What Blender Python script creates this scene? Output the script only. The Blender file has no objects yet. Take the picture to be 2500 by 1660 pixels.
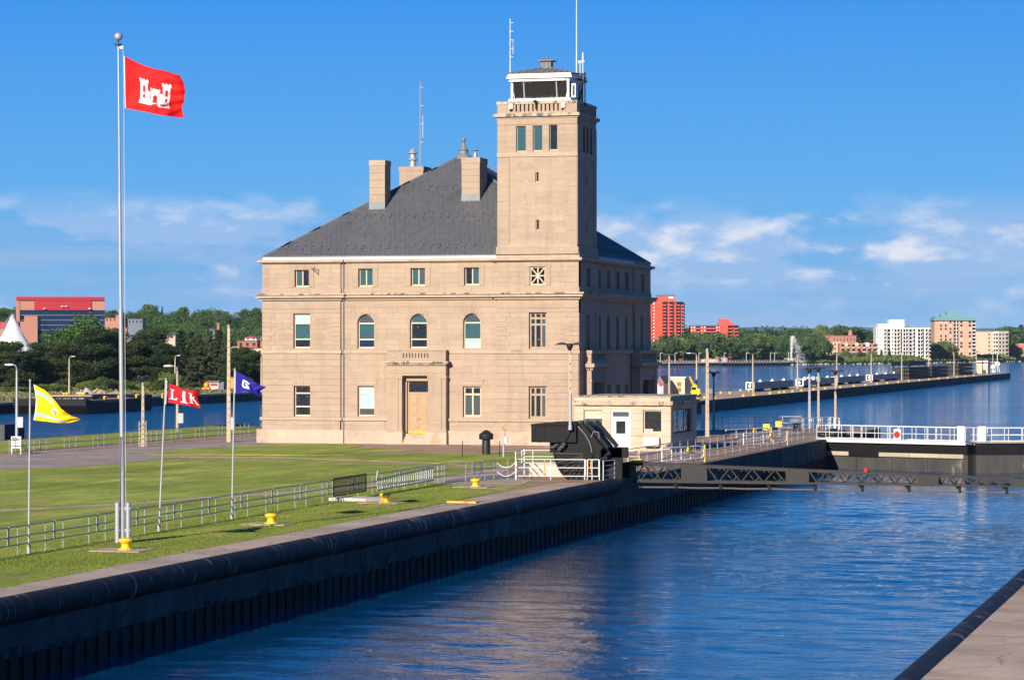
import bpy, bmesh, math, random
import numpy as np
from mathutils import Vector, Matrix
random.seed(7); np.random.seed(7)
S = bpy.context.scene
COL = S.collection
# ------------------------------------------------------------------ camera
FP, CX, HY, CAMH = 6700.0, 1250.0, 851.0, 7.6       # focal length, centre, horizon in photo pixels; eye height in metres
TH = math.atan(1880.0 / FP)
ST, CT = math.sin(TH), math.cos(TH)
cd = bpy.data.cameras.new('camera'); cam = bpy.data.objects.new('camera', cd); COL.objects.link(cam)
cam.location = (0, 0, CAMH); cam.rotation_euler = (math.pi/2, 0, TH)
cd.sensor_width = 36; cd.lens = 36*FP/2500; cd.shift_y = 21/2500.0; cd.clip_start = 1; cd.clip_end = 60000
S.camera = cam
# ------------------------------------------------------------------ sky and sun
SUN_AZ, SUN_EL = math.radians(9.5), math.radians(20.8)   # sun stands behind the camera, a little to the left
W = bpy.data.worlds.new('World'); S.world = W; W.use_nodes = True
nt = W.node_tree; nt.nodes.clear()
def wn(t, **k):
    n = nt.nodes.new(t)
    for a, b in k.items(): setattr(n, a, b)
    return n
sky = wn('ShaderNodeTexSky'); sky.sky_type = 'NISHITA'; sky.sun_disc = False
sky.sun_elevation = SUN_EL; sky.sun_rotation = math.pi + SUN_AZ
sky.altitude = 200; sky.air_density = 1.0; sky.dust_density = 0.15; sky.ozone_density = 2.6
bg = wn('ShaderNodeBackground'); bg.inputs['Strength'].default_value = 0.078
out = wn('ShaderNodeOutputWorld')
hs = wn('ShaderNodeHueSaturation'); hs.inputs['Saturation'].default_value = 1.22; hs.inputs['Hue'].default_value = 0.497
nt.links.new(sky.outputs[0], hs.inputs['Color'])
tc = wn('ShaderNodeTexCoord'); sep = wn('ShaderNodeSeparateXYZ'); nt.links.new(tc.outputs['Generated'], sep.inputs[0])
def wmath(op, a, b=None, c=None):
    n = wn('ShaderNodeMath', operation=op)
    for i, v in enumerate((a, b, c)):
        if v is None: continue
        if isinstance(v, (int, float)): n.inputs[i].default_value = v
        else: nt.links.new(v, n.inputs[i])
    return n.outputs[0]
el = wmath('ARCSINE', sep.outputs[2])                       # elevation above the horizon
azi = wmath('ARCTAN2', sep.outputs[0], sep.outputs[1])
cmb = wn('ShaderNodeCombineXYZ')
CSEED = (52.2, 21.7)
nt.links.new(wmath('MULTIPLY_ADD', azi, 13.0, CSEED[0]), cmb.inputs[0]); nt.links.new(wmath('MULTIPLY_ADD', el, 30.0, CSEED[1]), cmb.inputs[1])
n1 = wn('ShaderNodeTexNoise'); n1.inputs['Scale'].default_value = 1.05; n1.inputs['Detail'].default_value = 10; n1.inputs['Roughness'].default_value = 0.56
n1.inputs['Distortion'].default_value = 0.0
nt.links.new(cmb.outputs[0], n1.inputs['Vector'])
def wramp(v, a, b):
    m = wn('ShaderNodeMapRange'); m.interpolation_type = 'SMOOTHSTEP'
    nt.links.new(v, m.inputs['Value']); m.inputs['From Min'].default_value = a; m.inputs['From Max'].default_value = b
    return m.outputs[0]
band = wmath('MULTIPLY', wramp(el, 0.060, 0.040), wramp(el, -0.02, 0.004))
n5 = wn('ShaderNodeTexNoise'); n5.inputs['Scale'].default_value = 0.42; n5.inputs['Detail'].default_value = 2; nt.links.new(cmb.outputs[0], n5.inputs['Vector'])
dens = wmath('ADD', n1.outputs[0], wmath('MULTIPLY', wmath('SUBTRACT', n5.outputs[0], 0.5), 0.55))      # gathers the clouds into banks
puff = wmath('MULTIPLY', wmath('MULTIPLY', wramp(dens, 0.452, 0.525), band), wmath('MULTIPLY_ADD', wramp(el, 0.010, 0.034), 0.75, 0.25))
cst = wn('ShaderNodeCombineXYZ'); nt.links.new(wmath('MULTIPLY', azi, 5.0), cst.inputs[0]); nt.links.new(wmath('MULTIPLY', el, 70.0), cst.inputs[1]); cst.inputs[2].default_value = 3.7
n4 = wn('ShaderNodeTexNoise'); n4.inputs['Scale'].default_value = 1.6; n4.inputs['Detail'].default_value = 7; n4.inputs['Roughness'].default_value = 0.6; nt.links.new(cst.outputs[0], n4.inputs['Vector'])
streak = wmath('MULTIPLY', wramp(n4.outputs[0], 0.40, 0.64), wramp(el, 0.056, 0.034))
veil = wramp(el, 0.062, 0.022)
# lit side of the cumulus heads against their blue-grey bodies
n2 = wn('ShaderNodeTexNoise'); n2.inputs['Scale'].default_value = 1.05; n2.inputs['Detail'].default_value = 10; n2.inputs['Roughness'].default_value = 0.56
n2.inputs['Distortion'].default_value = 0.0
off = wn('ShaderNodeVectorMath', operation='ADD'); off.inputs[1].default_value = (-0.05, 0.15, 0); nt.links.new(cmb.outputs[0], off.inputs[0])
nt.links.new(off.outputs[0], n2.inputs['Vector'])
lit = wramp(wmath('SUBTRACT', n1.outputs[0], n2.outputs[0]), -0.01, 0.13)
cc = wn('ShaderNodeMix', data_type='RGBA'); nt.links.new(lit, cc.inputs[0])
cc.inputs[6].default_value = (2.7, 4.0, 6.3, 1); cc.inputs[7].default_value = (7.6, 7.1, 7.0, 1)
mv = wn('ShaderNodeMix', data_type='RGBA'); nt.links.new(wmath('MULTIPLY', veil, 0.28), mv.inputs[0]); mv.inputs[7].default_value = (1.45, 3.2, 5.7, 1)
ms = wn('ShaderNodeMix', data_type='RGBA'); nt.links.new(wmath('MULTIPLY', streak, 0.40), ms.inputs[0]); nt.links.new(mv.outputs[2], ms.inputs[6]); ms.inputs[7].default_value = (3.0, 3.8, 5.6, 1)
mp = wn('ShaderNodeMix', data_type='RGBA'); nt.links.new(wmath('MULTIPLY', puff, 0.74), mp.inputs[0])
nt.links.new(ms.outputs[2], mp.inputs[6]); nt.links.new(cc.outputs[2], mp.inputs[7])
gr = wn('ShaderNodeValToRGB'); ce = gr.color_ramp.elements
K = 1/0.105
for i, (pos, c) in enumerate(((0.0, (0.105, 0.325, 0.62)), (0.05, (0.070, 0.310, 0.66)), (0.13, (0.018, 0.215, 0.65)), (0.40, (0.004, 0.105, 0.42)), (1.0, (0.003, 0.045, 0.23)))):
    e_ = ce[i] if i < 2 else ce.new(pos)
    e_.position = pos; e_.color = (*c, 1)
nt.links.new(wmath('MAXIMUM', el, 0.0), gr.inputs[0])
gsc = wn('ShaderNodeVectorMath', operation='SCALE'); nt.links.new(gr.outputs[0], gsc.inputs[0]); gsc.inputs['Scale'].default_value = K
gm_ = wn('ShaderNodeMix', data_type='RGBA'); gm_.inputs[0].default_value = 0.95; nt.links.new(hs.outputs[0], gm_.inputs[6]); nt.links.new(gsc.outputs[0], gm_.inputs[7])
nt.links.new(gm_.outputs[2], mv.inputs[6])
nt.links.new(mp.outputs[2], bg.inputs[0]); nt.links.new(bg.outputs[0], out.inputs[0])
sd = bpy.data.lights.new('sun', 'SUN'); sd.energy = 5.0; sd.angle = math.radians(0.53); sd.color = (1.0, 0.90, 0.77)
sun = bpy.data.objects.new('sun', sd); COL.objects.link(sun)
tosun = Vector((-math.sin(SUN_AZ)*math.cos(SUN_EL), -math.cos(SUN_AZ)*math.cos(SUN_EL), math.sin(SUN_EL)))
sun.rotation_euler = (-tosun).to_track_quat('-Z', 'Y').to_euler(); sun.location = tosun*50
vs = S.view_settings; vs.view_transform = 'Standard'; vs.look = 'None'; vs.exposure = 0.79; vs.gamma = 1.0; vs.use_curve_mapping = False
S.render.engine = 'CYCLES'; S.cycles.max_bounces = 6; S.cycles.transparent_max_bounces = 8
# ------------------------------------------------------------------ photo pixel -> point of the place (on a known plane)
def _r(px): return (px - CX)/FP
def atD(px, py, d):
    x = _r(px)*d
    return Vector((x*CT - d*ST, x*ST + d*CT, CAMH + (HY - py)/FP*d))
def G(px, py, z=0.0): return atD(px, py, (CAMH - z)*FP/(py - HY))
def dX(px, X): return X/(-ST + _r(px)*CT)
def dY(px, Y): return Y/(CT + _r(px)*ST)
def atX(px, py, X): return atD(px, py, dX(px, X))
def atY(px, py, Y): return atD(px, py, dY(px, Y))
# ------------------------------------------------------------------ mesh helpers
class MB:
    def __init__(s, xf=None): s.v = []; s.f = []; s.t = []; s.xf = xf; s.tone = None
    def P(s, p):
        p = tuple(p)
        s.v.append(s.xf(*p) if s.xf else p); return len(s.v)-1
    def face(s, pts):
        s.f.append([s.P(p) for p in pts]); s.t.append(s.tone if s.tone is not None else 0.0)
    def box(s, a, b):
        x0, y0, z0 = a; x1, y1, z1 = b
        i = [s.P(p) for p in ((x0,y0,z0),(x1,y0,z0),(x1,y1,z0),(x0,y1,z0),(x0,y0,z1),(x1,y0,z1),(x1,y1,z1),(x0,y1,z1))]
        for q in ((0,3,2,1),(4,5,6,7),(0,1,5,4),(1,2,6,5),(2,3,7,6),(3,0,4,7)):
            s.f.append([i[k] for k in q]); s.t.append(s.tone or 0.0)
        return s
    def obox(s, c, size, rz=0, rx=0, ry=0):
        R = Matrix.Rotation(rz,3,'Z') @ Matrix.Rotation(ry,3,'Y') @ Matrix.Rotation(rx,3,'X'); c = Vector(c); h = Vector(size)/2
        i = []
        for k in ((-1,-1,-1),(1,-1,-1),(1,1,-1),(-1,1,-1),(-1,-1,1),(1,-1,1),(1,1,1),(-1,1,1)):
            i.append(s.P(c + R @ Vector((k[0]*h.x, k[1]*h.y, k[2]*h.z))))
        for q in ((0,3,2,1),(4,5,6,7),(0,1,5,4),(1,2,6,5),(2,3,7,6),(3,0,4,7)):
            s.f.append([i[k] for k in q]); s.t.append(s.tone or 0.0)
        return s
    def bar(s, p, q, w, h=None):                       # square bar between two points
        p = Vector(p); q = Vector(q); d = q - p; L = d.length
        if L < 1e-6: return s
        d.normalize(); up = Vector((0,0,1)) if abs(d.z) < 0.95 else Vector((0,1,0))
        a = d.cross(up).normalized()*(w/2); b = a.cross(d).normalized()*((h or w)/2)
        i = [s.P(x) for x in (p-a-b, p+a-b, p+a+b, p-a+b, q-a-b, q+a-b, q+a+b, q-a+b)]
        for t in ((3,2,1,0),(4,5,6,7),(0,1,5,4),(1,2,6,5),(2,3,7,6),(3,0,4,7)):
            s.f.append([i[k] for k in t]); s.t.append(s.tone or 0.0)
        return s
    def cyl(s, p, q, r, r2=None, n=8, caps=True):
        p = Vector(p); q = Vector(q); r2 = r if r2 is None else r2; d = (q-p).normalized()
        up = Vector((0,0,1)) if abs(d.z) < 0.95 else Vector((1,0,0)); a = d.cross(up).normalized(); b = d.cross(a)
        A = [s.P(p + (a*math.cos(2*math.pi*k/n) + b*math.sin(2*math.pi*k/n))*r) for k in range(n)]
        B = [s.P(q + (a*math.cos(2*math.pi*k/n) + b*math.sin(2*math.pi*k/n))*r2) for k in range(n)]
        for k in range(n):
            s.f.append([A[(k+1)%n], A[k], B[k], B[(k+1)%n]]); s.t.append(s.tone or 0.0)
        if caps: s.f.append(A); s.f.append(B[::-1]); s.t += [s.tone or 0.0]*2
        return s
    def tube(s, pts, r, n=6):
        for a, b in zip(pts[:-1], pts[1:]): s.cyl(a, b, r, r, n, True)
        return s
    def lathe(s, prof, n=16, c=(0,0,0)):
        rings = []
        for r, z in prof:
            rings.append([s.P((c[0]+r*math.cos(2*math.pi*k/n), c[1]+r*math.sin(2*math.pi*k/n), c[2]+z)) for k in range(n)])
        for A, B in zip(rings[:-1], rings[1:]):
            for k in range(n): s.f.append([A[k], A[(k+1)%n], B[(k+1)%n], B[k]]); s.t.append(s.tone or 0.0)
        s.f.append(rings[0][::-1]); s.f.append(rings[-1]); s.t += [s.tone or 0.0]*2
        return s
    def prism(s, poly, y0, y1):                        # poly in x,z extruded along y
        a = [s.P((x, y0, z)) for x, z in poly]; b = [s.P((x, y1, z)) for x, z in poly]; n = len(poly)
        s.f.append(a); s.f.append(b[::-1]); s.t += [s.tone or 0.0]*2
        for k in range(n): s.f.append([a[(k+1)%n], a[k], b[k], b[(k+1)%n]]); s.t.append(s.tone or 0.0)
        return s
    def slab(s, poly, z0, z1):                         # poly in x,y extruded along z
        a = [s.P((p[0], p[1], z0)) for p in poly]; b = [s.P((p[0], p[1], z1)) for p in poly]; n = len(poly)
        s.f.append(a[::-1]); s.f.append(b); s.t += [s.tone or 0.0]*2
        for k in range(n): s.f.append([a[k], a[(k+1)%n], b[(k+1)%n], b[k]]); s.t.append(s.tone or 0.0)
        return s
    def sphere(s, c, r, n=12, m=8, sq=1.0):
        prof = [(max(1e-3, r*math.sin(math.pi*k/m)), -r*sq*math.cos(math.pi*k/m)) for k in range(m+1)]
        return s.lathe(prof, n, c)
    def mesh(s, name, mat=None, smooth=None, fix=True):
        me = bpy.data.meshes.new(name); me.from_pydata(s.v, [], s.f)
        if any(s.t):
            at = me.attributes.new('tone', 'FLOAT', 'FACE'); at.data.foreach_set('value', [float(t) for t in s.t])
        if fix:
            bm = bmesh.new(); bm.from_mesh(me); bmesh.ops.recalc_face_normals(bm, faces=bm.faces); bm.to_mesh(me); bm.free()
        if smooth is not None:
            me.polygons.foreach_set('use_smooth', [True]*len(me.polygons)); me.set_sharp_from_angle(angle=math.radians(smooth))
        if mat: me.materials.append(MAT[mat])
        me.update(); return me
    def build(s, name, mat, parent=None, smooth=None, loc=None, fix=True):
        return ob(name, s.mesh(name, mat, smooth, fix), parent, loc)
def ob(name, me, parent=None, loc=None, rz=0, sc=None):
    o = bpy.data.objects.new(name, me); COL.objects.link(o)
    if parent: o.parent = parent
    if loc is not None: o.location = loc
    if rz: o.rotation_euler = (0, 0, rz)
    if sc: o.scale = (sc,)*3 if isinstance(sc, (int, float)) else sc
    return o
def tag(o, label, cat, group=None):
    o['label'] = label; o['category'] = cat
    if group: o['group'] = group
    return o
def thing(name, label, cat, loc=(0,0,0), rz=0, group=None):
    return tag(ob(name, None, None, loc, rz), label, cat, group)
def struct(o): o['kind'] = 'structure'; return o
def stuff(o): o['kind'] = 'stuff'; return o
def copy_tree(o, parent=None):
    c = o.copy(); COL.objects.link(c); c.parent = parent
    for ch in list(o.children): copy_tree(ch, c)
    return c
# ------------------------------------------------------------------ materials
MAT = {}
AK = 0.80
def M(name, col, rough=0.75, metal=0.0, var=0.12, scale=1.0, bump=0.0, bscale=20.0, spec=0.4, col2=None, c2pos=(0.55, 0.7), stretch=(1,1,1), tonek=0.08, rnd=0.05, fine=0.0, fscale=30.0):
    m = bpy.data.materials.new(name); m.use_nodes = True; t = m.node_tree; N = t.nodes; L = t.links
    b = N['Principled BSDF']; b.inputs['Roughness'].default_value = rough; b.inputs['Metallic'].default_value = metal; b.inputs['Specular IOR Level'].default_value = spec
    geo = N.new('ShaderNodeNewGeometry'); mp_ = N.new('ShaderNodeMapping'); mp_.inputs['Scale'].default_value = stretch
    L.new(geo.outputs['Position'], mp_.inputs['Vector'])
    no = N.new('ShaderNodeTexNoise'); no.inputs['Scale'].default_value = scale; no.inputs['Detail'].default_value = 6; no.inputs['Roughness'].default_value = 0.6
    L.new(mp_.outputs[0], no.inputs['Vector'])
    mr = N.new('ShaderNodeMapRange'); L.new(no.outputs[0], mr.inputs[0]); mr.inputs[1].default_value = 0.25; mr.inputs[2].default_value = 0.75
    mr.inputs[3].default_value = 1-var; mr.inputs[4].default_value = 1+var
    val = mr.outputs[0]
    if fine:
        nf = N.new('ShaderNodeTexNoise'); nf.inputs['Scale'].default_value = fscale; nf.inputs['Detail'].default_value = 3; L.new(mp_.outputs[0], nf.inputs['Vector'])
        mf = N.new('ShaderNodeMapRange'); L.new(nf.outputs[0], mf.inputs[0]); mf.inputs[1].default_value = 0.25; mf.inputs[2].default_value = 0.75
        mf.inputs[3].default_value = 1-fine; mf.inputs[4].default_value = 1+fine
        mm = N.new('ShaderNodeMath'); mm.operation = 'MULTIPLY'; L.new(val, mm.inputs[0]); L.new(mf.outputs[0], mm.inputs[1]); val = mm.outputs[0]
    at = N.new('ShaderNodeAttribute'); at.attribute_name = 'tone'
    oi = N.new('ShaderNodeObjectInfo')
    a1 = N.new('ShaderNodeMath'); a1.operation = 'MULTIPLY_ADD'; L.new(at.outputs['Fac'], a1.inputs[0]); a1.inputs[1].default_value = tonek; a1.inputs[2].default_value = 1.0-rnd
    a2 = N.new('ShaderNodeMath'); a2.operation = 'MULTIPLY_ADD'; L.new(oi.outputs['Random'], a2.inputs[0]); a2.inputs[1].default_value = 2*rnd; L.new(a1.outputs[0], a2.inputs[2])
    a3 = N.new('ShaderNodeMath'); a3.operation = 'MULTIPLY'; L.new(val, a3.inputs[0]); L.new(a2.outputs[0], a3.inputs[1])
    base = N.new('ShaderNodeRGB'); base.outputs[0].default_value = (*[AK*c for c in col], 1); src = base.outputs[0]
    if col2:
        n3 = N.new('ShaderNodeTexNoise'); n3.inputs['Scale'].default_value = scale*0.6; n3.inputs['Detail'].default_value = 8; n3.inputs['Roughness'].default_value = 0.65
        ad = N.new('ShaderNodeVectorMath'); ad.operation = 'ADD'; ad.inputs[1].default_value = (17.3, 5.1, 9.7); L.new(mp_.outputs[0], ad.inputs[0]); L.new(ad.outputs[0], n3.inputs['Vector'])
        r3 = N.new('ShaderNodeMapRange'); r3.interpolation_type = 'SMOOTHSTEP'; L.new(n3.outputs[0], r3.inputs[0]); r3.inputs[1].default_value = c2pos[0]; r3.inputs[2].default_value = c2pos[1]
        mx = N.new('ShaderNodeMix'); mx.data_type = 'RGBA'; L.new(r3.outputs[0], mx.inputs[0]); L.new(src, mx.inputs[6]); mx.inputs[7].default_value = (*[AK*c for c in col2], 1); src = mx.outputs[2]
    sc = N.new('ShaderNodeVectorMath'); sc.operation = 'SCALE'; L.new(src, sc.inputs[0]); L.new(a3.outputs[0], sc.inputs['Scale'])
    L.new(sc.outputs[0], b.inputs['Base Color'])
    if bump:
        nb = N.new('ShaderNodeTexNoise'); nb.inputs['Scale'].default_value = bscale; nb.inputs['Detail'].default_value = 4; L.new(mp_.outputs[0], nb.inputs['Vector'])
        bp = N.new('ShaderNodeBump'); bp.inputs['Strength'].default_value = bump; bp.inputs['Distance'].default_value = 0.03; L.new(nb.outputs[0], bp.inputs['Height']); L.new(bp.outputs[0], b.inputs['Normal'])
    MAT[name] = m; return m
M('stone', (0.412, 0.310, 0.224), 0.9, var=0.09, scale=0.9, bump=0.25, bscale=9, spec=0.15, col2=(0.375,0.283,0.212), c2pos=(0.46,0.70), stretch=(0.5,0.5,1.5), tonek=0.05, rnd=0.03, fine=0.06, fscale=7)
M('stone_trim', (0.45, 0.345, 0.26), 0.9, var=0.12, scale=1.6, bump=0.25, bscale=12, spec=0.15, col2=(0.30,0.24,0.18), c2pos=(0.58,0.70), stretch=(0.5,0.5,1.2), fine=0.08, fscale=9)
M('stone_base', (0.49, 0.395, 0.30), 0.92, var=0.10, scale=0.8, bump=0.3, bscale=10, spec=0.15, col2=(0.40,0.29,0.20), c2pos=(0.50,0.66), fine=0.10, fscale=8)
M('stone_weathered', (0.46, 0.375, 0.285), 0.95, var=0.15, scale=2.5, bump=0.3, bscale=14, spec=0.1, col2=(0.17,0.14,0.10), c2pos=(0.50,0.60), stretch=(1,1,0.6), fine=0.12, fscale=12)
M('house_stone', (0.55, 0.45, 0.34), 0.9, var=0.08, scale=0.9, bump=0.2, bscale=10, spec=0.15, col2=(0.50,0.35,0.22), c2pos=(0.5,0.7), stretch=(0.4,0.4,1.5))
M('slate', (0.112, 0.114, 0.120), 0.5, var=0.10, scale=0.25, spec=0.5, col2=(0.07,0.072,0.06), c2pos=(0.60,0.75), tonek=0.13, rnd=0.0, fine=0.05, fscale=4)
M('lead', (0.20, 0.21, 0.22), 0.55, var=0.15, scale=1.5, spec=0.4)
M('white_paint', (0.78, 0.76, 0.72), 0.5, var=0.05, scale=2, spec=0.4)
M('old_white', (0.72, 0.70, 0.66), 0.6, var=0.12, scale=1.5, spec=0.3, col2=(0.42,0.38,0.32), c2pos=(0.62,0.70))
M('cream', (0.62, 0.50, 0.34), 0.6, var=0.05, scale=2, spec=0.3)
M('door_tan', (0.42, 0.27, 0.15), 0.55, var=0.05, scale=2, spec=0.35)
M('brass', (0.75, 0.42, 0.06), 0.35, metal=0.8, var=0.05)
M('dark', (0.012, 0.012, 0.013), 0.9, var=0.1, spec=0.2)
M('zinc', (0.20, 0.185, 0.165), 0.5, var=0.12, scale=1.0, spec=0.4)
M('galv', (0.42, 0.43, 0.44), 0.45, metal=0.35, var=0.12, scale=6)
M('rusty', (0.30, 0.14, 0.06), 0.85, var=0.3, scale=4)
M('pole_white', (0.44, 0.45, 0.47), 0.38, metal=0.35, var=0.08, scale=4)
M('rail_white', (0.74, 0.74, 0.73), 0.5, var=0.06, scale=4)
M('rail_grey', (0.36, 0.38, 0.40), 0.5, metal=0.3, var=0.12, scale=6)
M('pole_concrete', (0.47, 0.38, 0.27), 0.9, var=0.1, scale=3, bump=0.2, bscale=20, col2=(0.33,0.22,0.13), c2pos=(0.60,0.72), stretch=(2,2,0.3))
M('lamp_metal', (0.075, 0.07, 0.066), 0.5, metal=0.2, var=0.15, scale=8)
M('lamp_black', (0.015,0.015,0.016), 0.5, var=0.1)
M('black_steel', (0.007, 0.007, 0.008), 0.62, var=0.25, scale=1.6, spec=0.16, bump=0.1, bscale=6, col2=(0.02,0.019,0.018), c2pos=(0.62,0.74))
M('boom_steel', (0.036, 0.033, 0.031), 0.65, var=0.2, scale=1.2, spec=0.2)
M('rope', (0.12, 0.095, 0.075), 0.95, var=0.2, scale=6)
M('yellow', (0.83, 0.55, 0.012), 0.5, var=0.08, scale=5, spec=0.4)
M('orange', (0.80, 0.30, 0.03), 0.6, var=0.1, scale=3)
M('concrete', (0.50, 0.385, 0.29), 0.92, var=0.16, scale=0.35, bump=0.25, bscale=14, spec=0.2, col2=(0.53,0.36,0.225), c2pos=(0.47,0.66), rnd=0.06, fine=0.10, fscale=6)
M('plaza', (0.40, 0.275, 0.19), 0.92, var=0.14, scale=0.25, spec=0.2, col2=(0.45,0.235,0.11), c2pos=(0.53,0.66), fine=0.08, fscale=4)
M('road', (0.43, 0.345, 0.275), 0.92, var=0.10, scale=0.2, spec=0.2, col2=(0.39,0.31,0.25), c2pos=(0.5,0.7), fine=0.08, fscale=4)
M('pathc', (0.50, 0.38, 0.275), 0.92, var=0.12, scale=0.6, spec=0.2, fine=0.1, fscale=6)
M('ramp_blue', (0.16, 0.17, 0.19), 0.85, var=0.08, scale=0.6)
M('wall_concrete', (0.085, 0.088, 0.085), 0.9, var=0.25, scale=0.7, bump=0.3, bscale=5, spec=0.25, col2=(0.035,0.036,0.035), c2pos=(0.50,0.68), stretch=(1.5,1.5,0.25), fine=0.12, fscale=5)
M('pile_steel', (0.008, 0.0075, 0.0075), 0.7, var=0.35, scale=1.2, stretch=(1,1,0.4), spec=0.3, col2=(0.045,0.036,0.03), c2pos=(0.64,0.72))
M('grass_blade', (0.165, 0.205, 0.028), 0.85, var=0.25, scale=1.2, spec=0.1)
M('timber', (0.42, 0.35, 0.27), 0.9, var=0.2, scale=1, stretch=(0.3,0.3,4), spec=0.15)
M('gate_steel', (0.045,0.042,0.04), 0.75, var=0.4, scale=0.8, stretch=(1.2,1.2,0.35), col2=(0.22,0.20,0.17), c2pos=(0.60,0.74))
M('gravel', (0.50, 0.44, 0.38), 0.95, var=0.1, scale=2, bump=0.5, bscale=8)
M('sand', (0.50, 0.36, 0.22), 0.95, var=0.15, scale=1, bump=0.5, bscale=5)
M('dry_scrub', (0.22, 0.17, 0.075), 0.95, var=0.35, scale=0.2, col2=(0.15,0.18,0.045), c2pos=(0.42,0.56))
M('bank_grass', (0.10, 0.145, 0.03), 0.95, var=0.3, scale=0.06, col2=(0.19,0.17,0.06), c2pos=(0.48,0.62), spec=0.1)
M('far_ground', (0.05, 0.09, 0.03), 0.95, var=0.3, scale=0.02, spec=0.1)
M('barge_black', (0.006, 0.006, 0.007), 0.65, var=0.3, scale=0.6, spec=0.2)
M('barge_deck', (0.34, 0.17, 0.11), 0.9, var=0.3, scale=0.5, col2=(0.45,0.30,0.22), c2pos=(0.5,0.6))
M('brick_red', (0.40, 0.155, 0.10), 0.9, var=0.12, scale=0.3, fine=0.1, fscale=3)
M('brick_pale', (0.43, 0.20, 0.145), 0.9, var=0.08, scale=0.2)
M('red_panel', (0.40, 0.012, 0.025), 0.5, var=0.06, scale=0.1)
M('tower_red', (0.56, 0.085, 0.045), 0.85, var=0.06, scale=0.1)
M('balcony_red', (0.68, 0.08, 0.06), 0.7, var=0.06, scale=0.1)
M('tower_tan', (0.56, 0.34, 0.22), 0.9, var=0.06, scale=0.1)
M('tower_white', (0.72, 0.68, 0.62), 0.8, var=0.04, scale=0.1)
M('block_beige', (0.60, 0.46, 0.32), 0.85, var=0.06, scale=0.1)
M('block_grey', (0.40, 0.34, 0.28), 0.85, var=0.08, scale=0.1)
M('teal_roof', (0.13, 0.27, 0.29), 0.5, var=0.06, scale=0.1)
M('green_metal', (0.10, 0.28, 0.16), 0.5)
M('grey_roof', (0.16, 0.16, 0.16), 0.8, var=0.15, scale=0.3)
M('tent', (0.82, 0.82, 0.84), 0.6, var=0.03, scale=0.3)
M('stop_log', (0.14, 0.17, 0.22), 0.6, var=0.12, scale=0.4)
M('red_sign', (0.60, 0.02, 0.02), 0.5)
M('trunk', (0.07, 0.05, 0.035), 0.95, var=0.25, scale=1.0)
M('flag_red', (0.80, 0.012, 0.012), 0.7, var=0.05, scale=3, spec=0.15, rnd=0)
M('flag_white', (0.80, 0.78, 0.76), 0.7, var=0.03, scale=3, spec=0.15, rnd=0)
M('flag_line', (0.10, 0.10, 0.12), 0.8, rnd=0)
M('flag_crimson', (0.66, 0.010, 0.020), 0.7, var=0.05, scale=3, spec=0.15, rnd=0)
M('flag_black', (0.015, 0.012, 0.014), 0.7, rnd=0)
M('flag_yellow', (0.85, 0.56, 0.005), 0.7, var=0.05, scale=3, spec=0.15, rnd=0)
M('flag_sky', (0.33, 0.50, 0.76), 0.7, var=0.08, scale=3, spec=0.15, rnd=0)
M('flag_blue', (0.022, 0.016, 0.26), 0.7, var=0.1, scale=3, spec=0.15, rnd=0)
M('fabric_sign', (0.55,0.50,0.47), 0.8)
for f_ in ('flag_red','flag_crimson','flag_yellow','flag_blue'):
    t = MAT[f_].node_tree; b_ = t.nodes['Principled BSDF']; b_.inputs['Subsurface Weight'].default_value = 0.0
# coping nosing: black rubbed steel with pale rope scratches round it
def coping_mat():
    M('nosing', (0.015, 0.012, 0.012), 0.62, var=0.25, scale=1.5, spec=0.2)
    t = MAT['nosing'].node_tree; N = t.nodes; L = t.links; b = N['Principled BSDF']; src = b.inputs['Base Color'].links[0].from_socket
    g = N.new('ShaderNodeNewGeometry'); mp_ = N.new('ShaderNodeMapping'); mp_.inputs['Scale'].default_value = (0.05, 1, 0.05); L.new(g.outputs['Position'], mp_.inputs[0])
    w = N.new('ShaderNodeTexNoise'); w.inputs['Scale'].default_value = 1.5; w.inputs['Detail'].default_value = 3; L.new(mp_.outputs[0], w.inputs['Vector'])
    r = N.new('ShaderNodeValToRGB'); r.color_ramp.elements[0].position = 0.490; r.color_ramp.elements[0].color = (0,0,0,1)
    e = r.color_ramp.elements.new(0.5); e.color = (1,1,1,1); r.color_ramp.elements[-1].position = 0.510; r.color_ramp.elements[-1].color = (0,0,0,1)
    L.new(w.outputs[0], r.inputs[0])
    w2 = N.new('ShaderNodeTexNoise'); w2.inputs['Scale'].default_value = 1.1; L.new(g.outputs['Position'], w2.inputs['Vector'])
    r2 = N.new('ShaderNodeMapRange'); L.new(w2.outputs[0], r2.inputs[0]); r2.inputs[1].default_value = 0.46; r2.inputs[2].default_value = 0.60
    mm = N.new('ShaderNodeMath'); mm.operation = 'MULTIPLY'; L.new(r.outputs[0], mm.inputs[0]); L.new(r2.outputs[0], mm.inputs[1])
    mx = N.new('ShaderNodeMix'); mx.data_type = 'RGBA'; L.new(mm.outputs[0], mx.inputs[0]); L.new(src, mx.inputs[6]); mx.inputs[7].default_value = (0.36,0.33,0.31,1); L.new(mx.outputs[2], b.inputs['Base Color'])
coping_mat()
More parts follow.
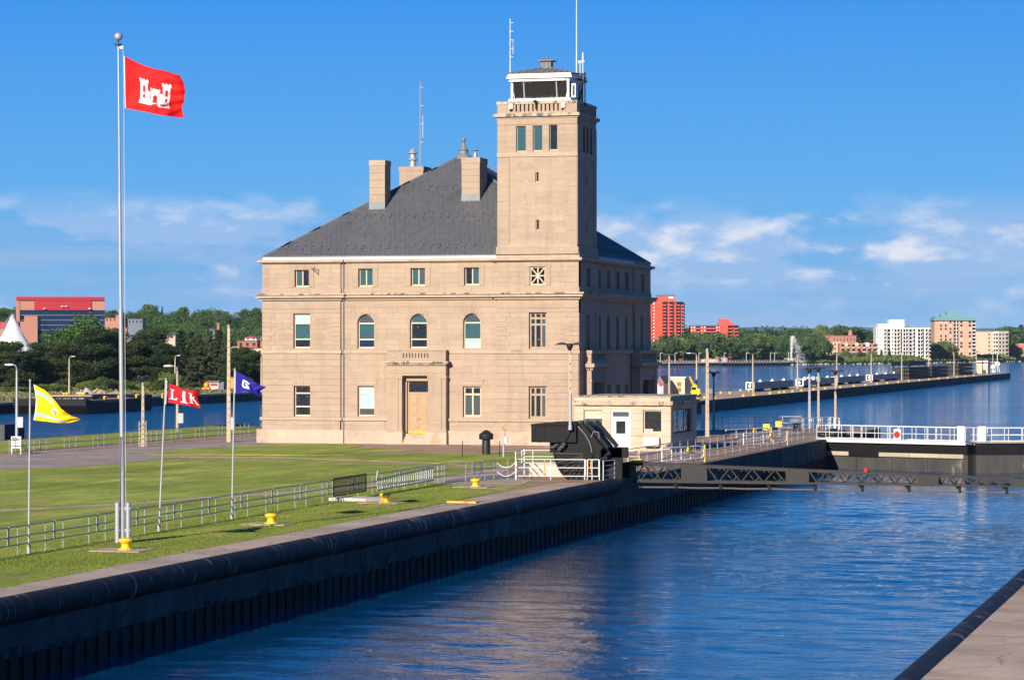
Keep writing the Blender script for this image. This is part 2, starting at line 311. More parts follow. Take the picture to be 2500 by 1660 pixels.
def spalls(name, k=0.5):
    t = MAT[name].node_tree; N = t.nodes; L = t.links; b = N['Principled BSDF']; src = b.inputs['Base Color'].links[0].from_socket; g = N.new('ShaderNodeNewGeometry')
    n = N.new('ShaderNodeTexNoise'); n.inputs['Scale'].default_value = 2.6; n.inputs['Detail'].default_value = 3; mp_ = N.new('ShaderNodeMapping'); mp_.inputs['Scale'].default_value = (0.8,0.8,1.6); L.new(g.outputs['Position'], mp_.inputs[0]); L.new(mp_.outputs[0], n.inputs['Vector'])
    r = N.new('ShaderNodeMapRange'); L.new(n.outputs[0], r.inputs[0]); r.inputs[1].default_value = 0.685; r.inputs[2].default_value = 0.72; mm = N.new('ShaderNodeMath'); mm.operation = 'MULTIPLY'; L.new(r.outputs[0], mm.inputs[0]); mm.inputs[1].default_value = k
    mx = N.new('ShaderNodeMix'); mx.data_type = 'RGBA'; L.new(mm.outputs[0], mx.inputs[0]); L.new(src, mx.inputs[6]); mx.inputs[7].default_value = (0.48,0.42,0.34,1)
    n2 = N.new('ShaderNodeTexNoise'); n2.inputs['Scale'].default_value = 1.0; n2.inputs['Detail'].default_value = 5; m2 = N.new('ShaderNodeMapping'); m2.inputs['Scale'].default_value = (1.6,1.6,0.16); L.new(g.outputs['Position'], m2.inputs[0]); L.new(m2.outputs[0], n2.inputs['Vector'])
    r2 = N.new('ShaderNodeMapRange'); L.new(n2.outputs[0], r2.inputs[0]); r2.inputs[1].default_value = 0.52; r2.inputs[2].default_value = 0.75; r2.inputs[3].default_value = 1.0; r2.inputs[4].default_value = 0.86
    sc = N.new('ShaderNodeVectorMath'); sc.operation = 'SCALE'; L.new(mx.outputs[2], sc.inputs[0]); L.new(r2.outputs[0], sc.inputs['Scale']); L.new(sc.outputs[0], b.inputs['Base Color'])
for n_ in ('stone','stone_trim','stone_base','house_stone'): spalls(n_)
# mown lawn: clumpy, dry patches, fine relief
def lawn_mat():
    M('lawn', (0.265, 0.325, 0.042), 0.9, var=0.22, scale=0.5, bump=0.9, bscale=9, spec=0.12, col2=(0.41,0.375,0.08), c2pos=(0.44,0.68), stretch=(1,0.45,1), fine=0.22, fscale=3.5)
lawn_mat()
def mow():
    t = MAT['lawn'].node_tree; N = t.nodes; L = t.links; b = N['Principled BSDF']; src = b.inputs['Base Color'].links[0].from_socket; g = N.new('ShaderNodeNewGeometry')
    n = N.new('ShaderNodeTexNoise'); n.inputs['Scale'].default_value = 1.0; n.inputs['Detail'].default_value = 4; mp_ = N.new('ShaderNodeMapping'); mp_.inputs['Rotation'].default_value = (0,0,0.12); mp_.inputs['Scale'].default_value = (0.9,0.035,1); L.new(g.outputs['Position'], mp_.inputs[0]); L.new(mp_.outputs[0], n.inputs['Vector'])
    r = N.new('ShaderNodeMapRange'); L.new(n.outputs[0], r.inputs[0]); r.inputs[1].default_value = 0.3; r.inputs[2].default_value = 0.7; r.inputs[3].default_value = 0.80; r.inputs[4].default_value = 1.18
    n2 = N.new('ShaderNodeTexNoise'); n2.inputs['Scale'].default_value = 0.11; n2.inputs['Detail'].default_value = 6; n2.inputs['Roughness'].default_value = 0.65; L.new(g.outputs['Position'], n2.inputs['Vector'])
    r2 = N.new('ShaderNodeMapRange'); L.new(n2.outputs[0], r2.inputs[0]); r2.inputs[1].default_value = 0.3; r2.inputs[2].default_value = 0.7; r2.inputs[3].default_value = 0.74; r2.inputs[4].default_value = 1.24
    m1 = N.new('ShaderNodeMath'); m1.operation = 'MULTIPLY'; L.new(r.outputs[0], m1.inputs[0]); L.new(r2.outputs[0], m1.inputs[1])
    sc = N.new('ShaderNodeVectorMath'); sc.operation = 'SCALE'; L.new(src, sc.inputs[0]); L.new(m1.outputs[0], sc.inputs['Scale']); L.new(sc.outputs[0], b.inputs['Base Color'])
mow()
def wear(name, cr=0.30, scuff=0.5):
    t = MAT[name].node_tree; N = t.nodes; L = t.links; b = N['Principled BSDF']; src = b.inputs['Base Color'].links[0].from_socket; g = N.new('ShaderNodeNewGeometry')
    nd = N.new('ShaderNodeTexNoise'); nd.inputs['Scale'].default_value = 0.8; nd.inputs['Detail'].default_value = 4; L.new(g.outputs['Position'], nd.inputs['Vector']); ad = N.new('ShaderNodeVectorMath'); ad.operation = 'MULTIPLY_ADD'; L.new(nd.outputs['Color'], ad.inputs[0]); ad.inputs[1].default_value = (1.4,1.4,0); L.new(g.outputs['Position'], ad.inputs[2])
    v = N.new('ShaderNodeTexVoronoi'); v.feature = 'DISTANCE_TO_EDGE'; v.inputs['Scale'].default_value = cr; L.new(ad.outputs[0], v.inputs['Vector']); r = N.new('ShaderNodeMapRange'); L.new(v.outputs['Distance'], r.inputs[0]); r.inputs[1].default_value = 0.0; r.inputs[2].default_value = 0.014; r.inputs[3].default_value = 0.55; r.inputs[4].default_value = 1.0
    sc = N.new('ShaderNodeVectorMath'); sc.operation = 'SCALE'; L.new(src, sc.inputs[0]); L.new(r.outputs[0], sc.inputs['Scale'])
    n = N.new('ShaderNodeTexNoise'); n.inputs['Scale'].default_value = 3.2; n.inputs['Detail'].default_value = 4; mp_ = N.new('ShaderNodeMapping'); mp_.inputs['Scale'].default_value = (0.35,1.6,1); L.new(g.outputs['Position'], mp_.inputs[0]); L.new(mp_.outputs[0], n.inputs['Vector'])
    rs = N.new('ShaderNodeMapRange'); L.new(n.outputs[0], rs.inputs[0]); rs.inputs[1].default_value = 0.69; rs.inputs[2].default_value = 0.74; mm = N.new('ShaderNodeMath'); mm.operation = 'MULTIPLY'; L.new(rs.outputs[0], mm.inputs[0]); mm.inputs[1].default_value = scuff
    mx = N.new('ShaderNodeMix'); mx.data_type = 'RGBA'; L.new(mm.outputs[0], mx.inputs[0]); L.new(sc.outputs[0], mx.inputs[6]); mx.inputs[7].default_value = (0.52,0.47,0.40,1)
    n2 = N.new('ShaderNodeTexNoise'); n2.inputs['Scale'].default_value = 0.28; n2.inputs['Detail'].default_value = 7; n2.inputs['Roughness'].default_value = 0.7; L.new(g.outputs['Position'], n2.inputs['Vector']); r2 = N.new('ShaderNodeMapRange'); L.new(n2.outputs[0], r2.inputs[0]); r2.inputs[1].default_value = 0.35; r2.inputs[2].default_value = 0.68; r2.inputs[3].default_value = 1.12; r2.inputs[4].default_value = 0.70
    s2 = N.new('ShaderNodeVectorMath'); s2.operation = 'SCALE'; L.new(mx.outputs[2], s2.inputs[0]); L.new(r2.outputs[0], s2.inputs['Scale']); L.new(s2.outputs[0], b.inputs['Base Color'])
for n_ in ('concrete','plaza','road','pathc'): wear(n_)
wear('wall_concrete', 0.22, 0.18)
def glass(name, col, rough=0.04, bumpk=0.02, bsc=1.2, spec=0.9):
    m = bpy.data.materials.new(name); m.use_nodes = True; t = m.node_tree; b = t.nodes['Principled BSDF']
    b.inputs['Base Color'].default_value = (*col, 1); b.inputs['Roughness'].default_value = rough; b.inputs['Specular IOR Level'].default_value = spec; b.inputs['IOR'].default_value = 1.5
    g = t.nodes.new('ShaderNodeNewGeometry'); n = t.nodes.new('ShaderNodeTexNoise'); n.inputs['Scale'].default_value = bsc; n.inputs['Detail'].default_value = 1
    t.links.new(g.outputs['Position'], n.inputs['Vector'])
    bp = t.nodes.new('ShaderNodeBump'); bp.inputs['Distance'].default_value = bumpk; t.links.new(n.outputs[0], bp.inputs['Height']); t.links.new(bp.outputs[0], b.inputs['Normal'])
    MAT[name] = m
glass('pane_dark', (0.010, 0.011, 0.012), bumpk=0.06, bsc=1.6); glass('pane_teal', (0.03, 0.075, 0.085), bumpk=0.05, bsc=1.5); glass('pane_blind', (0.34, 0.42, 0.45), rough=0.15); glass('pane_grey', (0.05, 0.06, 0.065))
glass('pane_blue', (0.008, 0.014, 0.05), bumpk=0.08, bsc=0.25); glass('pane_far', (0.03, 0.04, 0.045))
def water_mat(name, base, rough, octs, dist):
    m = bpy.data.materials.new(name); m.use_nodes = True; t = m.node_tree; N = t.nodes; L = t.links; b = N['Principled BSDF']
    b.inputs['Base Color'].default_value = (*base, 1); b.inputs['Roughness'].default_value = rough; b.inputs['IOR'].default_value = 1.333; b.inputs['Specular IOR Level'].default_value = 0.5
    g = N.new('ShaderNodeNewGeometry'); mp_ = N.new('ShaderNodeMapping'); mp_.inputs['Rotation'].default_value = (0,0,-TH); mp_.inputs['Scale'].default_value = (0.7, 1.25, 1); L.new(g.outputs['Position'], mp_.inputs[0])
    def nz(sc, det, rg=0.55):
        n = N.new('ShaderNodeTexNoise'); n.inputs['Scale'].default_value = sc; n.inputs['Detail'].default_value = det; n.inputs['Roughness'].default_value = rg; L.new(mp_.outputs[0], n.inputs['Vector']); return n.outputs[0]
    gst = nz(0.03, 3); mr = N.new('ShaderNodeMapRange'); L.new(gst, mr.inputs[0]); mr.inputs[1].default_value = 0.35; mr.inputs[2].default_value = 0.65; mr.inputs[3].default_value = 0.45; mr.inputs[4].default_value = 1.35   # gusts
    acc = None
    for sc, k in octs:
        v = nz(sc, 3); mm = N.new('ShaderNodeMath'); mm.operation = 'MULTIPLY_ADD'; L.new(v, mm.inputs[0]); mm.inputs[1].default_value = k
        if acc: L.new(acc, mm.inputs[2])
        else: mm.inputs[2].default_value = 0.0
        acc = mm.outputs[0]
    m1 = N.new('ShaderNodeMath'); m1.operation = 'MULTIPLY'; L.new(acc, m1.inputs[0]); L.new(mr.outputs[0], m1.inputs[1])
    bp = N.new('ShaderNodeBump'); bp.inputs['Strength'].default_value = 1.0; bp.inputs['Distance'].default_value = dist; L.new(m1.outputs[0], bp.inputs['Height']); L.new(bp.outputs[0], b.inputs['Normal'])
    MAT[name] = m
water_mat('water', (0.0, 0.062, 0.175), 0.08, ((1.5, 1.0), (0.25, 2.5)), 0.42)
water_mat('lock_water', (0.0, 0.036, 0.105), 0.025, ((5.0, 0.4), (1.8, 0.8)), 0.055)
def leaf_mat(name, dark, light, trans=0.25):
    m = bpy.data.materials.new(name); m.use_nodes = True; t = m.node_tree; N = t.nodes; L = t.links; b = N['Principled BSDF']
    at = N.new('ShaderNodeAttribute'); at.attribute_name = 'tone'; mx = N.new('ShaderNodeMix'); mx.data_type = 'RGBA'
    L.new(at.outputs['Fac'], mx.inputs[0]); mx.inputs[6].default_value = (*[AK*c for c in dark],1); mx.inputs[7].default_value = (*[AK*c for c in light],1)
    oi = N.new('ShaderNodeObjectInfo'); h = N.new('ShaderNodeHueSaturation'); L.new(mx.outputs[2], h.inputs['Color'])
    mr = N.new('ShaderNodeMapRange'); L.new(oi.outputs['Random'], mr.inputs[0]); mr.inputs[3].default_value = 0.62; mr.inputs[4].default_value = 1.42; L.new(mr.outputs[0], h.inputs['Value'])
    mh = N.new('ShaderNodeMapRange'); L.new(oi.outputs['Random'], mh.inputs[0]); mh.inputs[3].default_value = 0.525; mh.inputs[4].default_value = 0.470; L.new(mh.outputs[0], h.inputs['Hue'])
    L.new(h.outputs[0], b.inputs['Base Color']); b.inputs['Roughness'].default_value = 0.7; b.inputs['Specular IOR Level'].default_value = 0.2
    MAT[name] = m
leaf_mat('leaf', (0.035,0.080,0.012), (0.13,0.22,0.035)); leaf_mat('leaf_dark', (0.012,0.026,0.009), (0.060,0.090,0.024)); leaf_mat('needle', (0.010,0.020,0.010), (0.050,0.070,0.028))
leaf_mat('leaf_far', (0.035,0.075,0.020), (0.125,0.190,0.050)); leaf_mat('bush', (0.05,0.085,0.018), (0.14,0.19,0.045))
M('blue_hill', (0.05, 0.08, 0.07), 0.95, var=0.2, scale=0.002, spec=0.0)
M('spray', (0.85,0.87,0.9), 0.6, rnd=0)
# ================================================================== SETTING
def npmesh(name, V, Fc, mat, tone=None):
    me = bpy.data.meshes.new(name); nv, nf, k = len(V), len(Fc), Fc.shape[1]
    me.vertices.add(nv); me.vertices.foreach_set('co', np.ascontiguousarray(V, dtype=np.float32).ravel())
    me.loops.add(nf*k); me.loops.foreach_set('vertex_index', np.ascontiguousarray(Fc, dtype=np.int32).ravel())
    me.polygons.add(nf); me.polygons.foreach_set('loop_start', np.arange(0, nf*k, k, dtype=np.int32))
    if tone is not None:
        at = me.attributes.new('tone', 'FLOAT', 'FACE'); at.data.foreach_set('value', np.ascontiguousarray(tone, dtype=np.float32))
    me.materials.append(MAT[mat]); me.update(); me.validate(); return me
WZ = -2.5
wm = MB(); wm.face([(-9000,-300,WZ-0.12),(9000,-300,WZ-0.12),(9000,14000,WZ-0.12),(-9000,14000,WZ-0.12)])
struct(wm.build('water', 'water'))
def lock_water():                                   # wind waves inside the lock are real relief
    rng = np.random.default_rng(12); xs = np.arange(-37.3, -7.9, 0.20); ys = np.arange(46, 234, 0.20); X, Y = np.meshgrid(xs, ys); Z = np.zeros_like(X)
    for k in range(46):
        lam = 0.62*(4.5/0.62)**rng.random(); a = math.radians(rng.normal(72, 32)); kx, ky = 2*math.pi/lam*math.cos(a), 2*math.pi/lam*math.sin(a); Z += 0.0082*lam/2/math.pi*np.sin(kx*X+ky*Y+rng.uniform(0,6.28))*1.35
    g = 0.75+0.45*np.sin(X*0.21+1.1+0.6*np.sin(Y*0.06))*np.sin(Y*0.085+0.5); V = np.stack([X, Y, WZ+Z*g], 2).reshape(-1,3); nx, ny = len(xs), len(ys); i = (np.arange(ny-1)[:,None]*nx+np.arange(nx-1)[None]).ravel()
    me = npmesh('water', V, np.stack([i, i+1, i+nx+1, i+nx], 1), 'lock_water'); me.polygons.foreach_set('use_smooth', np.ones(len(me.polygons), bool)); struct(ob('water', me))
lock_water()
LX, RX = -36.95, -8.4          # the two lock walls
gm = MB(); gm.slab([(-102.0,15),(LX-0.25,15),(LX-0.25,262),(-46,262),(-53,252),(-102.0,252)], -9, -0.02)
struct(gm.build('ground', 'plaza'))
gm = MB(); gm.slab([(RX+0.25,15),(60,15),(60,262),(RX+0.25,262)], -9, -0.02)
struct(gm.build('ground', 'plaza'))
PX0, PX1, PZ = -105.0, -89.5, -0.8
def gpoly(pts, z=0.0): return [G(x, y, 0.0) for x, y in pts]
# concrete apron slabs along both lock walls
def apron(x0, x1, y0, y1, step, label):
    mb = MB(); mb.slab([(x0,y0),(x1,y0),(x1,y1),(x0,y1)], -0.6, -0.012)
    root = struct(mb.build('lock_apron', 'concrete'))
    y = y0
    while y < y1 - 0.5:
        L = min(step*random.uniform(0.9, 1.15), y1-y); s = MB(); s.box((x0+0.01, y+0.008, -0.3), (x1-0.01, y+L-0.008, random.uniform(-0.002, 0.004)))
        s.build('slab', 'concrete', root); y += L
    return root
apron(-39.6, LX-0.15, 40, 151, 3.6, '')
for k in range(3): apron(RX+0.30+k*5.2, RX+5.46+k*5.2, 40, 150, 4.6, '')
# lawns
STRIP = [(-260,1490),(0,1434.6),(276,1381),(498,1337),(700,1301),(900,1262),(1060,1231),(1218,1198.6),(1117,1197.5),(1150,1189.5),(1063,1181),(1040,1177),(900,1191),(790,1199),(700,1206),(488,1219),(320,1232),(0,1249),(-260,1263)]
LMAIN = [(-260,1256),(0,1243),(320,1226),(488,1212),(700,1199),(900,1181),(1040,1168),(1076,1166),(1130,1155),(1223,1141.5),(1150,1140),(1081,1138),(979,1133.5),(700,1122.5),(393,1121.5),(290,1132),(180,1139),(0,1147),(-260,1158)]
LTHIN = [(393,1114.5),(560,1111.5),(842,1112),(888,1110),(954,1106.5),(1300,1106),(1352,1106),(1352,1128),(1250,1138),(1150,1136),(1081,1131),(979,1127),(700,1116.8)]
LFAR = [(354,1109),(438,1096),(575,1090),(660,1086),(780,1085.3),(888,1087),(852,1094.5),(900,1095),(1030,1098),(940,1103),(842,1110),(700,1110.5)]
for pts in (STRIP, LMAIN, LTHIN, LFAR):
    mb = MB(); mb.slab(gpoly(pts), -0.1, 0.006); struct(mb.build('lawn', 'lawn'))
mb = MB(); mb.slab([(-101.4,120),(-90.2,120),(-90.2,251),(-101.4,251)], -0.1, 0.006); struct(mb.build('lawn', 'lawn'))
mb = MB(); mb.slab(gpoly([(-260,1165),(0,1146),(180,1138),(290,1131),(393,1119),(393,1113.5),(354,1110),(438,1097),(575,1091),(632,1086),(632,1068),(400,1085),(200,1101),(0,1112),(-260,1128)]), -0.1, -0.008)
struct(mb.build('road', 'road'))
mb = MB(); mb.slab(gpoly([(-260,1265),(0,1251),(320,1234),(488,1221),(700,1208),(900,1193),(1050,1179),(1240,1195),(1300,1172),(1220,1160),(1250,1140),(1352,1131),(1352,1100),(1200,1100),(1040,1166),(700,1197),(488,1210),(320,1224),(0,1241),(-260,1254)]), -0.1, -0.006)
struct(mb.build('path', 'pathc'))
mb = MB(); mb.slab(gpoly([(1075,1180),(1223,1167),(1262,1168),(1262,1158),(1200,1160),(1140,1166),(1090,1172)]), -0.1, 0.002); struct(mb.build('path', 'ramp_blue'))
# ragged grass along the lawn edges and through the near strip (blades far smaller than a hand)
def grass_blades():
    rng = np.random.default_rng(3); P = []
    edges = [STRIP[1:8], LMAIN[0:9], STRIP[8:]]
    for e in edges:
        w = [G(x, y) for x, y in e]
        for a, b in zip(w[:-1], w[1:]):
            L = (b-a).length; n = int(L*75)
            t = rng.random(n)[:,None]; p = np.array(a)[None]*(1-t) + np.array(b)[None]*t
            p[:, :2] += rng.normal(0, 0.09, (n, 2)); P.append(p)
    # strip interior
    n = 45000; x = rng.uniform(-48, -39.8, n); y = 86 + rng.random(n)**1.3*62
    P.append(np.stack([x, y, np.zeros(n)], 1))
    P = np.concatenate(P); n = len(P); a = rng.random(n)*math.pi; h = rng.uniform(0.015, 0.055, n); wd = rng.uniform(0.010, 0.022, n)
    dx, dy = np.cos(a)*wd, np.sin(a)*wd; z0 = 0.0
    V = np.empty((n, 3, 3)); V[:,0] = np.stack([P[:,0]-dx, P[:,1]-dy, np.full(n, z0)], 1); V[:,1] = np.stack([P[:,0]+dx, P[:,1]+dy, np.full(n, z0)], 1)
    V[:,2] = np.stack([P[:,0]+rng.normal(0,0.03,n), P[:,1]+rng.normal(0,0.03,n), 0.006+h], 1)
    return npmesh('grass', V.reshape(-1,3), np.arange(n*3).reshape(-1,3), 'grass_blade', rng.random(n))
g_ = ob('grass', grass_blades()); stuff(g_); tag(g_, 'short mown green grass of the lawn beside the lock', 'grass')
# ------------------------------------------------------------------ lock walls
def lock_wall(X, side, y0, y1, nose1, label):
    root = thing('lock_wall', label, 'wall', (X, y0, 0))
    f = lambda a, b: (min(a*side, b*side), max(a*side, b*side))      # side=+1: water on +x
    def bxx(mb, xa, xb, ya, yb, za, zb):
        x0, x1 = f(xa, xb); mb.box((x0, ya-y0, za), (x1, yb-y0, zb))
    y = y0
    while y < y1-0.1:                                                # concrete lifts, each cast a little differently
        L = min(6.0, y1-y); mb = MB(); bxx(mb, -0.25, random.uniform(-0.012, 0.012), y+0.01, y+L-0.01, -1.65+random.uniform(-0.12,0.1), -0.03)
        mb.build('concrete_lift', 'wall_concrete', root); y += L
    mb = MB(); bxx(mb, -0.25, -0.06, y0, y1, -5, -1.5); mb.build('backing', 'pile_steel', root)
    rib = MB(); x0, x1 = f(-0.06, 0.025); rib.box((x0, -0.24, -3.0), (x1, 0.24, 0)); rme = rib.mesh('sheet_pile', 'pile_steel')
    y = y0+0.4
    while y < y1:
        o = ob('sheet_pile', rme, root, (0, y-y0, -1.5+random.uniform(-0.22, 0.10))); y += 0.92
    seg = MB(); seg.cyl((0,0,0), (0,2.985,0), 0.43, 0.43, 24); sme = seg.mesh('coping_section', 'nosing', 40)
    y = y0
    while y < nose1:
        ob('coping_section', sme, root, (-0.10*side, y-y0, -0.30)); y += 3.0
    return root
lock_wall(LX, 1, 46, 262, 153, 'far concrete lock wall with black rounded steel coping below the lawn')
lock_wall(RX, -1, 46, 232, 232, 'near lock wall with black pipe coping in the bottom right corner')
# canal walls on the far left side of the island, and the long pier with its walls
def plain_wall(name, label, x0, x1, y0, y1, z0, z1, step=8.0, mat='wall_concrete'):
    root = thing(name, label, 'wall', (x0, y0, 0)); y = y0
    while y < y1-0.2:
        L = min(step, y1-y); mb = MB(); mb.box((0, y-y0+0.02, z0), (x1-x0+random.uniform(-0.015,0.015), y-y0+L-0.02, z1)); mb.build('wall_section', mat, root); y += L
    return root
plain_wall('canal_wall', 'concrete canal wall behind the pipe fence on the left', -102.6, -102.0, 100, 262, -6, -0.03)
mb = MB(); mb.slab([(PX0,252),(PX1-0.3,252),(PX1-0.3,946),(PX0+6,952),(PX0,946)], -9, PZ); struct(mb.build('pier', 'concrete'))
plain_wall('pier_wall', 'dark concrete face of the long pier reaching into the river', PX1-0.3, PX1, 252, 951, -6, PZ-0.02, 12)
mb = MB(); mb.box((-0.2,0,-0.5),(0.25,690,0.0)); o = mb.build('coping', 'wall_concrete', None, loc=(PX1+0.02, 255, PZ)); o.parent = bpy.data.objects['pier_wall']; o.location = (0.35, 3, PZ+0.05)
# far left bank
BZ = -1.0
mb = MB(); mb.slab([(-194,150),(-194,620),(-230,900),(-700,2300),(-3500,2600),(-3500,150)], -9, BZ); struct(mb.build('terrain', 'dry_scrub'))
plain_wall('canal_wall', 'long low concrete bank of the canal behind the barge', -194.2, -193.6, 300, 620, -6, BZ+0.05, 15)
mb = MB(); mb.box((0,0,-0.35),(1.2,320,0.0)); o = mb.build('coping', 'concrete', bpy.data.objects['canal_wall.001'], loc=(-0.5,0,BZ+0.1))
# right-hand far shore
SH = [(1300,896,),(1500,895),(1600,894.5),(1760,893.3),(1925,891.8),(2050,890),(2200,888.5),(2350,886),(2420,884.8),(2500,883),(2700,879.5)]
shore = [G(x, y, WZ) for x, y in SH]
mb = MB(); mb.slab([(p.x, p.y) for p in shore] + [(6000, 9000), (-9000, 9000)] , -9, BZ+0.2); struct(mb.build('terrain', 'far_ground'))
# ================================================================== ADMINISTRATION BUILDING
BX, BY, BW, BD = -79.7, 209.0, 26.5, 25.5
bld = thing('administration_building', 'beige stone building with slate hip roof and square lookout tower', 'building', (BX, BY, 0))
def fu(px, py, v=0.0):
    p = atY(px, py, BY+v); return p.x-BX, p.z
def rv(px, py, o=0.0):
    p = atX(px, py, BX+BW+o); return p.y-BY, p.z
RXF = lambda x, y, z: (BW - y, x, z)               # right-hand face: x runs back, y runs into the wall
def panel(mb, x0, x1, z0, z1, ops, y, rev=0.34):
    xs = sorted({x0, x1, *[o[0] for o in ops], *[o[1] for o in ops]}); zs = sorted({z0, z1, *[o[2] for o in ops], *[o[3] for o in ops]})
    for a, b in zip(xs[:-1], xs[1:]):
        for c, d in zip(zs[:-1], zs[1:]):
            if any(o[0]-1e-6 <= a and b <= o[1]+1e-6 and o[2]-1e-6 <= c and d <= o[3]+1e-6 for o in ops): continue
            mb.face([(a,y,c),(b,y,c),(b,y,d),(a,y,d)])
    for o in ops:
        a, b, c, d = o[:4]; y2 = y+rev
        if len(o) > 4 and o[4]:
            r = (b-a)/2; m = (a+b)/2; s = d-r; n = 12
            arc = [(m-r*math.cos(math.pi*k/n), s+r*math.sin(math.pi*k/n)) for k in range(n+1)]
            for k in range(n):
                p, q = arc[k], arc[k+1]
                cnr = (a, d) if k < n//2 else (b, d)
                mb.face([(p[0],y,p[1]),(q[0],y,q[1]),(cnr[0],y,cnr[1])]) 
                mb.face([(p[0],y,p[1]),(p[0],y2,p[1]),(q[0],y2,q[1]),(q[0],y,q[1])])
            d2 = s
        else:
            d2 = d; mb.face([(a,y,d),(b,y,d),(b,y2,d),(a,y2,d)])
        mb.face([(a,y,c),(a,y,d2),(a,y2,d2),(a,y2,c)]); mb.face([(b,y,c),(b,y2,c),(b,y2,d2),(b,y,d2)]); mb.face([(a,y,c),(a,y2,c),(b,y2,c),(b,y,c)])
def ashlar(mb, x0, x1, z0, z1, ops, y, ch=0.42, bl=1.25, j=0.004, rng=random):
    n = max(1, round((z1-z0)/ch)); h = (z1-z0)/n
    for k in range(n):
        c, d = z0+k*h, z0+(k+1)*h; cuts = [(x0, x1)]
        for o in ops:
            e = 0.10 if len(o) > 4 and o[4] else 0.0
            if o[2]-e < d-0.02 and o[3]+e > c+0.02:
                nc = []
                for a, b in cuts:
                    if o[0]-e <= a and o[1]+e >= b: continue
                    if o[0]-e > a+0.05 and o[0]-e < b: nc.append((a, o[0]-e))
                    if o[1]+e < b-0.05 and o[1]+e > a: nc.append((o[1]+e, b))
                    if o[1]+e <= a or o[0]-e >= b: nc.append((a, b))
                cuts = nc
        for a, b in cuts:
            x = a; first = True
            while x < b-1e-6:
                L = bl*rng.uniform(0.7, 1.4)*(0.5 if first and k % 2 else 1); first = False
                if b-x-L < 0.4: L = b-x
                mb.tone = rng.uniform(-1, 1); e = min(x+L, b)
                mb.box((x+j, y-0.006, c+j), (e-j, y+0.02, d-j)); x = e
    mb.tone = None
def win(root, x0, x1, z0, z1, y, vb=(), hb=(), mats=('pane_dark',), arch=False, fw=0.10, xf=None, mat='cream', cat='window'):
    f = MB(xf); w = x1-x0; h = z1-z0; r = w/2; m = (x0+x1)/2; top = z1-r if arch else z1
    f.box((x0,y,z0),(x0+fw,y+0.07,top)); f.box((x1-fw,y,z0),(x1,y+0.07,top)); f.box((x0+fw,y+0.003,z0),(x1-fw,y+0.067,z0+fw*1.2))
    if arch:
        n = 12
        for k in range(n):
            A = [(m-(r-q)*math.cos(math.pi*t/n), top+(r-q)*math.sin(math.pi*t/n)) for q in (0, fw) for t in (k, k+1)]
            f.prism([A[0], A[1], A[3], A[2]], y, y+0.07)
    else: f.box((x0+fw,y+0.003,z1-fw),(x1-fw,y+0.067,z1))
    xs = [x0+fw] ; edges = [x0] + [x0+w*t for t in vb] + [x1]
    zed = [z1] + [z1-h*t for t in hb] + [z0]
    for t in vb: f.box((x0+w*t-fw*0.45, y+0.006, z0+fw), (x0+w*t+fw*0.45, y+0.062, top if arch else z1-fw))
    for t in hb: f.box((x0+fw, y-0.008, z1-h*t-fw*0.55), (x1-fw, y+0.064, z1-h*t+fw*0.55))
    o = f.build(cat, mat, root); k = 0
    for i, (za, zb) in enumerate(zip(zed[1:], zed[:-1])):
        for a, b in zip(edges[:-1], edges[1:]):
            g = MB(xf); mt = mats[k % len(mats)]; k += 1
            if arch and i == 0:
                n = 12; pts = [(m-(r-0.03)*math.cos(math.pi*t/n), top+(r-0.03)*math.sin(math.pi*t/n)) for t in range(n+1)]
                g.prism([(x0+0.03, za)] + pts + [(x1-0.03, za)], y+0.03, y+0.05)
            else: g.box((a+0.03, y+0.03, za+0.03 if za > z0 else za+0.02), (b-0.03, y+0.05, zb-0.02))
            g.build('pane', mt, o)
    return o
def fr(x0, x1, y0, y1, v=0.0):                       # rectangle of the front face from photo pixels
    a = fu(x0, (y0+y1)/2, v); b = fu(x1, (y0+y1)/2, v); m = (x0+x1)/2
    return (a[0], b[0], fu(m, y1, v)[1], fu(m, y0, v)[1])
def rr(x0, x1, y0, y1):
    a = rv(x0, (y0+y1)/2); b = rv(x1, (y0+y1)/2); m = (x0+x1)/2
    return (a[0], b[0], rv(m, y1)[1], rv(m, y0)[1])
ZB, ZT0, ZT1, ZS0, ZS1, ZC0, ZC1, ZR0, ZR1, ZE = 1.08, 1.80, 2.06, 7.22, 7.48, 11.55, 12.02, 14.48, 14.76, 15.05
UL = fu(831, 850)[0]; UR = fu(1212, 850)[0]; CV = 0.18       # pavilion edges; the middle stands back
# openings
o3l = fr(719,754,659,701); o2l = fr(716,757,766,850); o1l = fr(717,757,942,1016)
o3c = [fr(874.6,910,656,700,CV), fr(1002.6,1038,654.5,698,CV), fr(1133,1170,653,696.6,CV)]
o2c = [fr(872.5,914,767,850.5,CV)+(True,), fr(1000.5,1043,766,850,CV)+(True,), fr(1130.6,1173.7,765,850,CV)+(True,)]
o1c = [fr(873,914,942,1016,CV), fr(1130,1174,943,1018,CV)]
odr = fr(993,1046,930,1066,CV)
o3t = fr(1293,1331,650.6,696); o2t = fr(1291,1334,761.6,852); o1t = fr(1290.6,1334,943,1022.6)
o2t = (o2t[0], o2t[1], max(o2t[2], ZS1+0.05), o2t[3])
fixz = lambda o: (o[0], o[1], max(o[2], ZT1+0.02), o[3]) + tuple(o[4:])
o1l = fixz(o1l); o1c = [fixz(o) for o in o1c]; o1t = fixz(o1t)
fix2 = lambda o: (o[0], o[1], max(o[2], ZS1+0.02), o[3]) + tuple(o[4:])
o2l = fix2(o2l); o2c = [fix2(o) for o in o2c]
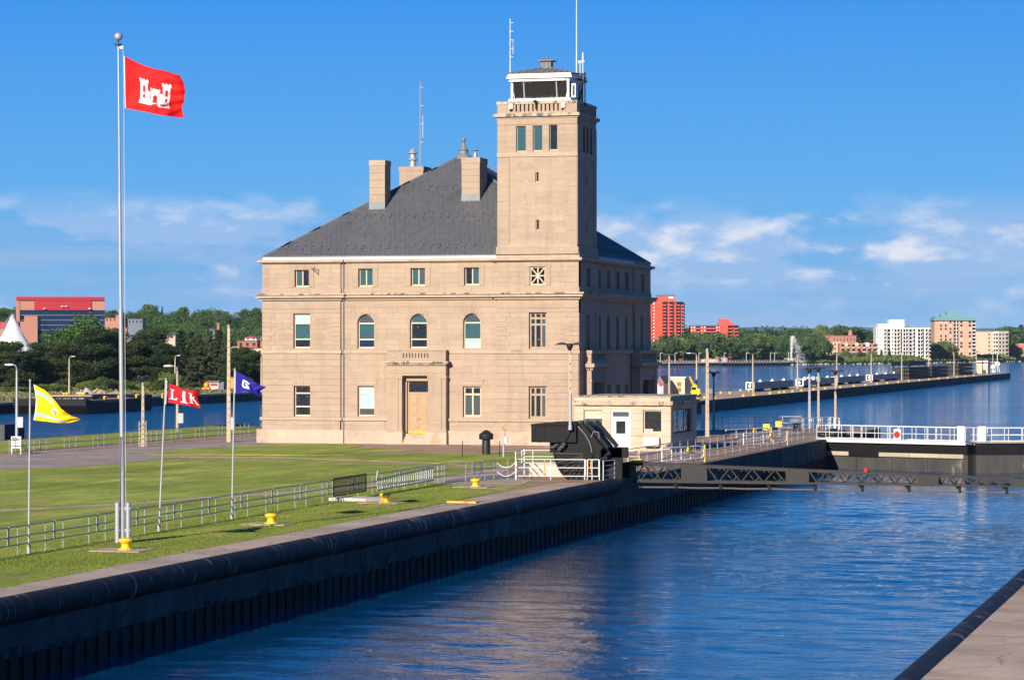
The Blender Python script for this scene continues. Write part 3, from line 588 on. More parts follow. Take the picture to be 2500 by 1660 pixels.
# walls
wl = MB(); panel(wl, 0, UL, ZB-0.1, ZE-0.05, [o3l, o2l, o1l], 0.045); wl.face([(UL,0.045,0.9),(UL,0.6,0.9),(UL,0.6,ZE-0.05),(UL,0.045,ZE-0.05)]); wl.face([(0,0.045,0.9),(0,0.045,ZE-.05),(0,0.6,ZE-.05),(0,0.6,0.9)]); wl.build('wall', 'stone', bld, fix=False)
wc = MB(); panel(wc, UL, UR, ZB-0.1, ZE-0.05, o3c+o2c+o1c+[odr], CV+0.012); wc.build('wall', 'stone', bld, fix=False)
wt = MB(); panel(wt, UR, BW, ZB-0.1, ZE-0.05, [o3t, o2t, o1t], 0.045); wt.face([(UR,0.045,0.9),(UR,0.045,ZE-.05),(UR,0.6,ZE-.05),(UR,0.6,0.9)]); wt.face([(BW,0.045,0.9),(BW,0.6,0.9),(BW,0.6,ZE-.05),(BW,0.045,ZE-.05)]); wt.build('wall', 'stone', bld, fix=False)
cr = MB(); cr.box((0.03, 0.55, 0.0), (BW-0.55, BD, ZE-0.06)); cr.build('wall', 'stone', bld)
# thin-jointed ashlar facing on the plain surfaces
am = MB(); rngA = random.Random(11)
ashlar(am, UL+0.01, UR-0.01, ZT1, ZS0, o1c+[fr(940,1093,868,1066,CV)], CV, 0.52, 1.6, rng=rngA)
ashlar(am, UL+0.01, UR-0.01, ZS1, ZC0-0.25, o2c, CV, 0.42, 1.5, rng=rngA)
ashlar(am, UL+0.01, UR-0.01, ZC1, ZR0, [(o[0]-0.45,o[1]+0.45,o[2]-0.05,o[3]+0.42) for o in o3c], CV, 0.41, 1.7, rng=rngA)
ashlar(am, 0.01, UL-0.01, ZC1, ZR0, [(o3l[0]-0.45,o3l[1]+0.45,o3l[2]-0.05,o3l[3]+0.42)], 0.03, 0.41, 1.6, rng=rngA)
ashlar(am, UR+0.01, BW-0.01, ZC1, ZR0, [(o3t[0]-0.45,o3t[1]+0.45,o3t[2]-0.05,o3t[3]+0.42)], 0.03, 0.41, 1.6, rng=rngA)
ashlar(am, UL+0.01, UR-0.01, ZB, ZT0, [fr(940,1093,868,1066,CV)], CV-0.02, 0.36, 2.2, rng=rngA)
for a, b, op in ((0.01, UL-0.01, o2l), (UR+0.01, BW-0.01, o2t)):
    ashlar(am, a, b, ZS1, ZC0-0.25, [op], 0.03, 0.42, 1.4, rng=rngA); ashlar(am, a, b, ZB, ZT0, [], -0.05, 0.36, 2.0, rng=rngA)
stuff(am.build('ashlar', 'stone', bld))
# rusticated ground-floor courses of the two pavilions, every stone its own piece
def courses(x0, x1, z0, z1, op, n, y=0.0, xf=None):
    h = (z1-z0)/n
    for k in range(n):
        c, d = z0+k*h, z0+(k+1)*h
        segs = [(x0, x1)] if (op[3] <= c+0.05 or op[2] >= d-0.05) else [(x0, op[0]), (op[1], x1)]
        for a, b in segs:
            mid = [a, b] if b-a < 3.0 else [a, a+(b-a)*random.uniform(0.4, 0.6), b]
            for p, q in zip(mid[:-1], mid[1:]):
                s = MB(xf); s.box((p+(0.004 if p > a else 0), y, c+0.012), (q-(0.004 if q < b else 0), y+0.08, d-0.012)); s.build('stone_block', 'stone', bld)
courses(0.0, UL, ZT1, ZS0, o1l, 10); courses(UR, BW, ZT1, ZS0, o1t, 10)
def voussoirs(op, top, spread, y, n=5, xf=None):
    a, b, _, z = op[:4]
    for k in range(n):
        x0, x1 = a+(b-a)*k/n, a+(b-a)*(k+1)/n; X0, X1 = a-spread+(b-a+2*spread)*k/n, a-spread+(b-a+2*spread)*(k+1)/n
        s = MB(xf); s.prism([(x0+0.01, z+0.01), (x1-0.01, z+0.01), (X1-0.012, top), (X0+0.012, top)], y-0.014, y+0.03); s.build('voussoir', 'stone', bld)
voussoirs(o1l, o1l[3]+0.98, 0.30, 0.0); voussoirs(o1t, o1t[3]+0.98, 0.30, 0.0)
def quoins(x, sgn, z0, z1, n=8, y=0.018, xf=None):
    h = (z1-z0)/n
    for k in range(n):
        L = 1.08 if k % 2 else 0.78; a, b = (x, x+sgn*L) if sgn > 0 else (x-L, x)
        s = MB(xf); s.box((a, y-0.03, z0+k*h+0.012), (b, y+0.05, z0+(k+1)*h-0.012)); s.build('quoin', 'stone', bld)
zq1 = fu(700, 766)[1]+0.02
for x, sg in ((0.0, 1), (UL, -1), (UR, 1), (BW, -1)): quoins(x, sg, ZS1, zq1, y=0.018)
# lines above the second-floor windows, keystones of the arched ones, window surrounds
tr = MB()
for a, b, y in ((0.0, UL, -0.012), (UR, BW, -0.012)): tr.box((a, y, zq1+0.02), (b, y+0.06, zq1+0.30)); tr.box((a, y-0.01, zq1+0.36), (b, y+0.06, ZC0-0.26))
tr.box((UL, CV-0.03, ZC0-0.62), (UR, CV+0.03, ZC0-0.25))
tr.build('frieze', 'stone', bld)
for o in o2c:
    m = (o[0]+o[1])/2; s = MB(); s.prism([(m-0.17, o[3]+0.02), (m+0.17, o[3]+0.02), (m+0.30, ZC0-0.64), (m-0.30, ZC0-0.64)], CV-0.035, CV+0.02); s.build('keystone', 'stone', bld)
    n = 9; r = (o[1]-o[0])/2; sp = o[3]-r
    for k in range(n):
        if k == n//2: continue
        a0, a1 = math.pi*(k+0.04)/n, math.pi*(k+0.96)/n; R2 = r+0.42
        s = MB(); s.prism([(m-r*math.cos(a0)*1.01, sp+r*1.01*math.sin(a0)), (m-R2*math.cos(a0), sp+R2*math.sin(a0)), (m-R2*math.cos(a1), sp+R2*math.sin(a1)), (m-r*1.01*math.cos(a1), sp+r*1.01*math.sin(a1))], CV-0.017, CV+0.02); s.build('voussoir', 'stone', bld)
def surround(o, y, ears=True, xf=None, w=0.42):
    s = MB(xf); a, b, c, d = o[:4]
    s.box((a-w, y-0.035, c-0.02), (a-0.0, y+0.03, d)); s.box((b+0.0, y-0.035, c-0.02), (b+w, y+0.03, d)); s.box((a-w-0.08, y-0.037, d), (b+w+0.08, y+0.03, d+0.42)); s.build('window_surround', 'stone', bld)
surround(o3l, 0.03); surround(o3t, 0.03)
for o in o3c: surround(o, CV)
for o in o1c:
    s = MB(); s.box((o[0]-0.22, CV-0.05, o[3]+0.14), (o[1]+0.22, CV+0.03, o[3]+0.42)); s.box((o[0]-0.30, CV-0.09, o[3]+0.42), (o[1]+0.30, CV+0.03, o[3]+0.52)); s.build('window_hood', 'stone_trim', bld)
# base, water table, string, belt cornice, eaves cornice: three runs each so that they break with the pavilions
PA, PB = fu(945, 1000, -0.45)[0], fu(1088, 1000, -0.45)[0]
def run(name, z0, z1, p, mat):
    for a, b, v in ((0, UL, 0), (UL, UR, CV), (UR, BW, 0)):
        mb = MB(); xa = a-p if a == 0 else (a if v == 0 else a+p*0); xb = b+p if b == BW else (b+(p if a == 0 else 0))
        if a == UL: xa = UL+p; xb = UR-p
        if a == UR: xa = UR-p
        if v and z0 < 3:                                   # broken by the porch
            for s0, s1 in ((xa, PA), (PB, xb)): mb = MB(); mb.box((s0, v-p, z0), (s1, 1.0, z1)); mb.build(name, mat, bld)
            continue
        mb.box((xa, v-p, z0), (xb, BD+p if v == 0 else BD, z1)); mb.build(name, mat, bld)
run('plinth', -0.5, ZB, 0.36, 'stone_base'); run('water_table', ZT0+0.02, ZT1, 0.16, 'stone_trim'); run('string_course', ZS0, ZS1, 0.10, 'stone_trim')
run('belt_cornice', ZC0+0.14, ZC1-0.10, 0.42, 'stone_trim'); run('belt_cap', ZC1-0.11, ZC1+0.02, 0.55, 'stone_weathered'); run('belt_moulding', ZC0-0.05, ZC0+0.15, 0.16, 'stone_trim'); run('belt_blocking', ZC1+0.02, ZC1+0.42, 0.05, 'stone')
run('eaves_moulding', ZR0, ZR0+0.08, 0.16, 'stone_trim'); run('eaves_cornice', ZR0+0.08, ZR1, 0.33, 'stone_trim')
mb = MB(); mb.box((0.02, 0.03, ZR1), (BW-0.02, BD-0.03, ZE-0.07)); mb.build('fascia', 'old_white', bld)
mb = MB(); mb.box((-0.04, -0.03, ZE-0.07), (BW+0.04, BD+0.03, ZE)); mb.build('gutter', 'lead', bld)
s = MB(); s.cyl((UL+0.22, CV-0.10, 0.2), (UL+0.22, CV-0.10, 14.6), 0.055, n=8); s.build('downpipe', 'lead', bld, 40)
# windows
BL, DK, TE, GR = 'pane_blind', 'pane_dark', 'pane_teal', 'pane_grey'
win(bld, *o3l, 0.28, vb=(0.5,), mats=(TE, DK)); win(bld, *o2l, 0.28, hb=(0.28, 0.74), mats=(BL, TE, DK)); win(bld, *o1l, 0.28, hb=(0.24, 0.68), mats=(DK, DK, DK))
for o, mm in zip(o3c, ((TE, TE), (TE, GR), (DK, TE))): win(bld, *o, CV+0.26, vb=(0.5,), mats=mm)
for o, mm in zip(o2c, ((GR, TE, 'pane_blue'), (TE, DK, DK), (GR, TE, BL))): win(bld, *o[:4], CV+0.26, hb=(0.27, 0.74), mats=mm, arch=True)
win(bld, *o1c[0], CV+0.26, hb=(0.26, 0.73), mats=(BL, BL, GR)); win(bld, *o1c[1], CV+0.26, vb=(0.5,), hb=(0.26,), mats=(DK, DK, GR, GR), fw=0.13)
win(bld, *o2t, 0.26, vb=(0.333, 0.667), hb=(0.17, 0.34), mats=(DK, DK, DK, DK, DK, TE, DK, DK, GR), fw=0.15, mat='stone'); win(bld, *o1t, 0.26, vb=(0.333, 0.667), hb=(0.26,), mats=(DK, DK, GR, DK, DK, GR), fw=0.16, mat='stone')
g = MB(); a, b, c, d = o3t; y = 0.16; cx, cz = (a+b)/2, (c+d)/2
g.box((a,y,c),(b,y+0.05,c+0.10)); g.box((a,y,d-0.10),(b,y+0.05,d)); g.box((a,y+.002,c+.1),(a+0.10,y+0.05,d-.1)); g.box((b-0.10,y+.002,c+.1),(b,y+0.05,d-.1))
g.box((a+.1,y-.01,cz-0.05),(b-.1,y+0.04,cz+0.05)); g.box((cx-0.05,y-.012,c+.1),(cx+0.05,y+0.042,d-.1))
g.bar((a+.1,y+.02,c+.1),(b-.1,y+.02,d-.1),0.06,0.09); g.bar((a+.1,y+.03,d-.1),(b-.1,y+.03,c+.1),0.06,0.09)
o = g.build('vent_grille', 'cream', bld); q = MB(); q.box((a,y+0.12,c),(b,y+0.14,d)); q.build('dark_void', 'dark', o)
# ------------------------------------------------ front porch
pv = -0.45; A = fu(945, 1000, pv)[0]; B = fu(1088, 1000, pv)[0]; I0 = fu(980.5, 1000, pv)[0]; I1 = fu(1045.5, 1000, pv)[0]
zc = lambda y: fu(1015, y, pv)[1]
for x0, x1 in ((A-0.10, I0+0.10), (I1-0.10, B+0.10)): p = MB(); p.box((x0, pv-0.16, -0.4), (x1, CV+0.2, zc(1055))); p.build('porch_base', 'stone_base', bld)
for x0, x1 in ((A, I0), (I1, B)):
    p = MB(); p.box((x0-0.02, pv, zc(1055)), (x1+0.02, CV+0.2, zc(917))); p.box((x0+0.28, pv-0.06, zc(1050)), (x1-0.28 if x1 < B-0.2 else x1-0.35, pv+0.02, zc(924)))
    p.box((x0-0.08, pv-0.08, zc(1055)), (x1+0.08, CV+0.1, zc(1049))); p.box((x0-0.07, pv-0.07, zc(924)), (x1+0.07, CV+0.1, zc(917))); p.build('pilaster', 'stone', bld)
p = MB(); p.box((A, pv+0.01, zc(917)), (B, CV+0.2, zc(911))); p.box((A-0.02, pv-0.03, zc(911)), (B+0.02, CV+0.2, zc(893))); p.build('entablature', 'stone', bld)
p = MB(); p.box((A-0.12, pv-0.16, zc(890)), (B+0.12, CV+0.2, zc(886))); p.box((A-0.26, pv-0.32, zc(886)), (B+0.26, CV+0.2, zc(882))); p.build('porch_cornice', 'stone_weathered', bld)
dm = MB(); dm.box((0,-0.10,0),(0.10,0.05,0.12)); dme = dm.mesh('dentil', 'stone_trim'); k = A-0.08
while k < B: ob('dentil', dme, bld, (k, pv, zc(893.5))); k += 0.2
t0, t1 = fu(1000, 900, pv)[0]-1.05, fu(1047, 900, pv)[0]+0.05; t0 = fu(981.5, 900, pv)[0]; t1 = fu(1048, 900, pv)[0]
p = MB(); p.box((A, pv, zc(882)), (t0, CV+0.1, zc(857))); p.box((t1, pv, zc(882)), (B, CV+0.1, zc(857))); p.box((t0, pv+0.005, zc(882)), (t1, pv+0.22, zc(873))); p.box((t0, pv+0.005, zc(862)), (t1, pv+0.22, zc(857)))
p.box((A-0.06, pv-0.06, zc(857)), (B+0.06, CV+0.1, zc(854))); p.box((t0, pv+0.32, zc(882)), (t1, CV+0.1, zc(860))); p.build('parapet', 'stone', bld)
bal = MB(); bal.box((-0.085, 0.02, 0), (0.085, 0.20, zc(862)-zc(873))); bme = bal.mesh('baluster', 'stone')
for k in range(10): ob('baluster', bme, bld, (t0+(t1-t0)*(k+0.0)/9, pv, zc(873)))
p = MB(); p.box((I0-0.02, CV+0.34, 0.0), (I1+0.4, CV+0.6, 7.0)); p.build('wall', 'stone', bld)
dv = CV+0.24; D0, D1 = odr[0]+0.12, odr[1]-0.02; zd0, zd1 = fu(1020, 1058, dv)[1], fu(1020, 962, dv)[1]
dr = MB(); mid = (D0+D1)/2; dr.box((D0, dv, zd0), (mid-0.006, dv+0.06, zd1)); dr.box((mid+0.006, dv, zd0), (D1, dv+0.06, zd1)); door = dr.build('door', 'door_tan', bld)
for s0, s1 in ((D0, mid), (mid, D1)):
    for k, (f0, f1) in enumerate(((0.03, 0.21), (0.25, 0.43), (0.47, 0.72), (0.76, 0.97))):
        q = MB(); q.box((s0+0.16, dv-0.02, zd0+(zd1-zd0)*f0), (s1-0.16, dv, zd0+(zd1-zd0)*f1)); q.box((s0+0.21, dv-0.035, zd0+(zd1-zd0)*f0+0.06), (s1-0.21, dv-0.02, zd0+(zd1-zd0)*f1-0.06)); q.build('door_panel', 'door_tan', door)
    q = MB(); q.box((s0+0.01, dv-0.03, zd0), (s1-0.01, dv, zd0+0.28)); q.build('kick_plate', 'brass', door)
    q = MB(); q.sphere((mid+(0.12 if s0 == mid else -0.12), dv-0.06, zd0+1.15), 0.05); q.build('knob', 'brass', door, 60)
fm = MB(); fm.box((odr[0], dv-0.02, zd0), (D0, dv+0.08, odr[3])); fm.box((D0, dv-0.03, zd1), (D1, dv+0.08, zd1+0.16)); fm.box((D0, dv-0.02, odr[3]-0.06), (D1, dv+0.08, odr[3])); fm.build('door_frame', 'door_tan', bld)
q = MB(); q.box((D0, dv+0.02, zd1+0.16), (D1, dv+0.04, odr[3]-0.06)); q.build('transom_light', 'pane_dark', bld)
for k in range(4):
    q = MB(); q.box((I0+0.08, pv-0.10+0.18*k, -0.3), (I1-0.08, dv+0.1, (zd0-0.02)*(k+1)/4)); q.build('step', 'stone_base', bld)
# ------------------------------------------------ right-hand face (in shade)
VP1, VP2 = 6.5, 19.3
r3 = [rr(1431,1440,651,700), rr(1463.5,1470.5,657,702), rr(1486,1493.5,660,703.5), rr(1508.5,1516,663.5,705), rr(1530.5,1538,666.5,706.5), rr(1565,1572.5,669,709)]
r2 = [rr(1430,1440.5,762,850)] + [rr(a, b, 766+i*1.2, 850)+(True,) for i, (a, b) in enumerate(((1461.7,1472), (1484.5,1494), (1507.5,1516), (1529.5,1537.5)))] + [rr(1564,1570,770,850)]
r1 = [rr(1486,1496,935,1020), rr(1508.5,1518,935,1018), rr(1529.5,1539,935,1016)]
r3 = [(o[0], o[1], 12.55, 14.0) for o in r3]; r2 = [(o[0], o[1], ZS1+0.02, 10.35)+tuple(o[4:]) for o in r2]; r1 = [(o[0], o[1], ZT1+0.02, 4.6) for o in r1]
rw = MB(RXF)
panel(rw, 0, VP1, 0.9, ZE-0.05, [r3[0], r2[0]], 0.0, 0.35); panel(rw, VP1, VP2, 0.9, ZE-0.05, r3[1:5]+r2[1:5]+r1, 0.16, 0.35); panel(rw, VP2, BD, 0.9, ZE-0.05, [r3[5], r2[5]], 0.0, 0.35)
rw.face([(VP1,0,0.9),(VP1,0.3,0.9),(VP1,0.3,ZE-.05),(VP1,0,ZE-.05)]); rw.face([(VP2,0,0.9),(VP2,0,ZE-.05),(VP2,0.3,ZE-.05),(VP2,0.3,0.9)]); rw.build('wall', 'stone', bld, fix=False)
for i, o in enumerate(r3): win(bld, *o, 0.26+(0.16 if 0 < i < 5 else 0), vb=(0.5,), mats=(DK, TE), xf=RXF); surround(o, 0.16 if 0 < i < 5 else 0.0, xf=RXF, w=0.3)
for i, o in enumerate(r2): win(bld, *o[:4], 0.26+(0.16 if 0 < i < 5 else 0), hb=(0.3, 0.72), mats=(GR, TE, DK), arch=len(o) > 4, xf=RXF)
for o in r1: win(bld, *o, 0.42, hb=(0.3,), mats=(DK, GR), xf=RXF)
for x, sg in ((0.0, 1), (VP1, -1), (VP2, 1), (BD, -1)): quoins(x, sg, ZS1, zq1, y=-0.0, xf=RXF)
courses(0.0, 1.4, ZT1, ZS0, (99,99,99,99), 10, -0.04, RXF); courses(VP1-1.1, VP1, ZT1, ZS0, (99,99,99,99), 10, -0.04, RXF)
def side_porch(y0, y1):
    p = MB(RXF); o = 0.66
    p.box((y0, -o, -0.4), (y0+0.9, 0.1, 5.9)); p.box((y1-0.9, -o, -0.4), (y1, 0.1, 5.9)); p.box((y0+0.9, -o+0.05, 4.9), (y1-0.9, 0.1, 5.9)); p.box((y0-0.05, -o-0.05, 4.95), (y1+0.05, 0.1, 5.15))
    p.box((y0-0.08, -o-0.1, -0.4), (y0+1.0, 0.1, 1.0)); p.box((y1-1.0, -o-0.1, -0.4), (y1+0.08, 0.1, 1.0)); p.build('porch', 'stone', bld)
    p = MB(RXF); p.box((y0-0.30, -o-0.30, 6.12), (y1+0.30, 0.1, 6.42)); p.build('porch_cornice', 'stone_trim', bld)
    d2 = MB(RXF)
    k = -o-0.12
    while k < 0.0: d2.box((y0-0.14, k, 5.9), (y0+0.05, k+0.07, 6.12)); k += 0.14
    k = y0-0.1
    while k < y1: d2.box((k, -o-0.14, 5.9), (k+0.09, -o, 6.12)); k += 0.18
    d2.build('dentil_band', 'stone_trim', bld)
    p = MB(RXF); p.box((y0+0.02, -o+0.02, 6.42), (y0+0.55, 0.1, ZS1-0.05)); p.box((y1-0.55, -o+0.02, 6.42), (y1, 0.1, ZS1-0.05)); p.box((y0+.55, -o+0.05, 6.42), (y1-.55, -o+0.3, 6.7)); p.box((y0-0.06, -o-0.06, ZS1-0.28), (y1+0.06, -o+0.32, ZS1-0.02)); p.box((y0-0.06, -o+.32, ZS1-0.28), (y0+0.6, 0.1, ZS1-0.02))
    p.build('parapet', 'stone', bld)
    n = 12
    for k in range(n):
        b2 = MB(RXF); x = y0+0.7+(y1-y0-1.4)*k/(n-1); b2.box((x-0.07, -o+0.08, 6.7), (x+0.07, -o+0.26, ZS1-0.28)); b2.build('baluster', 'stone', bld)
    p = MB(RXF); p.box((y0+0.9, -0.02, 0.0), (y1-0.9, 0.08, 4.9)); p.build('doorway', 'pane_dark', bld)
side_porch(1.5, 6.7); side_porch(18.6, 25.3)
# ------------------------------------------------ slate roof
AP = Vector((BW/2, BD/2, 24.0)); E0 = ZE+0.0
rf = MB(); q = [(0,0,E0),(BW,0,E0),(BW,BD,E0),(0,BD,E0)]
for k in range(4): rf.face([q[k], q[(k+1)%4], tuple(AP)])
roof = rf.build('roof', 'slate', bld)
def slates(a, b, w=0.42, hgt=0.30, seed=1):
    rng = random.Random(seed); a = Vector(a); b = Vector(b); ex = (b-a).normalized(); mid = (a+b)/2; up = (AP-mid); SL = up.length; up.normalize(); nrm = ex.cross(up).normalized(); Lh = (b-a).length
    m = MB(); r = 0; t = 0.34
    while t < SL-0.1:
        half = Lh/2*(1-t/SL); x = -half + (w/2 if r % 2 else 0)
        while x < half:
            if abs(x) < half-0.05:
                c = mid + ex*x + up*t; dip = 0.028
                m.tone = rng.uniform(-1, 1)
                tip = c - up*hgt + nrm*(dip+rng.uniform(0, 0.022)); top = c + up*hgt + nrm*0.004
                lf = c - ex*w/2 + nrm*0.012; rt = c + ex*w/2 + nrm*0.012
                m.face([tip, rt, top, lf])
            x += w
        t += hgt*0.62; r += 1
    o = m.build('slates', 'slate', roof, fix=False); stuff(o); return ex, up, nrm, mid, SL, Lh
F_ = slates(q[0], q[1], seed=1); slates(q[1], q[2], seed=2)
slates(q[3], q[0], w=0.9, hgt=0.6, seed=3)
def guards(ex, up, nrm, mid, SL, Lh):
    m = MB()
    for t0, rows in ((0.95, 2), (5.6, 2), (9.9, 2)):
        for r in range(rows):
            t = t0+r*0.45; half = Lh/2*(1-t/SL)-0.3; x = -half+(0.36 if r else 0)
            while x < half:
                c = mid+ex*x+up*t+nrm*0.05; m.obox(c, (0.05, 0.08, 0.09)); x += 0.72
    o = m.build('snow_guards', 'black_steel', roof); stuff(o)
guards(*F_); 
ex, up, nr = None, None, None
e = (Vector(q[1])-Vector(q[2])).normalized(); mid = (Vector(q[1])+Vector(q[2]))/2; u2 = (AP-mid); SL2 = u2.length; u2.normalize(); guards(-e, u2, (-e).cross(u2).normalized(), mid, SL2, BD)
rd = MB()
for k in range(4): rd.bar(Vector(q[k])+Vector((0,0,0.02)), AP+Vector((0,0,0.02)), 0.16, 0.07)
rd.build('hip_flashing', 'lead', roof)
fin = MB(); fin.lathe([(0.75,-0.45),(0.62,-0.15),(0.42,0.0),(0.36,0.25),(0.46,0.30),(0.30,0.42),(0.14,0.75),(0.10,0.95),(0.16,1.0),(0.10,1.03),(0.17,1.12),(0.20,1.22),(0.17,1.32),(0.02,1.40)], 16, tuple(AP)); fin.build('finial', 'lead', roof, 30)
def roof_z(v): return E0 + (AP.z-E0)*v/(BD/2)
def hit_roof(px, py):                               # where a sight line meets the front slope
    lo, hi = 0.0, 12.0
    for _ in range(40):
        m = (lo+hi)/2; z = fu(px, py, m)[1]
        if z > roof_z(m): lo = m
        else: hi = m
    return (lo+hi)/2
def chimney(px0, px1, ytop, ybase, dep, bands, label=None):
    v = hit_roof((px0+px1)/2, ybase); a, b = fu(px0, ybase, v)[0], fu(px1, ybase, v)[0]; zt = fu(px0, ytop, v)[1]; zb = roof_z(v)
    m = MB(); z = zb-0.4; h = (zt-0.45-zb)/bands
    m.box((a, v, zb-1.0), (b, v+dep, zb)); ch = m.build('chimney', 'stone', roof)
    for k in range(bands):
        s = MB(); s.box((a, v+0.0, zb+k*h+0.008), (b, v+dep, zb+(k+1)*h-0.008)); s.build('chimney_course', 'stone', roof)
    s = MB(); s.box((a-0.04, v-0.04, zt-0.45), (b+0.04, v+dep+0.04, zt)); s.build('chimney_cap', 'stone_trim', roof)
    s = MB(); s.box((a-0.02, v-0.02, zb-0.05), (b+0.02, v+0.3, zb+0.62)); s.build('flashing', 'lead', roof)
    return a, b, v, zt
chimney(902, 939.5, 392, 511.5, 1.5, 6); c2 = chimney(1127, 1171, 385.5, 491, 2.2, 6)
vp = MB(); vp.lathe([(0.16,0),(0.16,0.35),(0.10,0.36),(0.10,0.6),(0.36,0.62),(0.05,0.78)], 12, ((c2[0]+c2[1])/2+0.2, c2[2]+0.7, c2[3])); vp.build('flue_cap', 'galv', roof, 40)
pc = atY(975, 430, 229.0); pd = atY(1033, 430, 229.0); zt = atY(1000, 407, 229.0).z
m = MB(); m.box((pc.x-BX, 20.0, 15.5), (pd.x-BX, 22.2, zt-0.4)); m.box((pc.x-BX-0.05, 19.95, zt-0.4), (pd.x-BX+0.05, 22.25, zt)); m.build('chimney', 'stone', roof)
vc = atY(1008, 400, 230.0); 
m = MB(); m.lathe([(0.27,0),(0.27,0.55),(0.44,0.62),(0.30,0.78),(0.26,0.95),(0.26,1.15),(0.46,1.2),(0.10,1.6),(0.02,1.72)], 14, (vc.x-BX, 21.0, zt)); m.build('ventilator', 'galv', roof, 35)
def mast(px, y0, y1, Y, r=0.05, n=5, name='antenna', mat='galv'):
    a = atY(px, y0, Y); b = atY(px, y1, Y); m = MB(); m.cyl((a.x-BX, Y-BY, a.z), (b.x-BX, Y-BY, b.z), r, r*0.6, 6)
    for k in range(n):
        z = a.z+(b.z-a.z)*(0.3+0.62*k/max(1, n-1)); m.bar((a.x-BX-0.05, Y-BY, z), (a.x-BX+0.28, Y-BY, z), 0.03)
    if n: m.cyl((a.x-BX+0.24, Y-BY, a.z+(b.z-a.z)*0.35), (a.x-BX+0.24, Y-BY, a.z+(b.z-a.z)*0.6), 0.025, n=5)
    return m.build(name, mat, bld)
mast(1026, 412, 197, 229.5, 0.06, 4)
# ------------------------------------------------ tower
T0, T1, TD = 19.85, 26.35, 6.3
tz = lambda y: fu(1320, y)[1]
zp0, zp1, zpb, zpc, zpt = ZR1, tz(598), tz(382.6), tz(289), tz(246.5)
tw = [fr(1260,1283.7,308,370.6), fr(1300.5,1324,307,369), fr(1340,1360.5,305,367)]; ts = [fr(1306.6,1315,421,445), fr(1307.6,1316,537,562)]
m = MB(); m.box((UR-0.02, -0.03, ZR1), (BW+0.05, TD+0.2, ZR1+0.35)); m.build('tower_plinth', 'stone_trim', bld)
m = MB(); m.box((T0-0.12, -0.01, ZR1+0.35), (T1+0.12, TD+0.1, zp1-0.15)); m.build('tower_plinth', 'stone', bld)
m = MB(); panel(m, T0, T1, zp1-0.2, zpc, tw+ts, 0.06, 0.30); m.build('tower_wall', 'stone', bld, fix=False)
TXF = lambda x, y, z: (T1 - y, x, z)
twr = [(1.75+1.15*k, 2.45+1.15*k, tw[0][2], tw[0][3]) for k in range(3)]; tsr = [(TD/2-0.14, TD/2+0.14, t[2], t[3]) for t in ts]
m = MB(TXF); panel(m, 0.06, TD, zp1-0.2, zpc, twr+tsr, 0.0, 0.30); m.build('tower_wall', 'stone', bld, fix=False)
m = MB(); m.box((T0, 0.42, zp1-0.3), (T1-0.40, TD, zpc)); m.face([(T0,0.06,zp1-.2),(T0,0.06,zpc),(T0,0.5,zpc),(T0,0.5,zp1-.2)]); m.build('tower_wall', 'stone', bld)
am = MB(); ashlar(am, T0+0.98, T1-0.98, zp1, zpb, ts, 0.055, 0.45, 1.5, rng=rngA); am.xf = TXF; ashlar(am, 0.98, TD-0.98, zp1, zpb, tsr, -0.005, 0.45, 1.5, rng=rngA); stuff(am.build('ashlar', 'stone', bld))
for a, b in ((T0, T0+0.96), (T1-0.96, T1)):          # corner strips of long and short stones
    z = zp1; k = 0
    while z < zpb-0.2:
        L = min(1.15, zpb-z); s = MB(); s.box((a, 0.0, z+0.006), (b, 0.12, z+L-0.006)); s.build('stone_block', 'stone', bld); z += L
for a, b in ((0.06, 1.0), (TD-0.96, TD)):
    s = MB(TXF); s.box((a, -0.05, zp1), (b, 0.1, zpb)); s.build('corner_strip', 'stone', bld)
m = MB(); m.box((T0-0.01, -0.02, zp1-0.15), (T1+0.01, 0.1, zp1+0.02)); m.build('tower_plinth', 'stone_trim', bld)
m = MB(); m.box((T0-0.03, -0.03, zpb), (T1+0.06, TD+0.03, tz(371.5))); m.build('tower_band', 'stone_trim', bld)
for o in tw+twr: 
    xf = None if o in tw else TXF; y0 = 0.0 if o in tw else -0.04
for a, b in ((T0, tw[0][0]), (tw[0][1], tw[1][0]), (tw[1][1], tw[2][0]), (tw[2][1], T1)):
    z = tz(371.5); n = 5; h = (tz(305)-z)/n
    for k in range(n): s = MB(); s.box((a, 0.012, z+k*h+0.004), (b, 0.10, z+(k+1)*h-0.004)); s.build('stone_block', 'stone', bld)
m = MB(); m.box((T0-0.01, 0.0, tz(304)), (T1+0.02, 0.1, zpc)); m.build('tower_frieze', 'stone', bld)
for a, b in ((0.06, twr[0][0]), (twr[0][1], twr[1][0]), (twr[1][1], twr[2][0]), (twr[2][1], TD)):
    s = MB(TXF); s.box((a, -0.045, tz(371.5)), (b, 0.05, tz(305))); s.build('stone_block', 'stone', bld)
for o, mt in zip(tw, ('pane_teal', 'pane_teal', 'pane_dark')): win(bld, *o, 0.22, mats=(mt,), fw=0.06)
for o in twr: win(bld, *o, 0.16, mats=(DK,), fw=0.06, xf=TXF)
for o in ts: win(bld, *o, 0.2, mats=(DK,), fw=0.05)
for o in tsr: win(bld, *o, 0.15, mats=(DK,), fw=0.05, xf=TXF)
m = MB(); m.box((T0-0.10, -0.06, zpc), (T1+0.10, TD+0.06, tz(284.5))); m.build('tower_cornice', 'stone_trim', bld)
m = MB(); m.box((T0-0.30, -0.26, tz(284.5)), (T1+0.26, TD+0.26, tz(277))); m.build('tower_cornice', 'stone_weathered', bld)
b0, b1 = fu(1245,260)[0], fu(1377.5,260)[0]; zb0, zb1 = tz(272), tz(254)
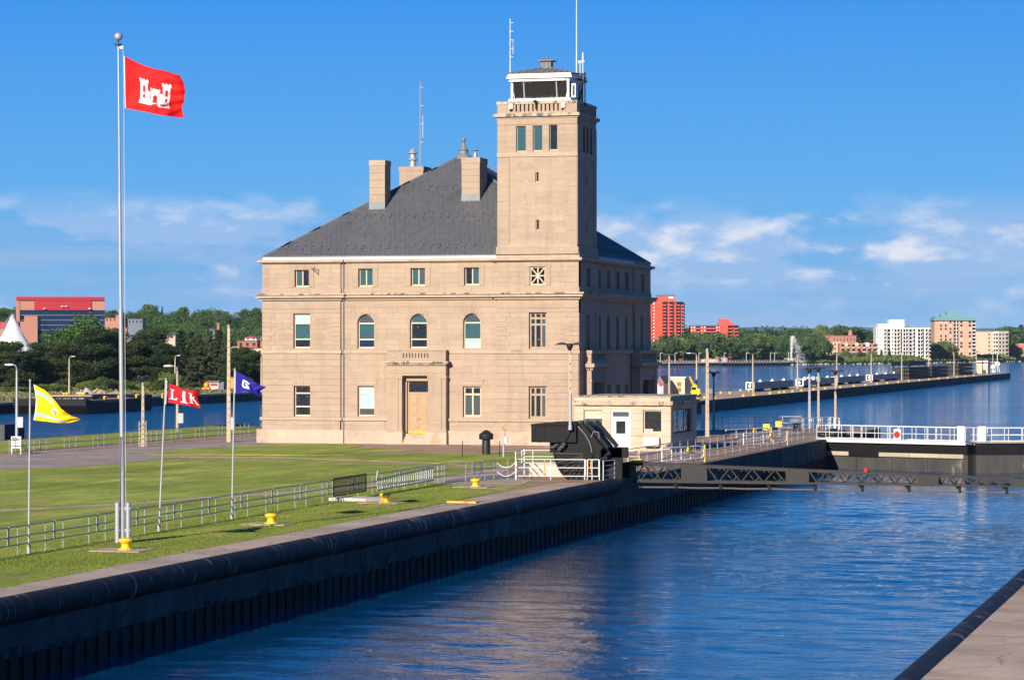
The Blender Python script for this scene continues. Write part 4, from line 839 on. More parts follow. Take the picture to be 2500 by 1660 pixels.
m = MB(); m.box((T0, 0, tz(277)), (T1, TD, zb0)); m.box((T0, 0, zb0), (b0, 0.45, zb1)); m.box((b1, 0, zb0), (T1, 0.45, zb1)); m.box((T0, 0.45, zb0), (T0+0.4, TD, zb1)); m.box((T1-0.4, TD-1.0, zb0), (T1, TD, zb1)); m.box((T1-0.4, 0.45, zb0), (T1, 1.0, zb1)); m.box((T0, TD-0.4, zb0), (T1, TD-0.02, zb1)); m.box((b0-.01, 0.30, zb0), (b1+.01, 0.44, zb1))
m.box((T0+0.4, 0.45, zb0-0.3), (T1-0.4, TD-0.4, zb0+0.05)); m.build('parapet', 'stone', bld)
m = MB(); m.box((T0-0.05, -0.05, zb1), (T1+0.05, 0.5, zpt)); m.box((T0-0.05, 0.5, zb1), (T0+0.45, TD+0.05, zpt)); m.box((T1-0.45, 0.5, zb1), (T1+0.05, TD+0.05, zpt)); m.box((T0+.45, TD-.45, zb1), (T1-.45, TD+.05, zpt)); m.build('parapet_coping', 'stone_weathered', bld)
bb = MB(); bb.box((-0.11, 0.02, 0), (0.11, 0.2, zb1-zb0)); bme = bb.mesh('baluster', 'stone')
for k in range(12): ob('baluster', bme, bld, (b0+(b1-b0)*(k+1)/13-0.0, 0, zb0))
for k in range(10): o = ob('baluster', bme, bld, (T1, 1.0+(TD-2.0)*(k+0.7)/10.6, zb0)); o.rotation_euler = (0,0,math.pi/2)
# lookout cab
C0, C1, K0, K1 = 20.72, 25.5, 0.85, 5.45; cz = lambda y: fu(1320, y, K0)[1]
m = MB(); m.box((C0-0.15, K0-0.15, zb0), (C1+0.15, K1+0.15, cz(241))); m.build('cab_base', 'white_paint', bld)
m = MB(); zs, zh = cz(241), cz(199)
for x, y in ((C0, K0), (C1-0.16, K0), (C0, K1-0.16), (C1-0.16, K1-0.16)): m.box((x, y, zs), (x+0.16, y+0.16, zh+0.3))
m.box((C0-0.02, K0-0.02, zh), (C1+0.02, K1+0.02, cz(190))); m.box((C0-0.28, K0-0.28, cz(191.5)), (C1+0.28, K1+0.28, cz(186.5))); m.box((C0-0.2, K0-0.2, cz(186.5)), (C1+0.2, K1+0.2, cz(179))); cab = m.build('cab_frame', 'white_paint', bld)
m = MB(); m.box((C0-0.1, K0-0.22, cz(199)), (C1-0.3, K0-0.02, cz(194.5))); m.build('sun_visor', 'white_paint', bld)
def lean(xf, a, b, name='pane'):                    # glass leans outward towards the top
    n = 3; fr_ = (0.0, 0.20, 0.80, 1.0); w = b-a
    for k in range(3):
        g = MB(xf); x0, x1 = a+w*fr_[k]+0.03, a+w*fr_[k+1]-0.03; sh = 0.06
        g.v = []; pts = [(x0, 0.30, zs), (x1, 0.30, zs), (x1-sh*0, 0.02, zh), (x0, 0.02, zh)]
        g.face(pts); g.face([(p[0], p[1]+0.02, p[2]) for p in pts][::-1]); g.build('pane', 'pane_dark', cab)
    f = MB(xf)
    for k in range(4): f.bar((a+w*fr_[k], 0.28, zs), (a+w*fr_[k], 0.0, zh), 0.09, 0.06)
    f.build('mullion', 'galv', cab)
lean(lambda x, y, z: (x, K0+y, z), C0+0.16, C1-0.16)
lean(lambda x, y, z: (C1-y, x, z), K0+0.16, K1-0.16)
lean(lambda x, y, z: (C0+y, K1+K0-x, z), K0+0.16, K1-0.16)
m = MB(); m.box((C0+0.2, K1-0.3, zs), (C1-0.2, K1-0.2, zh)); m.build('cab_wall', 'dark', bld)
rz = cz(179); ra = Vector(((C0+C1)/2, (K0+K1)/2, cz(157))); m = MB(); e = 0.3; qq = [(C0-e,K0-e,rz),(C1+e,K0-e,rz),(C1+e,K1+e,rz),(C0-e,K1+e,rz)]
for k in range(4): m.face([qq[k], qq[(k+1)%4], tuple(ra)])
m.face(qq[::-1]); cr_ = m.build('cab_roof', 'zinc', bld)
for side in range(4):
    a, b = Vector(qq[side]), Vector(qq[(side+1)%4])
    for k in range(1, 11):
        t = k/11; p = a.lerp(b, t); hf = min(t, 1-t)*2; top = p + ((ra-(a+b)/2)*hf)
        m = MB(); m.bar(p+Vector((0,0,0.02)), top+Vector((0,0,0.02)), 0.035, 0.05); m.build('roof_seam', 'zinc', cr_)
m = MB()
for k in range(4): m.bar(Vector(qq[k])+Vector((0,0,.02)), ra+Vector((0,0,.02)), 0.05, 0.05)
m.build('roof_hip', 'zinc', cr_)
z0, z1, z2 = cz(159), cz(143.5), cz(134.5)
m = MB(); cx, cy = ra.x, ra.y; m.box((cx-0.38, cy-0.38, z0-0.15), (cx+0.38, cy+0.38, z1)); cu = m.build('cupola', 'zinc', bld)
m = MB(); m.box((cx-0.62, cy-0.62, z1), (cx+0.62, cy+0.62, z1+0.06)); m.v += []; 
for k in range(4):
    c4 = [(cx-0.6,cy-0.6,z1+.06),(cx+0.6,cy-0.6,z1+.06),(cx+0.6,cy+0.6,z1+.06),(cx-0.6,cy+0.6,z1+.06)]; m.face([c4[k], c4[(k+1)%4], (cx, cy, z2)])
m.sphere((cx,cy,z2), 0.10); m.build('cupola_roof', 'zinc', cu)
for dx in (-0.18, 0.18):
    m = MB()
    for k in range(5): m.obox((cx+dx, cy-0.39, z0+0.05+k*0.09), (0.28, 0.03, 0.06), rx=0.5)
    m.build('louvre', 'lead', cu)
mast(1245.5, 180, 46, BY+1.0, 0.045, 5, mat='old_white'); mast(1407.5, 182, -14, BY+3.0, 0.05, 0, mat='old_white')
m = MB(); p = atY(1423, 186, BY+3.2); x, z = p.x-BX, p.z
m.cyl((x, 3.2, z-1.5), (x, 3.2, z+1.8), 0.04, n=6); m.bar((x-0.5, 3.2, z+1.15), (x+0.15, 3.2, z+1.15), 0.10, 0.08); m.cyl((x-0.22, 3.2, z-1.0), (x-0.22, 3.2, z+1.1), 0.035, n=6); m.box((x-0.34,3.1,z+1.0),(x-0.1,3.3,z+1.2)); m.cyl((x,3.2,z+1.1),(x,3.2,z+1.85),0.06,n=6); m.build('antenna', 'old_white', bld)
m = MB(); m.bar((C1+0.1, 1.4, rz), (C1+1.2, 1.6, rz-0.15), 0.10); m.bar((C1+0.1, 2.4, rz-.3), (C1+1.0, 2.6, rz-0.6), 0.10); m.cyl((C1+0.95,2.2,rz-2.6),(C1+0.95,2.2,rz+0.1),0.05,n=6); m.cyl((C1+0.55,2.9,rz-2.6),(C1+0.55,2.9,rz+0.1),0.05,n=6); m.build('cable_rack', 'black_steel', bld)
m = MB(); m.box((C1+0.12, 1.15, zs+0.05), (C1+0.45, 1.95, zs+1.15)); o = m.build('air_conditioner', 'white_paint', bld); m = MB(); m.box((C1+0.2, 1.13, zs+0.2), (C1+0.38, 1.16, zs+1.0)); m.build('grille', 'pane_grey', o)
m = MB(); m.obox(((b0+b1)/2-0.1, -0.25, zpt-0.05), (0.18, 0.45, 0.16), rx=0.3); m.obox(((b0+b1)/2-0.1, -0.08, zpt-0.35), (0.08, 0.1, 0.6)); m.build('camera_housing', 'lamp_black', bld)
for x in (b0+0.1, b1-0.05): m = MB(); m.box((x-0.16, -0.16, zb1-0.35), (x+0.16, 0.0, zb1+0.05)); m.build('floodlight', 'old_white', bld)
m = MB(); m.box((C0+2.75, K0+0.22, zs+0.55), (C0+2.95, K0+0.26, zs+0.95)); m.build('notice', 'old_white', bld)
s = MB(); a = fu(766, 656); 
for dx, dz in ((0, 0), (0.45, 0.12), (0.35, -0.2)): s.bar((a[0]-0.1, 0.0, a[1]), (a[0]-0.1+dx, -0.6, a[1]+dz), 0.04)
s.bar((a[0]+0.3, -0.6, a[1]-0.3), (a[0]+0.3, -0.6, a[1]+0.15), 0.05); s.build('wall_bracket', 'rusty', bld)
# ================================================================== LOCKSIDE
def rail_panel(root, p, q, mat, h=1.07, low=0.40, posts=(0.2, 0.8), r=0.026, mids=(0.70,), org=Vector((0,0,0))):
    p = Vector(p)-org; q = Vector(q)-org; up = Vector((0,0,1)); m = MB(); g = (q-p).normalized()*0.045; a, b = p+g, q-g
    for z in (low, *mids, h): m.cyl(a+up*z, b+up*z, r, n=6)
    if posts: m.cyl(a+up*low, a+up*h, r, n=6); m.cyl(b+up*low, b+up*h, r, n=6)
    else: posts = (0.0,)
    m.build('rail_panel', mat, root, 50)
    for t in posts:
        s = MB(); c = p.lerp(q, t); s.cyl(c, c+up*h, r*0.95, n=6); s.build('post', mat, root, 50)
def railing(name, label, pts, step, mat, cat='railing', **k):
    root = thing(name, label, cat, pts[0])
    for a, b in zip(pts[:-1], pts[1:]):
        a = Vector(a); b = Vector(b); n = max(1, round((b-a).length/step))
        for i in range(n): rail_panel(root, a.lerp(b, i/n), a.lerp(b, (i+1)/n), mat, org=Vector(pts[0]), **k)
    return root
def fx(Y): return -44.75 - (Y-91)*0.018
railing('pipe_railing', 'long grey pipe railing crossing the lawn past the flagpoles', [(fx(83.3), 83.3, 0), (fx(148.5), 148.5, 0)], 4.1, 'rail_grey')
w2 = [G(1067,1179), G(1154,1174), G(1176,1172), G(1213,1169)]
railing('pipe_railing', 'short grey pipe railing between the lawn and the black machine pit', w2, 3.2, 'rail_grey')
# chained gap between that railing and the white pit rail
cg = thing('chain_barrier', 'white sagging chains closing the gap beside the machine pit', 'chain', G(1213,1169)); o_ = G(1213,1169)
for z in (0.95, 0.45):
    a, b = Vector((0,0,z)), G(1258,1169.5)-o_+Vector((0,0,z)); m = MB(); m.tube([a.lerp(b, t/8)-Vector((0,0,0.28*4*(t/8)*(1-t/8))) for t in range(9)], 0.022, 5); m.build('chain', 'rail_white', cg)
m = MB(); c = G(1240,1169)-o_; m.cyl(c, c+Vector((0,0,1.15)), 0.03, n=6); m.build('post', 'rail_grey', cg)
railing('pipe_railing', 'grey pipe fence beside the far canal left of the building', [(-87.3, 178.5, 0), (-87.3, 240, 0)], 5.2, 'rail_grey', low=0.18, mids=(0.62,), r=0.028)
# black mesh gate and folded gangway leaning on the lawn railing
def fence_at(px): return _bis(lambda y: CX + FP*(fx(y)*CT+y*ST)/(-fx(y)*ST+y*CT), px, 80, 160)
def _bis(f, v, lo, hi):
    for _ in range(50):
        m = (lo+hi)/2
        if f(m) < v: lo = m
        else: hi = m
    return (lo+hi)/2
y0, y1 = fence_at(810), fence_at(889); base = Vector((fx(y0)+0.10, y0, 0)); e = Vector((fx(y1)+0.10, y1, 0))-base
mg = thing('mesh_gate', 'black wire mesh gate panel hung on the lawn railing', 'gate', base); m = MB(); u = Vector((0,0,1))
for a, b in ((u*0.28, e+u*0.28), (u*1.15, e+u*1.15), (u*0.28, u*1.15), (e+u*0.28, e+u*1.15), (u*0.72, e+u*0.72)): m.bar(a, b, 0.05)
m.build('gate_frame', 'black_steel', mg)
m = MB()
for k in range(1, 56): m.bar(e*(k/56)+u*0.28, e*(k/56)+u*1.15, 0.012)
for k in range(1, 12): m.bar(u*(0.28+0.87*k/12), e+u*(0.28+0.87*k/12), 0.012)
stuff(m.build('wire_mesh', 'black_steel', mg))
y0, y1 = fence_at(908), fence_at(1044); base = Vector((fx(y0)+0.25, y0, 0)); e = Vector((fx(y1)+0.35, y1, 0))-base
gw = thing('gangway', 'grey folded gangway with rungs lying against the lawn railing', 'gangway', base); m = MB()
for a, b in ((u*0.25, e+u*0.30), (u*0.80, e+u*1.02), (u*0.85, e*0.02+u*1.25)): m.bar(a, b, 0.06)
m.build('side_rail', 'rail_grey', gw)
for k in range(26): m = MB(); t = (k+0.5)/26; m.bar(e*t+u*(0.25+0.05*t), e*t+u*(0.80+0.22*t), 0.035); m.build('rung', 'rail_grey', gw)
# mooring bollards
bp = MB(); bp.lathe([(0.30,0),(0.30,0.04),(0.20,0.07),(0.16,0.16),(0.17,0.24),(0.26,0.31),(0.285,0.36),(0.26,0.42),(0.16,0.455),(0.02,0.465)], 18); bme = bp.mesh('bollard', 'yellow', 35)
for (px, py, lab) in ((307,1342,'yellow mooring bollard directly below the tall flagpole'), (662,1278,'yellow mooring bollard on the lawn right of the blue flag pole'), (940,1226,'yellow mooring bollard on the lawn in front of the folded gangway'), (1161,1188,'yellow mooring bollard on the pavement near the machine pit')):
    c = G(px, py, 0.02); o = ob('bollard', bme, None, c); tag(o, lab, 'bollard', 'yellow bollards along the lock')
    s = MB(); s.box((-1.1,-0.9,-0.06),(0.9,0.7,0.035)); d = s.build('concrete_pad', 'concrete', None, loc=(c.x, c.y, 0)); struct(d)
# yellow painted half ring on the pavement by the last bollard
m = MB(); c = G(1165, 1184); 
for k in range(24):
    a0, a1 = -1.9+3.6*k/24, -1.9+3.6*(k+1)/24; r0, r1 = 2.0, 2.12
    m.face([(c.x+r*math.cos(a), c.y+2.0+r*1.5*math.sin(a), 0.012) for r, a in ((r0,a0),(r1,a0),(r1,a1),(r0,a1))])
struct(m.build('pavement_marking', 'yellow'))
c = G(1130, 1226.5); m = MB(); m.box((-0.75,-0.3,0),(0.75,0.3,0.07)); o = m.build('yellow_plate', 'yellow', None, loc=(c.x,c.y,0.0)); tag(o, 'flat yellow plate lying on the lock apron', 'plate')
c = G(880, 1222); m = MB(); m.slab([(-1.4,-0.8),(0.6,-1.0),(1.3,-0.2),(0.9,0.8),(-0.9,0.9)], 0, 0.16); o = m.build('concrete_slab', 'gravel', None, loc=(c.x,c.y,0.02)); tag(o, 'broken pale concrete slab beside the bollard on the lawn', 'slab')
# hydrant-like vent post and signal posts on the far lawn
c = G(1187, 1109); m = MB(); m.lathe([(0.30,0),(0.30,0.9),(0.28,1.05),(0.48,1.08),(0.52,1.15),(0.52,1.45),(0.30,1.62),(0.12,1.74),(0.02,1.76)], 16); o = m.build('vent_post', 'lamp_black', None, 30, loc=c); tag(o, 'black mushroom-capped vent post on the lawn by the plaza', 'vent')
for px, y0, y1, lab in ((1129, 1114, 1084, 'thin dark stake left of the black vent post'), (1220, 1114, 1085, 'thin dark stake right of the black vent post')):
    c = G(px, y0); m = MB(); m.cyl((0,0,0), (0,0,1.05), 0.03, n=6); m.sphere((0,0,1.06), 0.035); tag(m.build('stake', 'lamp_black', None, loc=c), lab, 'stake')
c = G(1229.5, 1115.5); sp = thing('meter_post', 'white post with a grey meter box and weather vane', 'post', c); m = MB(); m.cyl((0,0,0),(0,0,1.45),0.075,n=10); m.build('post','pole_white',sp,40)
m = MB(); m.box((0.06,-0.1,0.95),(0.26,0.08,1.4)); m.build('meter_box','old_white',sp); m = MB(); m.cyl((0.1,0,1.4),(0.1,0,1.95),0.02,n=5); m.bar((-0.15,0,1.95),(0.15,0,1.9),0.04); m.bar((-0.05,0,1.95),(-0.02,0,2.15),0.04); m.build('vane','rusty',sp)
# ------------------------------------------------------------------ boom machine with its counterweight
MY = 154.8
mach = thing('boom_machine', 'black steel boom lifting machine with square counterweight and toothed quadrant', 'machine', (-39.8, MY, 0)); MO = Vector((-39.8, MY, 0))
def mx(px, py): p = atY(px, py, MY); return (p.x-MO.x, p.z)
def mpoly(pts): return [mx(*p) for p in pts]
m = MB(); m.prism(mpoly([(1299.7,1035.5),(1409,1034),(1409,1079),(1345,1079.5),(1299.7,1079)]), -0.25, 2.9); cw = m.build('counterweight', 'black_steel', mach)
m = MB(); m.prism(mpoly([(1299,1034.6),(1333,1031.5),(1402,1030.5),(1412,1034),(1412,1037),(1299,1038)]), -0.32, 2.95); m.build('counterweight_lid', 'black_steel', cw)
for px in (1310, 1333): m = MB(); a = mx(px, 1038); b = mx(px, 1078); m.box((a[0]-0.02,-0.29,b[1]),(a[0]+0.02,-0.25,a[1])); m.build('weld_rib', 'black_steel', cw)
m = MB(); m.prism(mpoly([(1340,1079.5),(1357,1079.5),(1357,1105),(1340,1105)]), 0.2, 2.4); m.build('hanger_block', 'black_steel', mach)
PL = [(1380,1060),(1404,1036),(1418,1034),(1452,1078),(1466,1098),(1468,1171),(1385,1171),(1370,1150),(1360,1128),(1354,1103),(1356,1088)]
for y, nm in ((0.0, 'side_plate'), (2.3, 'side_plate')): m = MB(); m.prism(mpoly(PL), y, y+0.12); m.build(nm, 'black_steel', mach)
m = MB(); m.prism(mpoly([(1392,1060),(1410,1042),(1418,1040),(1450,1082),(1462,1100),(1462,1171),(1392,1171),(1377,1148),(1362,1103)]), 0.12, 2.3); m.build('quadrant_core', 'black_steel', mach)
for k, (a, b) in enumerate((((1417,1033),(1470,1096)), ((1432,1031),(1484,1093)))):
    for yy in (-0.05, 2.2): m = MB(); p, q2 = mx(*a), mx(*b); m.bar((p[0], yy+0.12, p[1]), (q2[0], yy+0.12, q2[1]), 0.30, 0.22); m.build('girder', 'black_steel', mach)
for a, b in (((1470,1094),(1470,1170)), ((1484,1092),(1484,1118)), ((1462,1128),(1484,1114))):
    m = MB(); p, q2 = mx(*a), mx(*b); m.bar((p[0], 0.9, p[1]), (q2[0], 0.9, q2[1]), 2.0 if a[0] > 1468 else 2.3, 0.22); m.build('girder', 'black_steel', mach)
m = MB(); m.prism(mpoly([(1440,1040),(1484,1096),(1484,1112),(1470,1112),(1470,1098),(1430,1040)]), 0.6, 1.7); m.build('arm', 'black_steel', mach)
hub = (1437,1109); hx = mx(*hub)
m = MB(); m.cyl((hx[0], -0.12, hx[1]), (hx[0], 0.02, hx[1]), 0.30, n=20); m.build('pivot_boss', 'black_steel', mach, 40)
arc = [(1355,1104),(1357,1117),(1361,1130),(1367,1144),(1375,1156),(1384,1166),(1392,1171)]
for a in [(1355,1106.5)] + arc[2:] + [(1408,1171),(1424,1171)]:
    m = MB(); p = mx(*a); m.bar((hx[0], -0.05, hx[1]), (p[0], -0.05, p[1]), 0.10, 0.09); m.build('rib', 'boom_steel', mach)
for a, b in zip(arc[:-1], arc[1:]):
    for t in (0.0, 0.25, 0.5, 0.75):
        p, q2 = mx(*a), mx(*b); m = MB(); x, z = p[0]+(q2[0]-p[0])*t, p[1]+(q2[1]-p[1])*t; m.obox((x-0.03, 0.9, z), (0.16, 1.9, 0.09), ry=0.4); m.build('gear_tooth', 'black_steel', mach)
m = MB(); p, q2 = mx(1363,1107), mx(1428,1107); m.box((p[0],-0.09,p[1]-0.03),(q2[0],0.0,p[1]+0.05)); m.build('rib', 'boom_steel', mach)
m = MB(); pts = [(1397,1046),(1392,1062),(1383,1076),(1374,1090)]; m.tube([Vector((mx(*p)[0], -0.34, mx(*p)[1])) for p in pts], 0.025); m.build('hose', 'lamp_black', mach)
m = MB(); p = mx(1376,1090)
for dx, dz in ((0,0),(-0.35,0.1),(-0.55,-0.02),(-0.15,-0.12),(0.1,0.16)): m.obox((p[0]+dx,-0.32,p[1]+dz),(0.22,0.16,0.12),ry=dx)
m.build('hydraulic_block', 'lamp_black', mach)
m = MB(); p = mx(1418, 1030)
for dx in (-0.15,0.0,0.18,0.3): m.box((p[0]+dx-0.06,0.3,p[1]-0.25),(p[0]+dx+0.06,0.5,p[1]+0.1*(1+dx)))
m.build('lock_pins', 'lamp_black', mach)
m = MB(); p = mx(1397.5, 961); q2 = mx(1397.5, 1036); m.cyl((p[0],-0.5,q2[1]-0.1),(p[0],-0.5,p[1]),0.10,n=12); m.cyl((p[0],-0.5,q2[1]-0.3),(p[0],-0.5,q2[1]-0.05),0.13,n=12); cp = m.build('conduit_pipe', 'pole_white', mach, 40)
rv_ = MB()
def rivets(a, b, n, y):
    p, q2 = mx(*a), mx(*b)
    for k in range(n+1): t = k/n; rv_.sphere((p[0]+(q2[0]-p[0])*t, y, p[1]+(q2[1]-p[1])*t), 0.028, 6, 4)
for a, b, n in (((1303,1039),(1405,1039),22), ((1303,1076),(1345,1076),10), ((1303,1039),(1303,1076),8), ((1405,1039),(1405,1058),5)): rivets(a, b, n, -0.26)
for a, b, n in (((1383,1062),(1405,1040),8), ((1420,1038),(1463,1096),14), ((1463,1100),(1465,1168),12), ((1392,1168),(1462,1168),14)): rivets(a, b, n, -0.005)
stuff(rv_.build('rivets', 'black_steel', mach, 60))
for pts in ([(1412,1040),(1430,1060),(1442,1082),(1447,1104)], [(1318,1079),(1332,1090),(1350,1092),(1372,1090)]): m = MB(); m.tube([Vector((mx(*p)[0], -0.16, mx(*p)[1])) for p in pts], 0.02); m.build('hydraulic_line', 'galv', mach)
m = MB(); a = mx(1448,1074); m.tube([Vector((a[0]-0.1,-0.1,a[1]+0.15)), Vector((a[0]+0.05,-0.1,a[1]+0.5)), Vector((a[0]+0.35,-0.1,a[1]+0.45)), Vector((a[0]+0.4,-0.1,a[1]+0.1))], 0.018); m.build('grab_handle', 'galv', mach)
# pit kerb and floor
pk = MB(); a, b = G(1281,1170.5), G(1384,1170.5); pk.box((a.x-0.9, MY+3.1, -0.3), (b.x+2.5, MY+3.5, 0.75)); tag(pk.build('pit_kerb', 'gravel'), 'low pale concrete kerb around the machine pit', 'kerb')
# white rails round the pit
railing('pit_railing', 'white three-bar railing in front of the black boom machine', [G(1258.5,1170.5), G(1431,1171.5)], 4.2, 'rail_white', low=0.22, mids=(0.70,), h=1.18, posts=(0.02,0.5,0.98))
railing('pit_railing', 'short white railing panel right of the quadrant', [G(1433,1171.5), G(1464,1171.5)], 2.0, 'rail_white', low=0.22, mids=(0.70,), h=1.18, posts=(0.02,0.4,0.98))
railing('pit_railing', 'white railing behind the black boom machine', [G(1272,1141), G(1562,1141)], 3.5, 'rail_white', low=0.3, mids=(0.70,), h=1.10)
railing('pit_railing', 'white stepped railing by the boom pivot', [G(1472,1176), G(1502,1172)], 1.6, 'rail_white', low=0.05, mids=(0.35,0.62,0.9), h=1.18, posts=(0.05,0.95))
c = G(1259,1171); c2 = G(1280,1158); lt = thing('stile', 'white ladder stile at the left end of the pit railing', 'stile', c); e = c2-c
for t in (0.0, 1.0): m = MB(); m.cyl(e*t, e*t+Vector((0,0,1.62)), 0.035, n=6); m.build('upright', 'rail_white', lt)
for z in (0.35, 0.75, 1.15, 1.6): m = MB(); m.cyl(Vector((0,0,z)), e+Vector((0,0,z)), 0.03, n=6); m.build('rung', 'rail_white', lt)
for px in (1330, 1443):
    c = G(px, 1171); lab = 'orange lifting hook hung on the long white pit rail' if px == 1330 else 'orange lifting hook hung on the short white pit rail panel'
    m = MB(); m.bar((0,-0.06,0.55),(0,-0.06,1.15),0.05,0.04); m.tube([(0,-0.06,0.55),(0.07,-0.06,0.46),(0.05,-0.06,0.36),(-0.05,-0.06,0.36),(-0.07,-0.06,0.44)],0.025); tag(m.build('hook','orange',None,loc=c), lab, 'hook')
# step ladder by the control house
c = G(1503, 1137); sl = thing('step_ladder', 'small white A-shaped ladder in front of the control house door', 'ladder', c)
for x0 in (-0.16, 0.16): m = MB(); m.cyl((x0-0.25,0,0),(x0+0.1,0,1.55),0.03,n=6); m.cyl((x0+0.1,0.1,1.55),(x0+0.28,0.1,0),0.03,n=6); m.build('ladder_side','rail_white',sl)
for k in range(4): m = MB(); z = 0.3+0.32*k; m.bar((-0.38+0.07*k,0,z),(-0.06+0.07*k,0,z),0.05); m.build('rung','rail_white',sl)
# ------------------------------------------------------------------ boom across the lock
QY = 158.0; boom = thing('ship_boom', 'long black lattice boom lying across the lock', 'boom', (-37.2, QY, 0)); QO = Vector((-37.2, QY, 0))
ytop = lambda px: 1129+(px-1540)*(39/960.0); ybot = lambda px: 1176+(px-1540)*(13.5/960.0)
def qx(px, py, dy=0): p = atY(px, py, QY); return Vector((p.x-QO.x, dy, p.z))
for dy in (0.0, 0.95):
    for f, w in ((ytop, 0.20), (ybot, 0.20)):
        m = MB(); off_ = Vector((0,0,-0.06 if f is ytop else 0.06)); pts = [qx(px, f(px), dy)+off_ for px in (1536, 1727, 1976, 2292, 2640)]
        for i_, (a, b) in enumerate(zip(pts[:-1], pts[1:])): m.bar(a, b, 0.20, (0.17, 0.15, 0.13, 0.10)[i_])
        m.build('chord', 'boom_steel', boom)
PLT = [(1664,1727),(1919,1976),(2240,2292),(2473,2530)]
for a, b in PLT:
    m = MB(); P4 = [qx(a,ytop(a)), qx(b,ytop(b)), qx(b,ybot(b)), qx(a,ybot(a))]; m.prism([(p.x,p.z) for p in P4], -0.125, 1.08); m.build('web_plate', 'boom_steel', boom)
for (a, b), n in zip(((1540,1664),(1727,1919),(1976,2240),(2292,2473),(2530,2640)), (5,7,13,11,6)):
    for dy, ph in ((0.0,0),(0.95,1)):
        for k in range(n):
            x0, x1 = a+(b-a)*k/n, a+(b-a)*(k+1)/n; up_ = (k+ph) % 2
            p, q2 = qx(x0, ybot(x0) if up_ else ytop(x0), dy), qx(x1, ytop(x1) if up_ else ybot(x1), dy); m = MB(); m.bar(p+Vector((0,0,0.08 if up_ else -0.08)), q2+Vector((0,0,-0.08 if up_ else 0.08)), 0.07, 0.065); m.build('diagonal', 'boom_steel', boom)
ycab = lambda px: 1188+(px-1550)*(15/950.0)
for px in (1648,1757,1876,1988,2103,2217,2341,2456):
    m = MB(); p = qx(px, ybot(px)); q2 = qx(px, ycab(px)); m.prism([(p.x-0.28,p.z+0.05),(p.x+0.12,p.z+0.05),(p.x+0.10,q2.z+0.06),(p.x-0.02,q2.z+0.06)], 0.1, 0.25); m.cyl((p.x+0.05,0.0,q2.z),(p.x+0.05,0.35,q2.z),0.09,n=8); m.build('cable_bracket', 'black_steel', boom)
cpts = [1550,1648,1700,1757,1816,1876,1932,1988,2045,2103,2160,2217,2280,2341,2400,2456,2560]
m = MB(); m.tube([qx(px, ycab(px)+(1.2 if i % 2 == 0 else 0))+Vector((0,0.18,0)) for i, px in enumerate(cpts)], 0.055, 6); m.build('wire_rope', 'rope', boom)
m = MB(); p = qx(2112, ytop(2112)); m.lathe([(0.14,0),(0.14,0.06),(0.09,0.08),(0.09,0.22),(0.02,0.27)], 10, (p.x,0.3,p.z)); m.build('warning_lamp', 'red_sign', boom)
m = MB(); P4 = [qx(1507,1131), qx(1541,1126), qx(1541,1179), qx(1524,1179), qx(1507,1172)]; m.prism([(p.x,p.z) for p in P4], -0.3, 1.3); m.build('pivot_block', 'black_steel', boom)
m = MB(); p = qx(1549,1126); m.cyl((p.x,0.2,p.z-0.3),(p.x,0.2,p.z+0.1),0.22,n=12); m.obox((p.x+0.2,0.2,p.z),(0.5,0.4,0.25)); m.build('yellow_cap', 'yellow', boom)
# ------------------------------------------------------------------ control house
HX0, HX1, HYF, HYB = -50.9, -43.55, 198.6, 207.9
hs_ = thing('control_house', 'small flat-roofed cream stone control house with white door', 'building', (HX0, HYF, 0)); HW, HD = HX1-HX0, HYB-HYF
def hu(px, py): p = atY(px, py, HYF); return p.x-HX0, p.z
def hr(px, py): p = atX(px, py, HX1); return p.y-HYF, p.z
def hf(x0, x1, y0, y1): a, b = hu(x0, y0), hu(x1, y1); return (a[0], b[0], b[1], a[1])
HXF = lambda x, y, z: (HW - y, x, z)
ow1 = hf(1425,1471,1001,1060); odo = hf(1491,1539,1000.5,1102.5); ow2 = hf(1569.5,1616,1001,1057); odo = (odo[0], odo[1], -0.05, odo[3])
a = hr(1641.5, 1000); b = hr(1690, 1000); orr = (a[0]+0.25, b[0], hr(1665,1056)[1], hr(1665,998)[1])
zhp = hu(1500, 990)[1]
m = MB(); panel(m, 0, HW, -0.3, zhp, [ow1, odo, ow2], 0.045, 0.28); m.build('wall', 'house_stone', hs_, fix=False)
m = MB(HXF); panel(m, 0.045, HD, -0.3, zhp, [orr], 0.02, 0.28); m.build('wall', 'house_stone', hs_, fix=False)
m = MB(); m.box((0.0,0.4,-0.3),(HW-0.35,HD,zhp)); m.face([(0,0.045,-.3),(0,0.045,zhp),(0,0.5,zhp),(0,0.5,-.3)]); m.build('wall', 'house_stone', hs_)
def hcourses(x0, x1, ops, xf, y):
    n = 6; z0 = 0.0; h = zhp/n
    for k in range(n):
        c, d = z0+k*h, z0+(k+1)*h; segs = [(x0, x1)]
        for o in ops:
            if o[2] < d-0.05 and o[3] > c+0.05:
                ns = []
                for p, q in segs:
                    if o[0] > p and o[1] < q: ns += [(p, o[0]), (o[1], q)]
                    else: ns.append((p, q))
                segs = ns
        for p, q in segs: s = MB(xf); s.box((p+0.004, y, c+0.012), (q-0.004, y+0.07, d-0.012)); s.build('stone_block', 'house_stone', hs_)
hcourses(0, HW, [ow1, odo, ow2], None, 0.0); hcourses(0.045, HD, [orr], HXF, -0.025)
zz = lambda y: hu(1500, y)[1]
m = MB(); m.box((-0.22,-0.22,zz(989)),(HW+0.22,HD+0.22,zz(979))); m.build('cornice', 'stone_weathered', hs_)
m = MB(); m.box((0.02,0.0,zz(979)),(HW-0.02,HD,zz(969))); m.build('parapet', 'house_stone', hs_)
k = -0.05
